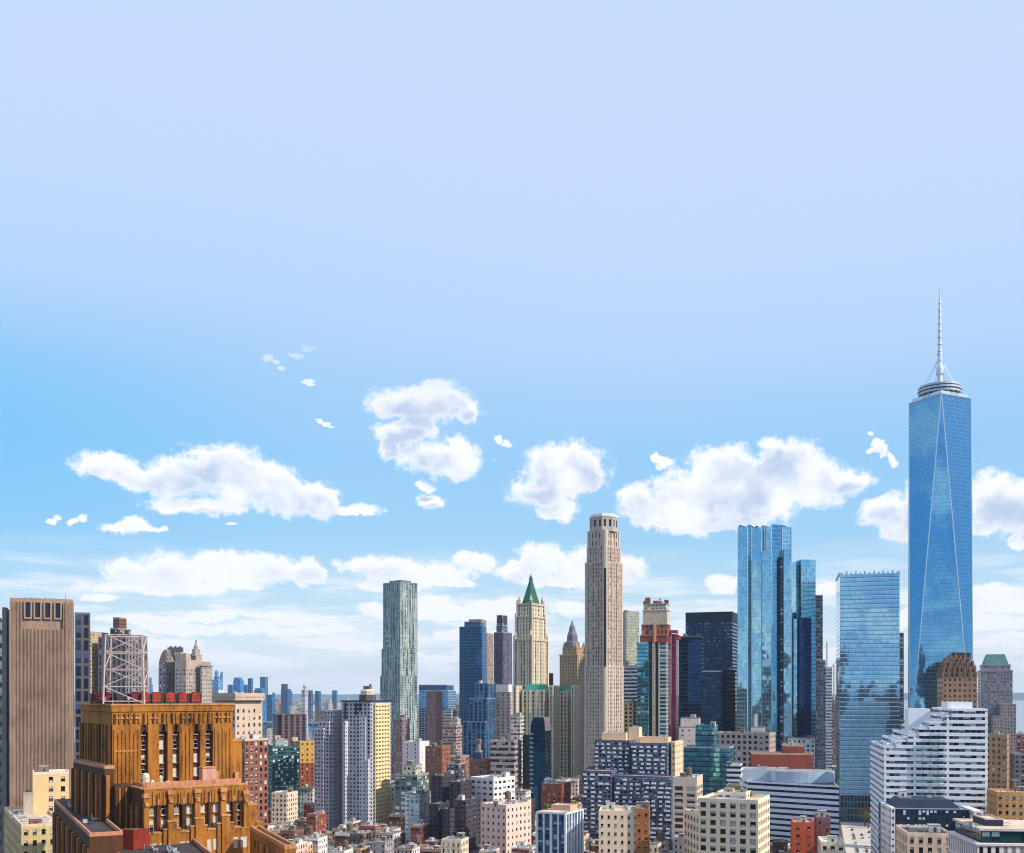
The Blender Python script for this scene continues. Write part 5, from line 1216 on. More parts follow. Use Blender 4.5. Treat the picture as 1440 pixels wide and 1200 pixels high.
def tallest():
    Y = 1053; a = 19; root = thing('tapering_glass_tower', 'tallest tower, blue glass with tapering triangular faces, roof ring and spire', 'tower', (*ground_pt(1321, Y), 0))
    c = ground_pt(1321.5, Y + 31); h = 29.2; ca, sa = math.cos(-R(a)), math.sin(-R(a))
    rot = lambda x, y: (c[0] + x * ca - y * sa, c[1] + x * sa + y * ca)
    b = [rot(-h, -h), rot(h, -h), rot(h, h), rot(-h, h)]; t = [rot(0, -h), rot(h, 0), rot(0, h), rot(-h, 0)]
    FOOTS.append(inset(b, -6)); z0, z1 = 57, zpx(556, Y + 10)
    g = curtain((100, 160, 196), (80, 126, 160), .05, .06, wob=.012, metal=.96, vary=.08); g2 = curtain((114, 176, 208), (92, 140, 172), .05, .06, wob=.012, metal=.96, vary=.08)
    m = MB()
    for i in range(4): m.wallq(b[i], b[(i + 1) % 4], 0, z0, 2, 3, 4)
    def tri(A, B, C_, mt):
        A, B, C_ = Vector(A), Vector(B), Vector(C_); e = (B - A).normalized(); m.poly([A, B, C_], mt, [((p - A).dot(e) / 1.9 + .5, p.z / 4.0) for p in (A, B, C_)])
    for i in range(4):
        j = (i + 1) % 4
        tri((*b[i], z0), (*b[j], z0), (*t[i], z1), 1)                      # upright
        A, B, C_ = (*t[i], z1), (*b[j], z0), (*t[j], z1); e = (Vector(C_) - Vector(A)).normalized()
        m.poly([A, B, C_], 0, [((Vector(p) - Vector(A)).dot(e) / 1.9, p[2] / 4.0) for p in (A, B, C_)])   # inverted
    m.poly([(*p, z1) for p in t], 3); m.build('facade', [g, g2, facade((90, 130, 170), .8, .8, (40, 80, 120), (60, 110, 150), (120, 160, 190), metal=.5), ROOFS['grey']], root)
    ed = plain((216, 228, 238), .25, .6)
    for i in range(4):
        for A, B in (((*b[i], z0), (*t[i], z1)), ((*b[(i + 1) % 4], z0), (*t[i], z1))):
            m = MB(); m.tube(A, B, .5, .5, 6, 0); m.build('edge_trim', [ed], root)
    m = MB(); q = t + [t[0]]
    for i in range(4): m.tube((*q[i], z1), (*q[i + 1], z1), .9, .9, 6); m.wallq(inset(t, 2)[i], inset(t, 2)[(i + 1) % 4], z1, z1 + 4, 0)
    m.build('parapet', [ed], root)
    grey = plain((188, 196, 208), .4, .2); r = 30.3 / 1.42  # rings and spire paled in colour to suggest fading into the sky
    for k, (rr, zz) in enumerate(((20.5, 6.0), (21.2, 9.2), (20.6, 12.4))):
        m = MB(); m.lathe((*c, z1 + zz), [(rr, 0), (rr, 1.9), (rr - 2.5, 1.9)], 40, 0); m.lathe((*c, z1 + zz), [(rr - 2.5, 0), (rr, .01)], 40, 0); m.build('roof_ring', [grey], root)
    m = MB()
    for k in range(20): x, y = c[0] + 20 * math.cos(k * math.pi / 10), c[1] + 20 * math.sin(k * math.pi / 10); m.tube((x, y, z1), (x, y, z1 + 14), .35, .35, 5)
    m.lathe((*c, z1), [(12, 0), (12, 9)], 24, 0); m.build('ring_frame', [grey], root)
    zt = zpx(402, Y + 31); m = MB(); L_ = zt - z1
    pr = [(3.0, 8), (2.6, 26), (4.0, 27), (3.9, 33), (2.2, 38), (2.0, 46), (2.5, 46.5), (2.4, 49), (1.8, 50)]
    k = 50
    while k < L_ - 18: pr += [(1.7 - (k - 50) * .012, k), (2.4 - (k - 50) * .016, k + .2), (2.3 - (k - 50) * .016, k + 1.6), (1.6 - (k - 50) * .012, k + 1.8)]; k += 7
    pr += [(.7, L_ - 16), (.25, L_)]; m.lathe((*c, z1), pr, 12, 0); m.build('spire', [plain((206, 214, 226), .4, .2)], root)
    for k in range(8):
        an = k * math.pi / 4; m = MB(); m.tube((c[0] + 17 * math.cos(an), c[1] + 17 * math.sin(an), z1 + 13), (c[0] + 1.6 * math.cos(an), c[1] + 1.6 * math.sin(an), z1 + 42), .22, .22, 5); m.build('guy_cable', [grey], root)
tallest()
# domed brown tower in front of it
def ornate_brown():
    Y = 900; a = 14; root = thing('ornate_brown_tower', 'brown brick tower with a rounded carved crown in front of the tallest tower', 'tower', (*ground_pt(1345, Y), 0))
    bm = facade((164, 128, 98), .42, .5, (44, 36, 36), (70, 58, 54), (120, 100, 84), pl=.05, pm=.2, var=.16); tr = W_((146, 116, 92), .85, .3); cap = W_((96, 78, 66), .85, .3)
    f = foot((1317.5, 1367, 1374), Y, 30, a) if False else foot((1317.5, 1374), Y, 34, a); FOOTS.append(f)
    z = topz(f, 952); m = MB(); m.prism(f, 0, z, 0, 1, 4.0, 4.6); m.build('shaft', [bm, tr], root)
    zb = z; rnd = random.Random(1)
    for k, (ins, tp) in enumerate(((.4, 946), (1.2, 938), (2.6, 931), (5, 926), (8, 922))):
        q = inset(f, ins); zn = topz(f, tp); m = MB(); m.prism(q, zb, zn, 0, 1, 3.0, 4.6); p = ccw(q)
        for i in range(4):
            A, B = Vector(p[i]), Vector(p[(i + 1) % 4]); n = max(2, round((B - A).length / 4.2)); e = (B - A).normalized(); an = math.atan2(e.y, e.x)
            for j in range(n + 1):
                qq = A + (B - A) * j / n; hh = zn + rnd.uniform(.4, 1.9) if j % 2 else zn + .4; m.box((qq.x, qq.y, zb), 1.3, 1.5, hh - zb, an, 1)
        m.build('crown_tier', [facade((140, 108, 84), .45, .7, (28, 24, 26), (60, 48, 44), (130, 104, 84)), tr], root); zb = zn
    m = MB()
    for px, w in ((1341, 3.5), (1347, 5), (1355, 3.2), (1362, 3)): m.box((*ground_pt(px, Y + 16), zb - 2), w, 3, 5.2, -R(a), 0)
    m.build('roof_plant', [W_((66, 56, 56))], root)
ornate_brown()
def green_hat():
    Y = 1300; a = 18; root = thing('green_roofed_tower', 'grey stone tower with a truncated green pyramid roof at the right', 'tower', (*ground_pt(1400, Y), 0))
    fm = facade((150, 140, 140), .55, .58, (70, 86, 104), (96, 112, 130), (160, 168, 176), pl=.2, pm=.5, var=.12); st = W_((164, 152, 150))
    zb = 0
    for xs, tp, yy, D in (((1375, 1424), 943, Y, 36), ((1378, 1421), 935, Y + 3, 32)):
        f = foot(xs, yy, D, a); z = topz(f, tp); m = MB(); m.prism(f, zb, z, 0, 1, 3.4, 4); m.prism(inset(f, -.4), z - 1.4, z + .3, 1, 1); m.build('shaft' if not zb else 'upper_shaft', [fm, st], root); zb = z + .3
        if tp == 943: FOOTS.append(f)
    c = Vector((sum(p[0] for p in f) / 4, sum(p[1] for p in f) / 4)); q = [tuple(c + (Vector(p) - c) * .62) for p in f]; zt = zpx(920, Y); m = MB(); b = [tuple(c + (Vector(p) - c) * .9) for p in f]
    for i in range(4): m.poly([(*b[i], zb), (*b[(i + 1) % 4], zb), (*q[(i + 1) % 4], zt), (*q[i], zt)], 0)
    m.poly([(*p, zt) for p in q], 0); m.build('copper_roof', [W_((92, 136, 132), .7, .3)], root)
    for xs, tp in (((1404, 1429), 990), ((1394, 1410), 1007)):
        f = foot(xs, Y - 30, 26, a); m = MB(); m.prism(f, 0, topz(f, tp), 0, 1, 3.6, 4); m.build('lower_wing', [facade((172, 156, 150), .5, .5, (70, 76, 92), (90, 96, 110), (150, 150, 156)), ROOFS['grey']], root)
green_hat()

# ---------------------------------------------------------------- middle distance, left to right
bld('office_block', 'white slab walled block with two blank end panels below the rippled tower', 'building', (567, 590, 600), 950, 1045, ('gr', W_((228, 216, 214), .85, .08), 9, 3.6, .12, .5), a=24, D=18, clut=5, tank=0, fr=(60, 60, 64))
bld('apartment_block', 'grey brown slab with dark slots between the apartment tower and the white slab walled block', 'apartment block', (553, 576), 1050, 1012, ('sh', facade((128, 110, 110), .3, .5, pl=.05), 3.4, 3.2), D=20, clut=2)
bld('brick_building', 'reddish brown brick building with a small roof house behind the black apartment complex', 'building', (598, 622, 630), 900, 1052, ('gr', W_((140, 92, 74)), 5, 3.8, .3, .45), a=20, D=18, clut=6, tank=1, fr=(196, 180, 164), seed=2)
bld('brick_building', 'low tan roofed brown building right of the reddish brown brick one', 'building', (626, 660), 960, 1066, ('sh', facade((146, 104, 82), .4, .5), 4, 4), D=26, roof='tan', clut=7, tank=.5)
bld('dark_block', 'dark purple grey box behind the black apartment complex', 'building', (628, 655), 850, 1076, ('sh', facade((80, 72, 84), .5, .5, pl=.03), 4, 4), D=18, clut=4)
bld('brick_building', 'brown brick building with steep dark roof house in front of the navy striped office', 'building', (660, 695), 900, 1070, ('gr', W_((150, 104, 84)), 4, 4, .42, .5), D=20, clut=3, tank=0, tiers=[((668, 679), 1058, 906, 8, ('sh', W_((70, 84, 104)), 3, 3)), ((671, 676), 1046, 908, 4, ('sh', W_((150, 140, 136)), 3, 3))], seed=6)
bld('banded_block', 'pinkish grey banded block right of the brown gabled roof house', 'office block', (690, 733), 880, 1044, ('bd', W_((176, 154, 150), .85, .12), 4.6, .5, facade((90, 84, 86), .9, .98, (30, 32, 42), (60, 60, 68), (170, 160, 156), pl=.2, pm=.3)), D=22, clut=9, tank=.6, seed=4)
bld('apartment_block', 'small cream block of grey windows left of the green roofed tower wings', 'building', (718, 737), 990, 1008, ('sh', facade((200, 188, 178), .8, .5), 3.4, 3.6), D=14, clut=3, tank=0)
# dark teal slab with a rounded top
def teal_slab():
    Y = 880; a = 30; root = thing('round_topped_slab', 'deep teal glass slab with rounded shoulders and balconies up its left edge', 'apartment block', (*ground_pt(752, Y), 0))
    f = foot((737, 746, 775), Y, 14, 22); f = foot((746, 774.5), Y, 14, 22); FOOTS.append(f); zt, zs = topz(f, 1009), topz(f, 1028)
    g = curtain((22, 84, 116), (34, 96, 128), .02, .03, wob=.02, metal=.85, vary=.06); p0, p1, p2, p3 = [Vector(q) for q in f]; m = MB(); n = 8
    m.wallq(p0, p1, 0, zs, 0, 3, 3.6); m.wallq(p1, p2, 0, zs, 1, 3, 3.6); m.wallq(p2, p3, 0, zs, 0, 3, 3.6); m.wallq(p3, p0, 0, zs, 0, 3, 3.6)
    prof = [(0, zs)] + [(.30 * (1 - math.cos(k / n * math.pi / 2)), zs + (zt - zs) * math.sin(k / n * math.pi / 2)) for k in range(1, n + 1)] + [(1 - .12 * (1 - math.cos((n - k) / n * math.pi / 2)), zs + (zt - zs) * math.sin((n - k) / n * math.pi / 2)) for k in range(n + 1)]
    at = lambda A, B, f_, z: (*(A + (B - A) * f_), z)
    m.poly([at(p0, p1, f_, z) for f_, z in reversed(prof)], 0, [(f_ * 6, z / 3.6) for f_, z in reversed(prof)])
    m.poly([at(p3, p2, f_, z) for f_, z in prof], 0)
    for (fa, za), (fb, zb_) in zip(prof, prof[1:]): m.poly([at(p0, p1, fa, za), at(p0, p1, fb, zb_), at(p3, p2, fb, zb_), at(p3, p2, fa, za)], 2)
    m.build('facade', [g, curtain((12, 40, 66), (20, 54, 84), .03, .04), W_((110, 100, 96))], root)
    b = foot((735, 746.5), Y + 4, 16, 22); m = MB(); m.prism(b, 0, topz(b, 1034), 0, 1, 3, 3.6); m.build('side_core', [W_((20, 34, 46), .4), ROOFS['dark']], root)
    e = (p1 - p0).normalized(); an = math.atan2(e.y, e.x); k = 0; z = zs - 3
    while z > 30 and k < 24:
        m = MB(); q = p0 + e * .6; m.box((q.x, q.y - .8, z), 2.6, 2.2, .35, an, 0); m.box((q.x, q.y - 1.8, z + .35), 2.6, .15, .9, an, 1); m.build('balcony', [W_((176, 190, 196)), glassm((120, 170, 186), .1)], root); z -= 3.7; k += 1
teal_slab()
# black apartment complex of several masses
def black_complex():
    Y = 700; root = thing('black_apartment_complex', 'near black brick apartment complex of stepped masses in the lower centre', 'apartment block', (*ground_pt(640, Y), 0))
    dm = W_((66, 60, 70), .7, .25); cp = W_((150, 146, 150)); rnd = random.Random(4); wins = []
    for xs, yy, top, D in (((606, 640), 722, 1093, 22), ((632, 664), 716, 1102, 20), ((603, 638), 700, 1133, 26), ((636, 676), 690, 1128, 26), ((622, 650), 684, 1140, 20)):
        f = foot(xs, yy, D, 20); z = topz(f, top); p = ccw(f); m = MB(); m.parmat = 0
        for i in range(4):
            A, B = p[i], p[(i + 1) % 4]
            if visible(A, B): wins.extend(grid_wall(m, A, B, 0, z, 3.4, 3.1, .34, .5, .3, nb=max(2, round(math.dist(A, B) / 4.2))))
            else: m.wallq(A, B, 0, z, 0)
        m.prism(p, 0, z, 0, 1, par=1, sides=False); m.build('block', [dm, ROOFS['dark']], root); FOOTS.append(f); clutter(root, f, z, rnd, 3, 0, bulk=rnd.random() < .4)
    put_windows(root, wins, rnd, (48, 46, 52), (0, 0, 0, 1), 1.5)
black_complex()
bld('glass_house', 'small building of pale green glass boxes left of the black apartment complex', 'building', (555, 603), 790, 1092, ('sh', facade((96, 112, 108), .7, .6, (34, 56, 60), (84, 110, 110), (196, 206, 200), pl=.25, pm=.4), 4, 3.6), D=24, clut=6, tank=.4, roof='grey', tiers=[((566, 594), 1078, 796, 14, ('sh', facade((190, 186, 160), .5, .5), 4, 3.6))])
bld('glass_canopy_house', 'lower greyish white glass roofed annex in front of the pale green glass boxes', 'building', (570, 604), 730, 1118, ('sh', facade((190, 204, 206), .6, .6, (110, 136, 140), (160, 180, 184), (226, 232, 232)), 3, 3), D=20, roof='white', clut=4, tank=0)
bld('white_office', 'white concrete office with rows of paired square windows seen corner on', 'office block', (661, 694, 746), 740, 1097, ('gr', W_((226, 216, 214), .85, .07), 5.2, 4.0, .62, .44, .6), a=38, D=24, roof='pale', clut=11, tank=.3, seed=3, fr=(60, 62, 70))
bld('pink_building', 'pale pink rendered building with small windows below the white concrete office', 'building', (676, 712, 747), 660, 1135, ('gr', W_((232, 196, 180), .85, .08), 4.2, 4.2, .36, .42, .35), a=36, D=26, roof='pale', clut=8, tank=.4, seed=11, fr=(90, 80, 76))
bld('white_bulkhead', 'plain white roof house on the pale pink building end', 'roof house', (732, 747), 676, 1127, ('sh', W_((236, 218, 208), .85, .06), 3, 3), D=12, clut=0, solid=False)
bld('brick_building', 'red brick building carrying a pale blue domed tank by the gothic tower foot', 'building', (761, 790, 799), 770, 1105, ('gr', W_((146, 80, 58)), 4.4, 4.2, .34, .48), a=22, D=20, clut=5, tank=0, seed=9, fr=(90, 70, 60))
def dome_tank():
    x, y = ground_pt(771, 780); z = zpx(1105, 770); root = thing('domed_tank', 'pale blue domed tank on the red brick roof', 'tank', (x, y, z)); m = MB(); m.lathe((x, y, z), [(2.6, 0), (2.6, 2.5), (3.4, 2.6), (3.2, 3.6), (2.2, 4.8), (.1, 5.3)], 16); m.build('tank', [plain((150, 190, 206), .3)], root, True)
dome_tank()
# the big block of white balconies; walls coloured for shade, cream end for sun
def balcony_block():
    Y = 760; a = 20; root = thing('balcony_apartment_block', 'wide dark blue apartment block covered with rows of small white balconies', 'apartment block', (*ground_pt(890, Y), 0))
    dm = facade((92, 96, 116), .6, .5, (18, 22, 36), (30, 36, 56), (150, 160, 180), pl=.1, pm=.3, var=.2); wb = plain((240, 240, 244), .7); cr = W_((226, 196, 160), .85, .1); rnd = random.Random(17)
    secs = [((836, 895), Y, 1043, 20), ((888, 946), Y - 14, 1047, 20), ((824, 838), Y + 2, 1082, 16), ((819, 868), Y - 34, 1086, 16), ((864, 947), Y - 40, 1094, 14), ((905, 950), Y - 56, 1098, 14)]
    stuff = MB(); bl = []
    for xs, yy, top, D in secs:
        f = foot(xs, yy, D, a); FOOTS.append(f); z = topz(f, top); m = MB(); m.parmat = 1; m.prism(f, 0, z, 0, 2, 3.0, 2.95, par=.8); m.build('block', [dm, W_((90, 92, 110)), ROOFS['tan']], root)
        A, B = Vector(f[0]), Vector(f[1]); L_ = (B - A).length; e = (B - A) / L_; nr = Vector((e.y, -e.x)); an = math.atan2(e.y, e.x); nb = max(1, round(L_ / 4.6)); nf = int(z / 2.95)
        for i in range(nb):
            kind = rnd.random()
            for j in range(2, nf):
                zz = z - (nf - j) * 2.95 + .3
                if rnd.random() < .86: bl.append((A + e * ((i + .5 + rnd.uniform(-.12, .12)) * L_ / nb), nr, an, zz, L_ / nb * rnd.choice((.34, .5, .62, .78, .42))))
    bl.sort(key=lambda t: t[0].y)
    bm = MB(); bm.box((0, 0, 0), 1, 1.3, .18, 0, 0); bm.box((0, -.6, .18), 1, .1, 1.2, 0, 0); bm.box((-.48, 0, .18), .04, 1.1, .95, 0, 0); bm.box((.48, 0, .18), .04, 1.1, .95, 0, 0)
    o = bm.build('balcony', [wb]); me = o.data; bpy.data.objects.remove(o)
    vis = [b for b in bl if b[3] > 20]
    for q, nr, an, zz, w in vis[:100]: inst(me, 'balcony', root, (q.x + nr.x * .65, q.y + nr.y * .65, zz), an, (w, 1, 1))
    for q, nr, an, zz, w in vis[100:]:
        c = (q.x + nr.x * .65, q.y + nr.y * .65); stuff.box((*c, zz), w, 1.3, .18, an, 0); stuff.box((c[0] + nr.x * .6, c[1] + nr.y * .6, zz + .18), w, .1, 1.2, an, 0)
    stuff.build('balcony_rows', [wb], root)['kind'] = 'stuff'
    f = foot((944, 961), Y - 18, 30, a); z = topz(f, 1045); m = MB(); m.parmat = 0; wins = []; p = ccw(f)
    for i in range(4):
        A, B = p[i], p[(i + 1) % 4]
        if visible(A, B): wins += grid_wall(m, A, B, 0, z, 6, 4.2, .3, .34, .3)
        else: m.wallq(A, B, 0, z, 0)
    m.prism(p, 0, z, 0, 1, par=.8, sides=False); m.build('end_tower', [cr, ROOFS['tan']], root); put_windows(root, wins, rnd, (150, 124, 100), (0, 1, 4), 1.5)
    for xs, yy, tp, D in (((846, 886), Y + 6, 1032, 12), ((884, 903), Y + 4, 1024, 10), ((900, 944), Y + 2, 1038, 12)):
        f = foot(xs, yy, D, a); zz = topz(foot((836, 895), Y, 20, a), 1046); m = MB(); m.parmat = 0; m.prism(f, zz, topz(f, tp), 0, 1, par=.5); m.build('roof_house', [cr, ROOFS['tan']], root)
        clutter(root, f, topz(f, tp), rnd, 3, 0, bulk=False)
balcony_block()
bld('loft_building', 'pale stone loft building with two tall tan window panels right of the balcony block', 'loft', (946, 980, 1003), 660, 1096, ('gr', W_((214, 192, 172), .85, .1), 8.5, 4.0, .72, .62, .5, dict(skip=lambda i, j, nb, nf: j == nf - 1)), a=18, D=26, roof='white', clut=8, tank=.4, seed=8, fr=(168, 150, 126))
# teal block
TEAL = curtain((120, 198, 212), (60, 124, 146), .03, .1, (52, 120, 146), .4, wob=.03, metal=.8, vary=.4)
bld('teal_office', 'low teal glass office with a higher glass box on its roof and white striped flank', 'office block', (960, 1026, 1043), 840, 1053, ('sh', TEAL, 2.6, 3.8, W_((150, 170, 178))), a=20, D=24, clut=2, tank=0, roof='grey', tiers=[((978, 1004, 1016), 1022, 850, 18, ('sh', TEAL, 2.6, 3.8, W_((60, 120, 144)))), ])
bld('white_striped_wing', 'small white and blue striped wing at the right end of the teal office', 'office block', (1022, 1044), 800, 1078, ('bd', W_((214, 218, 224), .8, .06), 3.8, .5, curtain((30, 70, 100), (40, 80, 110))), D=20, clut=2, tank=0)
bld('grey_office', 'long grey stone office with rows of round headed dark windows under the black glass slab', 'office block', (1005, 1082, 1117), 960, 1033, ('gr', W_((176, 160, 150), .85, .1), 5, 5, .52, .56, .5), a=24, D=30, clut=4, tank=0, seed=2, fr=(120, 114, 112))
bld('roof_house', 'white roof house with a chimney on the long grey stone office', 'roof house', (1056, 1076), 980, 1024, ('sh', W_((206, 198, 192)), 3, 3), D=12, clut=0, solid=False, tiers=[((1061, 1065), 1005, 984, 3, ('sh', W_((206, 206, 206)), 3, 3))])
bld('white_penthouse', 'white stepped roof building left of the long grey stone office', 'building', (955, 1006), 1000, 1024, ('sh', facade((226, 206, 194), .3, .3), 6, 5), D=24, clut=5, tank=0, tiers=[((957, 985), 1011, 1006, 10, ('sh', W_((226, 208, 196)), 3, 3))])
bld('stone_block', 'small white and grey gridded block at the foot of the folded blue tower', 'office block', (1108, 1146), 980, 1040, ('sh', facade((186, 186, 190), .5, .5), 4.2, 4), D=20, clut=6, tank=0)
bld('brick_hall', 'long windowless red brick hall with a raised middle behind the blue banded office', 'hall', (1055, 1143), 830, 1062, ('sh', W_((146, 72, 56), .85, .22), 3, 3), a=10, D=22, clut=4, tank=0, roof='dark', coping=W_((196, 160, 140)), tiers=[((1099, 1130), 1050, 826, 18, ('sh', W_((146, 70, 54), .85, .2), 3, 3))])
# white and blue banded office with a curved penthouse
def banded_office():
    Y = 740; a = 4; root = thing('banded_office', 'white and blue banded office with a curved grey penthouse beside the avenue', 'office block', (*ground_pt(1110, Y), 0))
    f = foot((1040, 1172), Y, 40, a); f[1] = ground_pt(1180, Y - 40); f[2] = ground_pt(1163, Y + 30); p = ccw(f); FOOTS.append(f); z = topz(f, 1104, Y - 20); wm = W_((228, 232, 240), .7, .06); gl = curtain((30, 52, 86), (44, 66, 100), .05, .02, wob=.03, vary=.5)
    m = MB(); m.parmat = 0; fh = 3.7; nf = int(z / fh); fh = z / nf
    for i in range(4):
        A, B = p[i], p[(i + 1) % 4]
        if visible(A, B): band_wall(m, A, B, 0, nf, fh, .42)
        else: m.wallq(A, B, 0, z, 0)
    m.prism(p, 0, z, 0, 1, par=1.1, sides=False); m.build('wall', [wm, ROOFS['tan']], root)
    for j in range(nf):
        g = MB(); lo, hi = z * j / nf + fh * .58, z * (j + 1) / nf
        for i in range(4):
            if visible(p[i], p[(i + 1) % 4]): g.wallq(p[i], p[(i + 1) % 4], lo, hi, 0, 2.2, 1e4)
        if hi > 8: g.build('window_band', [gl], root)
    c = ground_pt(1128, Y - 4); m = MB(); q = [ground_pt(1044, Y + 6), ground_pt(1110, Y - 2), ground_pt(1108, Y + 30), ground_pt(1046, Y + 32)]
    m.prism(q, z, z + 8, 0, 1, par=.6); m.build('penthouse', [W_((190, 200, 212), .6, .08), ROOFS['grey']], root)
    m = MB(); pts = [(c[0] + 22 * math.cos(t), c[1] - 0 + 15 * math.sin(t)) for t in [k * 2 * math.pi / 28 for k in range(28)]]; m.prism(pts, z, z + 8.6, 0, 1); m.prism(inset(pts, -.3), z + .02, z + 1.2, 2, 2); m.build('curved_penthouse', [plain((176, 200, 222), .35, .3), ROOFS['grey'], plain((40, 120, 180), .4)], root)
    clutter(root, q, z + 8, random.Random(2), 6, 0, bulk=False)
    m = MB(); A, B = Vector(p[0]), Vector(p[1]); r = random.Random(3)
    for k in range(26): t = r.uniform(.55, .97); qq = A + (B - A) * t; m.lathe((qq.x, qq.y + r.uniform(1.5, 3), z), [(.7, 0), (.9, .8), (.3, 1.6)], 7)
    m.build('planting', [W_((110, 116, 50))], root)['kind'] = 'stuff'
banded_office()
# white terraced building
def terraced():
    Y = 640; a = 13; root = thing('terraced_office', 'large white office of stacked bands stepping up in roof terraces to the right', 'office block', (*ground_pt(1310, Y), 0))
    wm = W_((236, 236, 240), .7, .05); gl = facade((150, 160, 168), .92, .99, (20, 24, 34), (66, 90, 98), (176, 196, 198), pl=.22, pm=.36, rough=.08); rnd = random.Random(5); fh = 3.75
    P0 = ground_pt(1243, Y); c = (math.cos(R(a)), -math.sin(R(a))); d = (math.sin(R(a)), math.cos(R(a)))
    W = along(P0, c, 1389); DL = min(along(P0, d, 1222.5), 75); q = lambda s, t: (P0[0] + c[0] * s + d[0] * t, P0[1] + c[1] * s + d[1] * t)
    FOOTS.append([q(-6, -6), q(W + 6, -6), q(W + 6, DL), q(-6, DL)])
    # (start along the front, depth of the set back, top row in the photograph)
    steps = [(0.0, 0, 1050), (.12, 5, 1041), (.235, 9, 1031), (.34, 13, 1021), (.44, 17, 1013), (.60, 21, 1003), (.66, 24, 994)]
    bands = {}
    zs = []
    base = 0; prev = None
    for k, (s0, t0, tp) in enumerate(steps):
        z = zpx(tp + 3, Y + t0); nf = round(z / fh); z = nf * fh; zs.append(z)
        lo = 0 if k == 0 else zs[k - 1]; j0 = round(lo / fh)
        p = [q(W * s0, 0 if False else t0 * .0), q(W, 0), q(W, DL), q(W * s0, DL)]
        m = MB(); m.parmat = 0
        for i in range(4):
            A, B = p[i], p[(i + 1) % 4]
            if visible(A, B): band_wall(m, A, B, lo, nf - j0, fh, .46, .55)
            else: m.wallq(A, B, lo, z, 0)
        # concave middle of the front: small balcony blades
        m.prism(p, lo, z, 0, 1, par=1.3, sides=False); m.build('storeys', [wm, ROOFS['white']], root)
        for j in range(j0, nf):
            g = MB()
            for i in range(4):
                if visible(p[i], p[(i + 1) % 4]): g.wallq(p[i], p[(i + 1) % 4], j * fh + fh * .54, (j + 1) * fh, 0, 3.1, 1e4)
            if j * fh > 18: g.build('window_band', [gl], root)
        if k: 
            m = MB(); m.box((*q(W * (s0 - .05), 7), zs[k - 1]), W * .06, 8, 2.6, -R(a), 0); m.build('terrace_house', [wm], root)
    for xs, tp in (((.50, .66), 996), ((.70, .92), 990)):
        pass
    m = MB(); m.parmat = 0; m.prism([q(W * .30, 26), q(W * .52, 26), q(W * .52, 44), q(W * .30, 44)], zs[2], zpx(999, Y + 26), 0, 1, par=1); m.prism([q(W * .64, 8), q(W * .88, 8), q(W * .88, 30), q(W * .64, 30)], zs[-1], zs[-1] + 4.6, 0, 1, par=.6); m.build('roof_house', [wm, ROOFS['white']], root)
    # mullion posts and balcony dividers
    m = MB(); top = lambda s: max(z for (s0, _, _), z in zip(steps, zs) if s >= s0 - .001)
    for s_ in (.012, .30, .62, .985): m.box((*q(W * s_, -.1), 0), 1.3, .7, top(s_) - .4, -R(a), 0)
    m.build('front_piers', [wm], root)['kind'] = 'stuff'
    m = MB()                                              # the balcony trays in the middle third
    for j in range(8, round(zs[4] / fh)):
        for k in range(4):
            s_ = .335 + k * .075
            if top(s_) > (j + 1) * fh: m.box((*q(W * s_, -.9), j * fh + .1), W * .06, 1.2, 1.5, -R(a), 0)
    m.build('balcony_fronts', [plain((196, 210, 214), .3, .1)], root)['kind'] = 'stuff'
    rnd = random.Random(3)
    clutter(root, [q(W * .02, 2), q(W * .11, 2), q(W * .11, DL - 3), q(W * .02, DL - 3)], zs[0], rnd, 5, 0, bulk=False)
    clutter(root, [q(W * .68, 32), q(W * .98, 32), q(W * .98, DL - 3), q(W * .68, DL - 3)], zs[-1], rnd, 5, 0, bulk=False)
terraced()
bld('brick_tower', 'tan brick block with paired dark windows close behind the white terraced office', 'building', (1386, 1416, 1425), 760, 1036, ('gr', W_((168, 132, 92)), 3.6, 4.2, .46, .5), a=30, D=16, clut=6, tank=.6, seed=1, fr=(60, 50, 44))
bld('brick_building', 'low orange tan brick building with square windows at the right edge', 'building', (1388, 1480), 600, 1118, ('gr', W_((200, 148, 96)), 3.6, 4.2, .44, .5), a=12, D=24, clut=6, tank=.3, seed=2, roof='tan', fr=(52, 44, 42))
bld('low_block', 'small grey block with a pale blue arched skylight at the right edge', 'building', (1420, 1450), 900, 1062, ('sh', facade((120, 112, 112), .5, .5), 4, 4), D=22, clut=6, tank=.3)
bld('low_block', 'low brick red shed by the water at the right edge', 'building', (1425, 1462), 1350, 1034, ('sh', facade((150, 86, 76), .5, .5), 5, 5), D=24, clut=3)
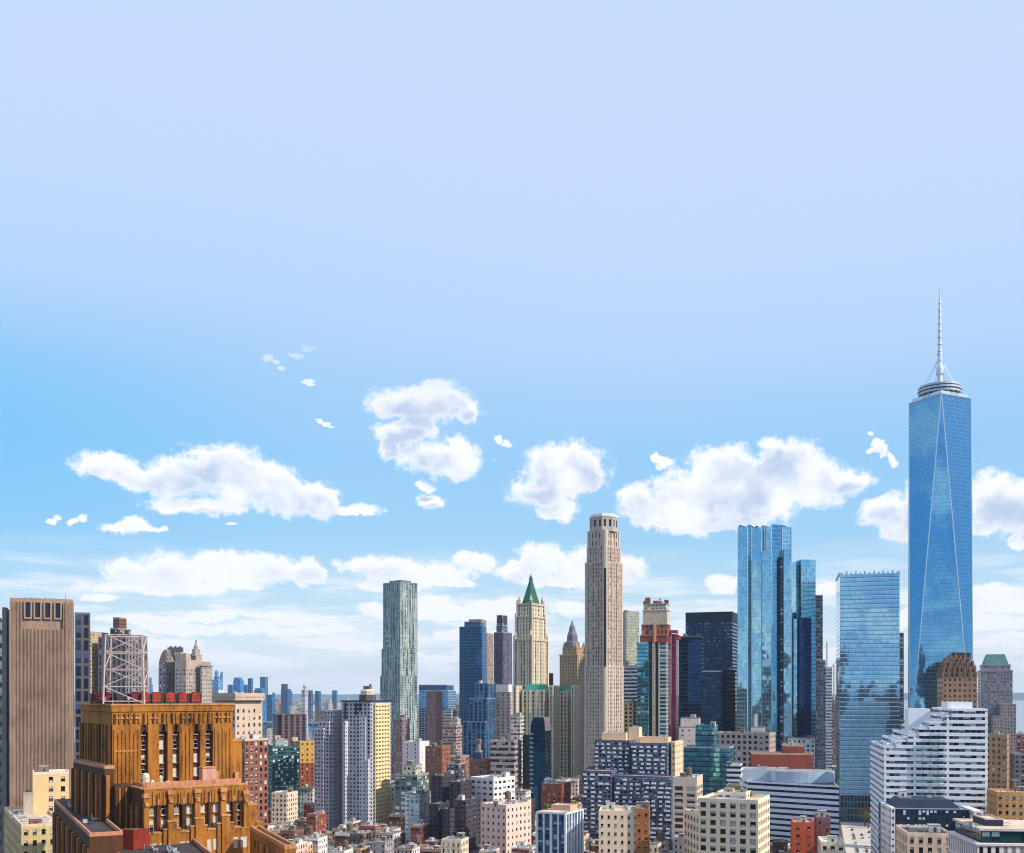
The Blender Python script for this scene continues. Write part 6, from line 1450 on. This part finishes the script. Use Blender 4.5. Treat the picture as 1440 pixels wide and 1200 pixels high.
# navy glass block in front of the terraces
def navy_block():
    Y = 545; a = 8; root = thing('navy_glass_block', 'dark navy glass block flecked with panes coloured as pale reflections, with a sloping black roof', 'office block', (*ground_pt(1300, Y), 0))
    f = foot((1253, 1362), Y, 34, a); f[0] = ground_pt(1253, Y); f[3] = (f[0][0] + 6, Y + 36); FOOTS.append(f); z = topz(f, 1139); fm = facade((26, 40, 60), .62, .66, (10, 24, 40), (18, 46, 66), (186, 206, 214), pl=.16, pm=.3, span=(20, 34, 52), rough=.06)  # light panes carry the pale reflections in their colour
    m = MB(); m.parmat = 1; m.prism(f, 0, z, 0, 1, 1.9, 3.6, par=.5); m.build('facade', [fm, plain((150, 168, 190), .4)], root)
    b = inset(f, 3); q = [(x, y) for x, y in inset(f, 7)]; m = MB(); zt = zpx(1124, Y + 8)
    for i in range(4): m.poly([(*b[i], z + .1), (*b[(i + 1) % 4], z + .1), (*q[(i + 1) % 4], zt), (*q[i], zt)], 0)
    m.poly([(*p, zt) for p in q], 0); m.build('sloping_roof', [W_((30, 38, 60), .5, .2)], root)
    p0, p1 = Vector(f[0]), Vector(f[1]); m = MB()
    for xs, yy in (((1244, 1253), Y - 1), ((1362, 1370), Y - 12)):
        g = foot(xs, yy, 26, a); m.prism(g, 0, topz(g, 1141 if xs[0] > 1300 else 1136), 0, 1, 3, 3.6)
    m.build('white_end_wall', [facade((222, 214, 216), .5, .4), ROOFS['pale']], root); clutter(root, q, zt, random.Random(7), 6, 0)
navy_block()
def corner_block():
    Y = 440; a = 6; root = thing('green_attic_block', 'pale pillared block with dark green glass attic in the lower right corner', 'office block', (*ground_pt(1390, Y), 0))
    f = foot((1337, 1500), Y, 36, a); f[3] = ground_pt(1334, Y + 40); FOOTS.append(f); zc = zpx(1189, Y); zr = zpx(1166, Y); p = ccw(f); m = MB(); m.parmat = 1; wins = []
    for i in range(4):
        A, B = p[i], p[(i + 1) % 4]
        if visible(A, B): wins += grid_wall(m, A, B, zc - 22.5, zc, 3.2, 7.5, .5, .84, .7)
        else: m.wallq(A, B, zc - 22.5, zc, 0)
    m.prism(p, 0, zc - 22.5, 0, 1, top=False); m.prism(inset(p, -.5), zc, zc + .8, 0, 0); m.build('wall', [W_((232, 216, 212), .8, .08), ROOFS['tan']], root); put_windows(root, wins, random.Random(3), (50, 50, 56), (0, 0, 1), 1)
    at = inset(p, 2.2); m = MB(); m.prism(at, zc + .8, zr - .6, 0, 1, 4, 5); m.build('glass_attic', [facade((14, 44, 48), .8, .7, (12, 40, 44), (20, 66, 62), (170, 206, 196), pl=.12, pm=.3, rough=.05), ROOFS['tan']], root)
    m = MB(); m.prism(inset(p, 1.4), zr - .6, zr, 0, 1, par=0); m.prism(inset(p, 1.2), zr - .95, zr - .602, 0, 0); m.build('roof_edge', [W_((206, 190, 190)), ROOFS['tan']], root)
    h = foot((1368, 1411), Y + 10, 16, a); m = MB(); m.parmat = 1; m.prism(h, zr, zpx(1153, Y + 10), 0, 1, par=.5); m.build('roof_house', [W_((44, 42, 70), .6, .1), ROOFS['tan']], root)
    clutter(root, [p[0], ground_pt(1362, Y + 2), ground_pt(1362, Y + 34), p[3]], zr, random.Random(4), 3, 0, bulk=False)
corner_block()
bld('corner_building', 'cream cornered building with a recessed roof garden at the bottom beside the avenue', 'building', (1260, 1276, 1340), 490, 1176, ('gr', W_((222, 190, 164), .85, .1), 3.8, 4.4, .46, .6), a=10, D=30, clut=8, tank=.0, seed=5, roof='dark', fr=(70, 64, 60), coping=W_((232, 204, 180)))
bld('cornered_house', 'narrow pinkish house against the foot of the white terraced office', 'building', (1240, 1258), 560, 1150, ('gr', W_((220, 196, 192)), 3.4, 4, .44, .5), a=10, D=24, clut=3, tank=0, seed=6)
bld('cream_apartments', 'cream apartment building with green tinted windows, setbacks and a planted roof at the bottom', 'apartment block', (962, 1000), 530, 1150, ('gr', W_((240, 216, 178), .85, .07), 5.4, 4.3, .6, .56, .5), a=-8, D=30, clut=2, tank=0, seed=2, fr=(44, 70, 58), roof='tan')
bld('cream_apartments', 'taller front of the cream apartment building with green tinted windows and a roof garden', 'apartment block', (982, 1066, 1082), 522, 1129, ('gr', W_((244, 220, 184), .85, .07), 5.0, 4.3, .56, .58, .5), a=24, D=30, clut=7, tank=0, seed=4, fr=(44, 74, 60), roof='tan', coping=W_((248, 228, 196)), tiers=[((1008, 1056), 1118, 534, 12, ('sh', facade((206, 214, 222), .6, .4), 4, 3.4))])
bld('brick_block', 'bright orange red brick block with a small roof house at the bottom by the avenue', 'building', (1112, 1145), 590, 1160, ('gr', W_((196, 84, 46), .85, .16), 5.2, 4.2, .3, .42), a=12, D=20, clut=4, tank=0, seed=3, roof='pink', fr=(90, 60, 50))
bld('brick_block', 'dull plum brick block right of the bright orange red one', 'building', (1145, 1168), 600, 1153, ('gr', W_((126, 84, 86)), 4.4, 4.2, .34, .44), a=12, D=18, clut=4, tank=0, seed=9, fr=(120, 100, 96))
bld('flat_roof_block', 'low pale cream flat roofed block between the plum brick block and the avenue', 'building', (1150, 1188), 560, 1188, ('gr', W_((226, 214, 190)), 4, 4.2, .5, .5), a=12, D=22, clut=4, tank=0, seed=4, roof='pale')
bld('cream_loft', 'cream loft with scattered small dark windows and a brown brick flank at the bottom centre', 'loft', (842, 900), 560, 1144, ('gr', W_((236, 208, 178), .85, .08), 3.6, 4.4, .36, .4), a=8, D=26, clut=9, tank=.5, seed=8, fr=(64, 58, 56), roof='tan')
bld('brown_loft', 'tall narrow brown brick loft joined to the right of the cream loft', 'loft', (894, 914), 556, 1141, ('gr', W_((176, 108, 58), .85, .22), 3.4, 4.2, .4, .44), a=8, D=24, clut=3, tank=0, seed=6, fr=(90, 62, 48))
# glass block with white uprights
def white_frame_block():
    Y = 575; a = 26; root = thing('white_framed_block', 'blue glass apartment block with white upright frames and planted terraces, bottom centre', 'apartment block', (*ground_pt(790, Y), 0))
    f = foot((755, 795, 830), Y, 24, a); FOOTS.append(f); z = topz(f, 1146); p = ccw(f); wh = W_((226, 230, 236), .6, .05); m = MB(); m.prism(inset(p, .5), 0, z - .5, 0, 1, 2.2, 3.4); m.build('glazing', [facade((70, 96, 124), .84, .74, (26, 42, 62), (64, 96, 128), (170, 190, 206), pl=.16, pm=.45, rough=.06), ROOFS['tan']], root)
    for i in range(4):
        A, B = Vector(p[i]), Vector(p[(i + 1) % 4])
        if not visible(A, B): continue
        e = (B - A).normalized(); an = math.atan2(e.y, e.x); n = max(3, round((B - A).length / 4.0))
        for k in range(n + 1): q = A + (B - A) * k / n; fr = MB(); fr.box((q.x, q.y, 0), .8 if k % 2 else 1.3, .9, z, an, 0); fr.build('upright', [wh], root)
    m = MB(); m.prism(inset(p, -.5), z, z + 1.0, 0, 1); m.build('roof_frame', [wh, ROOFS['tan']], root)
    h = foot((775, 812), Y + 8, 10, a); m = MB(); m.parmat = 0; m.prism(h, z + 1, topz(h, 1134), 0, 1, par=.4); m.build('roof_house', [W_((214, 176, 156)), ROOFS['tan']], root); clutter(root, p, z + 1, random.Random(3), 3, 0, bulk=False)
white_frame_block()

# ---------------------------------------------------------------- the carpet of low houses
def overlap(a, b):
    for P, Q in ((a, b), (b, a)):
        for i in range(len(P)):
            x0, y0 = P[i]; x1, y1 = P[(i + 1) % len(P)]
            if any(inside((x0 + (x1 - x0) * t, y0 + (y1 - y0) * t), Q) for t in (0, .25, .5, .75)): return True
        if inside((sum(p[0] for p in P) / len(P), sum(p[1] for p in P) / len(P)), Q): return True
    return False
HOUSES = []
def low_houses():
    rnd = random.Random(77)
    walls = [('red brick', W_((156, 84, 62))), ('brown brick', W_((128, 88, 68))), ('cream', W_((228, 204, 176))), ('white', W_((230, 222, 216))), ('tan', W_((200, 166, 128))), ('grey', W_((160, 154, 154))), ('pink', W_((226, 192, 176))), ('dark brick', W_((92, 70, 68)))]
    wts = [5, 3, 4, 4, 4, 3, 3, 2]
    fac = {n: facade(c, .42, .55, pl=.1, var=.18) for n, c in (('red brick', (156, 84, 62)), ('brown brick', (128, 88, 68)), ('cream', (228, 204, 176)), ('white', (230, 222, 216)), ('tan', (200, 166, 128)), ('grey', (160, 154, 154)), ('pink', (226, 192, 176)), ('dark brick', (92, 70, 68)))}
    roofs = [('pale', 'pale'), ('white', 'white'), ('grey', 'grey'), ('tan', 'tan'), ('dark', 'dark'), ('pinkish', 'pink')]
    a = R(GA); c, d = (math.cos(a), -math.sin(a)), (math.sin(a), math.cos(a))
    v = -180.0
    base = (0.0, 640.0)
    row = 0
    while v < 430:
        dep = rnd.uniform(12, 19); s = -330.0
        while s < 330:
            w = rnd.uniform(7, 15); P = lambda i, j: (base[0] + c[0] * (s + i) + d[0] * (v + j), base[1] + c[1] * (s + i) + d[1] * (v + j))
            fp = [P(0, 0), P(w, 0), P(w, dep), P(0, dep)]
            s += w + (.15 if rnd.random() < .74 else rnd.uniform(2.5, 8))
            px = [proj((*p, 0))[0] for p in fp]
            Yc = sum(p[1] for p in fp) / 4
            if max(px) < 345 or min(px) > 1178 or (min(px) > 1000 and Yc > 700): continue
            # avenue kept clear
            rel = (fp[1][0] - AO[0]) * AVC[0] + (fp[1][1] - AO[1]) * AVC[1]
            if rel > -18: continue
            h = rnd.uniform(10, 25) * (1.35 if rnd.random() < .2 else 1)
            if Yc > 730 and rnd.random() < .2: h = rnd.uniform(28, 44)
            if Yc < 590: h = min(h, 15)
            top = proj((*fp[0], h))[1]
            if top > 1206: continue
            if any(overlap(fp, q) for q in FOOTS): continue
            HOUSES.append((fp, h, Yc, sum(px) / 4))
        v += dep + (5 if row % 2 else 11); row += 1
    HOUSES.sort(key=lambda t: t[2])
    HOUSES.sort(key=lambda t: -t[1] / t[2] * math.dist(t[0][0], t[0][1]) / t[2])
    rest, own = HOUSES[295:], sorted(HOUSES[:295], key=lambda t: t[2])
    info = []
    for fp, h, Yc, px in own:
        k = rnd.choices(range(8), wts)[0]; rk = rnd.choice(roofs); tank = rnd.random() < .22
        if rk[0] == walls[k][0]: rk = roofs[2]
        info.append([fp, h, Yc, px, k, rk, tank])
    if rest:
        m = MB(); m.parmat = 9
        for fp, h, Yc, px in rest:
            k = rnd.randrange(8); m.prism(fp, 0, h, k, rnd.choice((8, 9, 10)), 2.8, 3.5, par=.9)
            q = ((fp[0][0] + fp[2][0]) / 2, (fp[0][1] + fp[2][1]) / 2); m.box((*q, h), 3, 3.4, 2.8, -a, 9, 8)
        o = m.build('more_rooftops', [fac[w[0]] for w in walls] + [ROOFS['pale'], ROOFS['grey'], ROOFS['dark']]); o['kind'] = 'stuff'
    # what each stands in front of or beside: bands across the picture by landmark
    marks = [(418, 'the teal glass block'), (452, 'the golden yellow slab'), (520, 'the grey apartment tower'), (575, 'the rippled tower'), (640, 'the black apartment complex'), (705, 'the pale pink building'), (750, 'the white concrete office'), (830, 'the white framed glass block'), (900, 'the cream loft'), (960, 'the balcony block'), (1200, 'the cream apartments')]
    mark = lambda px: next(n for x, n in marks if px < x)
    groups = {}
    for t in info: groups.setdefault((walls[t[4]][0], t[5][0], mark(t[3])), []).append(t)
    ORD = ['nearest', 'second nearest', 'third nearest', 'fourth nearest', 'fifth nearest', 'sixth nearest', 'seventh nearest', 'eighth nearest', 'ninth nearest', 'tenth nearest']
    sub = [(0, W_((110, 86, 70)))]
    for (wn, rn, mk_), ts in groups.items():
        ts.sort(key=lambda t: t[2])
        for n, (fp, h, Yc, px, k, rk, tank) in enumerate(ts):
            lab = f'{rn}-roofed {wn} house{" with tank" if tank else ""} below {mk_}' + ('' if len(ts) == 1 else f', {ORD[min(n, 9)]}')
            root = thing('row_house', lab, 'house', (*fp[0], 0), 'low houses packed below the towers')
            m = MB(); m.parmat = 1; p = ccw(fp); r2 = random.Random(int(px * 31 + Yc)); wins = []
            near = Yc < 720
            for i in range(4):
                A, B = p[i], p[(i + 1) % 4]
                if near and i == 0: wins += grid_wall(m, A, B, 0, h, 2.7, 3.5, .42, .55, .3)
                elif i in (0, 1): m.wallq(A, B, 0, h, 3, 2.8, 3.5)
                else: m.wallq(A, B, 0, h, 0)
            m.prism(p, 0, h, 0, 2, par=r2.uniform(.6, 1.2), pt=.4, sides=False)
            if r2.random() < .5: m.box((*[(p[0][0] + p[1][0]) / 2 + .25 * -d[0] * 1, (p[0][1] + p[1][1]) / 2 - .25 * d[1]], h - .9), math.dist(p[0], p[1]) - .2, .9, .8, -a, 1)
            cop = r2.choice([W_((214, 204, 192)), walls[k][1], W_((150, 130, 116))])
            m.build('wall', [walls[k][1], cop, ROOFS[rk[1]], fac[walls[k][0]]], root)
            if wins: put_windows(root, [w for w in wins if w[0][2] > 4], r2, (110, 96, 88), (0, 0, 1, 3), 2.2)
            clutter(root, fp, h, r2, r2.randint(8, 14), 1.0 if tank else 0, big=.75)
low_houses()

# ---------------------------------------------------------------- trees, planting
LEAF = []
def leafm(c):
    m, t, p = mat_new('leaves'); oi = t.new('ShaderNodeNewGeometry'); f = t.noise(oi, .9, 3); r = rgb(*c)
    t.put(p.inputs['Base Color'], t.ramp(f, [(.3, tuple(x * .5 for x in r[:3]) + (1,)), (.55, r), (.75, (r[0] * 1.5, r[1] * 1.3, r[2], 1))])); p.inputs['Roughness'].default_value = .7; p.inputs['Specular IOR Level'].default_value = .2; return m
LEAF = [leafm((104, 128, 34)), leafm((66, 96, 44)), leafm((150, 140, 36)), leafm((158, 96, 44))]
def tree(px, Y, r, h, kind, label, base=0, group=None, o=None):
    x, y = (o if o else ground_pt(px, Y)); rnd = random.Random(int(x * 7 + y)); root = thing('street_tree', label, 'tree', (x, y, base), group)
    m = MB(); m.tube((x, y, base), (x + .2, y, base + h * .5), h * .035, h * .02, 7, 0)
    for k in range(5): an = k * 1.3 + rnd.random(); m.tube((x + .2, y, base + h * (.35 + .03 * k)), (x + math.cos(an) * r * .6, y + math.sin(an) * r * .6, base + h * .7), h * .014, h * .006, 5, 0)
    m.build('trunk', [W_((84, 66, 52))], root)
    m = MB(); cl = [(x + rnd.uniform(-.6, .6) * r, y + rnd.uniform(-.6, .6) * r, base + h * rnd.uniform(.5, .88), r * rnd.uniform(.32, .55)) for _ in range(11)]
    for cx, cy, cz, cr in cl:
        for _ in range(70):
            v = Vector((rnd.gauss(0, 1), rnd.gauss(0, 1), rnd.gauss(0, 1))).normalized() * cr * rnd.uniform(.55, 1.05); q = Vector((cx, cy, cz)) + v; s = rnd.uniform(.22, .5)
            t1 = Vector((rnd.gauss(0, 1), rnd.gauss(0, 1), rnd.gauss(0, 1))).normalized(); t2 = t1.cross(v).normalized() * s if t1.cross(v).length > 1e-3 else Vector((s, 0, 0)); t1 = t1 * s
            m.poly([q - t1, q + t2 * .6, q + t1, q - t2 * .6], 0)
    m.build('crown', [LEAF[kind]], root); return root
tree(405, 690, 5.5, 13, 0, 'round yellow green tree among the low roofs right of the orange tower')
tree(574, 700, 6, 13, 0, 'bright lime green tree in front of the black apartment complex')
tree(543, 655, 4, 10, 1, 'dark green tree among the low houses below the grey apartment tower')
tree(719, 640, 4, 11, 2, 'small yellowing tree at the foot of the pale pink building')
tree(742, 625, 4, 10, 1, 'small green tree near the foot of the white framed glass block')
tree(1160, 850, 6.5, 15, 0, 'green tree at the end of the avenue before the mirrored slab tower', o=avp(150, 6))
tree(1160, 850, 6, 18, 3, 'rust brown tree behind the green one at the avenue end', o=avp(168, 4))
tree(1190, 850, 5, 12, 1, 'dark green tree against the mirrored slab tower base', o=avp(158, 15))
for (px, Y, z, r, k, lb) in ((1030, 545, None, 2.6, 2, 'yellow green shrub at the left of the cream apartments roof garden'), (1044, 540, None, 2.4, 0, 'olive shrub in the middle of the cream apartments roof garden'), (1055, 538, None, 2.2, 2, 'golden shrub at the right of the cream apartments roof garden'), (770, 585, 1143, 1.8, 0, 'green shrub on the left of the white framed block roof'), (808, 590, 1140, 1.8, 2, 'golden shrub on the right of the white framed block roof')):
    zz = zpx(z if z else 1131, 522 if z is None else 575)
    tree(px, Y, r, r * 2.1, k, lb, zz)
bld('planted_drum', 'olive green planted drum on a roof behind the cream apartments', 'roof house', (1023, 1043), 600, 1106, ('sh', W_((116, 110, 44)), 3, 3), D=8, clut=0, solid=False, base=zpx(1122, 600))

# ---------------------------------------------------------------- cars
def make_car(col):
    body = plain(col, .3, .2); blk = plain((24, 24, 26), .5); gl = glassm((34, 44, 54), .06)
    root = thing('parked_car', '', 'car', (0, 0, 0))
    m = MB(); prof = [(-2.2, .35), (-2.25, .75), (-1.9, .92), (-1.05, .98), (.8, .98), (1.7, .9), (2.2, .72), (2.2, .35)]; w = .88
    for s in (-1, 1): pts = [(x, s * w, z) for x, z in prof]; m.poly(pts if s < 0 else list(reversed(pts)), 0) if False else m.poly(list(reversed(pts)) if s < 0 else pts, 0)
    for (x0, z0), (x1, z1) in zip(prof, prof[1:] + prof[:1]): m.poly([(x0, -w, z0), (x0, w, z0), (x1, w, z1), (x1, -w, z1)], 0)
    m.build('body', [body], root)
    m = MB(); cp = [(-1.75, .95), (-1.1, 1.45), (.35, 1.45), (1.05, .95)]; w2 = .72
    for s in (-1, 1): pts = [(x, s * (w2 if z > 1 else .84), z) for x, z in cp]; m.poly(list(reversed(pts)) if s < 0 else pts, 0)
    for (x0, z0), (x1, z1) in zip(cp, cp[1:]): m.poly([(x0, -(w2 if z0 > 1 else .84), z0), (x0, (w2 if z0 > 1 else .84), z0), (x1, (w2 if z1 > 1 else .84), z1), (x1, -(w2 if z1 > 1 else .84), z1)], 1 if z0 == z1 else 0)
    m.build('cabin', [gl, body], root)
    for x in (-1.35, 1.4):
        for y in (-.8, .8): m = MB(); m.tube((x, y - .1, .33), (x, y + .1, .33), .33, .33, 12, 0); m.build('wheel', [blk], root)
    return root
def copy_tree(o):
    c = o.copy(); COL.objects.link(c)
    for ch in o.children: k = ch.copy(); COL.objects.link(k); k.parent = c
    return c
def cars():
    rnd = random.Random(12); cols = [('black', (28, 28, 32)), ('white', (232, 232, 232)), ('silver', (168, 172, 176)), ('dark blue', (36, 46, 76)), ('yellow', (226, 170, 40)), ('dark red', (110, 30, 32))]
    proto = {n: make_car(c) for n, c in cols}; used = {n: False for n, _ in cols}; seen = {}
    rows = [(-7.6, [-4, 3, 9.5, 16, 22, 46, 72, 79, 86, 98, 105, 130]), (9.4, [-6, 0, 7, 14, 21, 74, 81, 90, 97, 112, 126]), (-1.2, [4, 13, 27, 80, 101]), (5.2, [-2, 10, 19, 28, 88, 118])]
    pos = {-7.6: 'parked along the left kerb of the avenue', 9.4: 'parked along the right kerb of the avenue', -1.2: 'driving in the left lane of the avenue', 5.2: 'driving in the right lane of the avenue'}
    order = ['nearest', 'second nearest', 'third nearest', 'fourth nearest', 'fifth nearest', 'sixth nearest']
    plan = []
    for o, ss in rows:
        for s in ss: plan.append((o, s + rnd.uniform(-1, 1), rnd.choices([n for n, _ in cols], [6, 4, 4, 2, 2, 1])[0]))
    tot = {}
    for o, s, n in plan: tot[(o, n)] = tot.get((o, n), 0) + 1
    for o, s, n in plan:
        c = copy_tree(proto[n]) if used[n] else proto[n]; used[n] = True
        k = seen.get((o, n), 0); seen[(o, n)] = k + 1
        c['label'] = f'{n} car {pos[o]}' + (f', {order[min(k, 5)]} of its colour' if tot[(o, n)] > 1 else ''); c['group'] = 'cars on the avenue'
        c.location = (*avp(s, o), .024); c.rotation_euler = (0, 0, math.pi / 2 - R(GA) + (math.pi if rnd.random() < .3 else 0))
    for n in proto:
        if not used[n]:
            for ch in list(proto[n].children): bpy.data.objects.remove(ch)
            bpy.data.objects.remove(proto[n])
cars()

# ---------------------------------------------------------------- the rest of the city, behind the viewer, that the mirrored towers show
def city_behind():
    rnd = random.Random(31)
    for k, (x, y, w, h, c) in enumerate(((50, -300, 26, 206, (70, 66, 70)), (104, -306, 44, 140, (104, 88, 78)), (-448, -300, 46, 252, (70, 78, 84)), (190, -520, 46, 210, (108, 104, 104)), (-420, -160, 50, 160, (136, 116, 100)), (142, -300, 34, 128, (86, 76, 74)), (-250, -520, 50, 200, (70, 82, 96)), (-700, -220, 60, 220, (92, 84, 84)))):
        root = thing('tower', f'{("grey", "brown", "blue grey", "pale grey", "tan", "broad brown", "tallest blue", "dark grey")[k]} tower behind the viewer, seen only in the mirrored glass', 'tower', (x, y, 0), 'towers behind the viewer')
        m = MB(); m.box((x, y, 0), w, w * .8, h * .8, R(rnd.uniform(-20, 20)), 0, 1, 3.4, 3.8); m.box((x, y, h * .8), w * .7, w * .6, h * .2, R(-16), 0, 1, 3.4, 3.8); m.build('facade', [facade(c, .5, .55), ROOFS['grey']], root)
    root = thing('tower', 'tapering dark tower behind the viewer, seen only in the tallest tower', 'tower', (-10, -300, 0), 'towers behind the viewer')
    m = MB(); zz = 0
    for w, h in ((34, 90), (28, 60), (21, 40), (14, 28), (6, 24)): m.box((-10, -300, zz), w, w, h, R(-19), 0, 0, 3, 3.6); zz += h
    m.build('facade', [facade((58, 60, 68), .5, .6)], root)
    m = MB()
    for k in range(1100):
        x, y = rnd.uniform(-1100, 800), -50 - 1900 * rnd.random() ** 1.5; m.box((x, y, 0), rnd.uniform(22, 48), rnd.uniform(22, 48), rnd.uniform(26, 92), -R(16), rnd.choice((0, 1, 2)), 3, 3, 3.6)
    for k in range(520):
        x, y = rnd.uniform(-360, 520), rnd.uniform(-50, 395)
        if (x < -30 and y > 215) or (abs(x) < 30 and abs(y) < 60): continue
        m.box((x, y, 0), rnd.uniform(16, 34), rnd.uniform(16, 34), rnd.uniform(14, max(18, 92 - .2 * max(y, 0) - 20)), -R(16), rnd.choice((0, 0, 1, 2)), 3, 3, 3.6)
    o = m.build('nearer_rooftops', [facade((112, 78, 66), .42, .55), facade((140, 124, 108), .42, .55), facade((86, 84, 88), .5, .6), ROOFS['dark']]); o['kind'] = 'stuff'
city_behind()
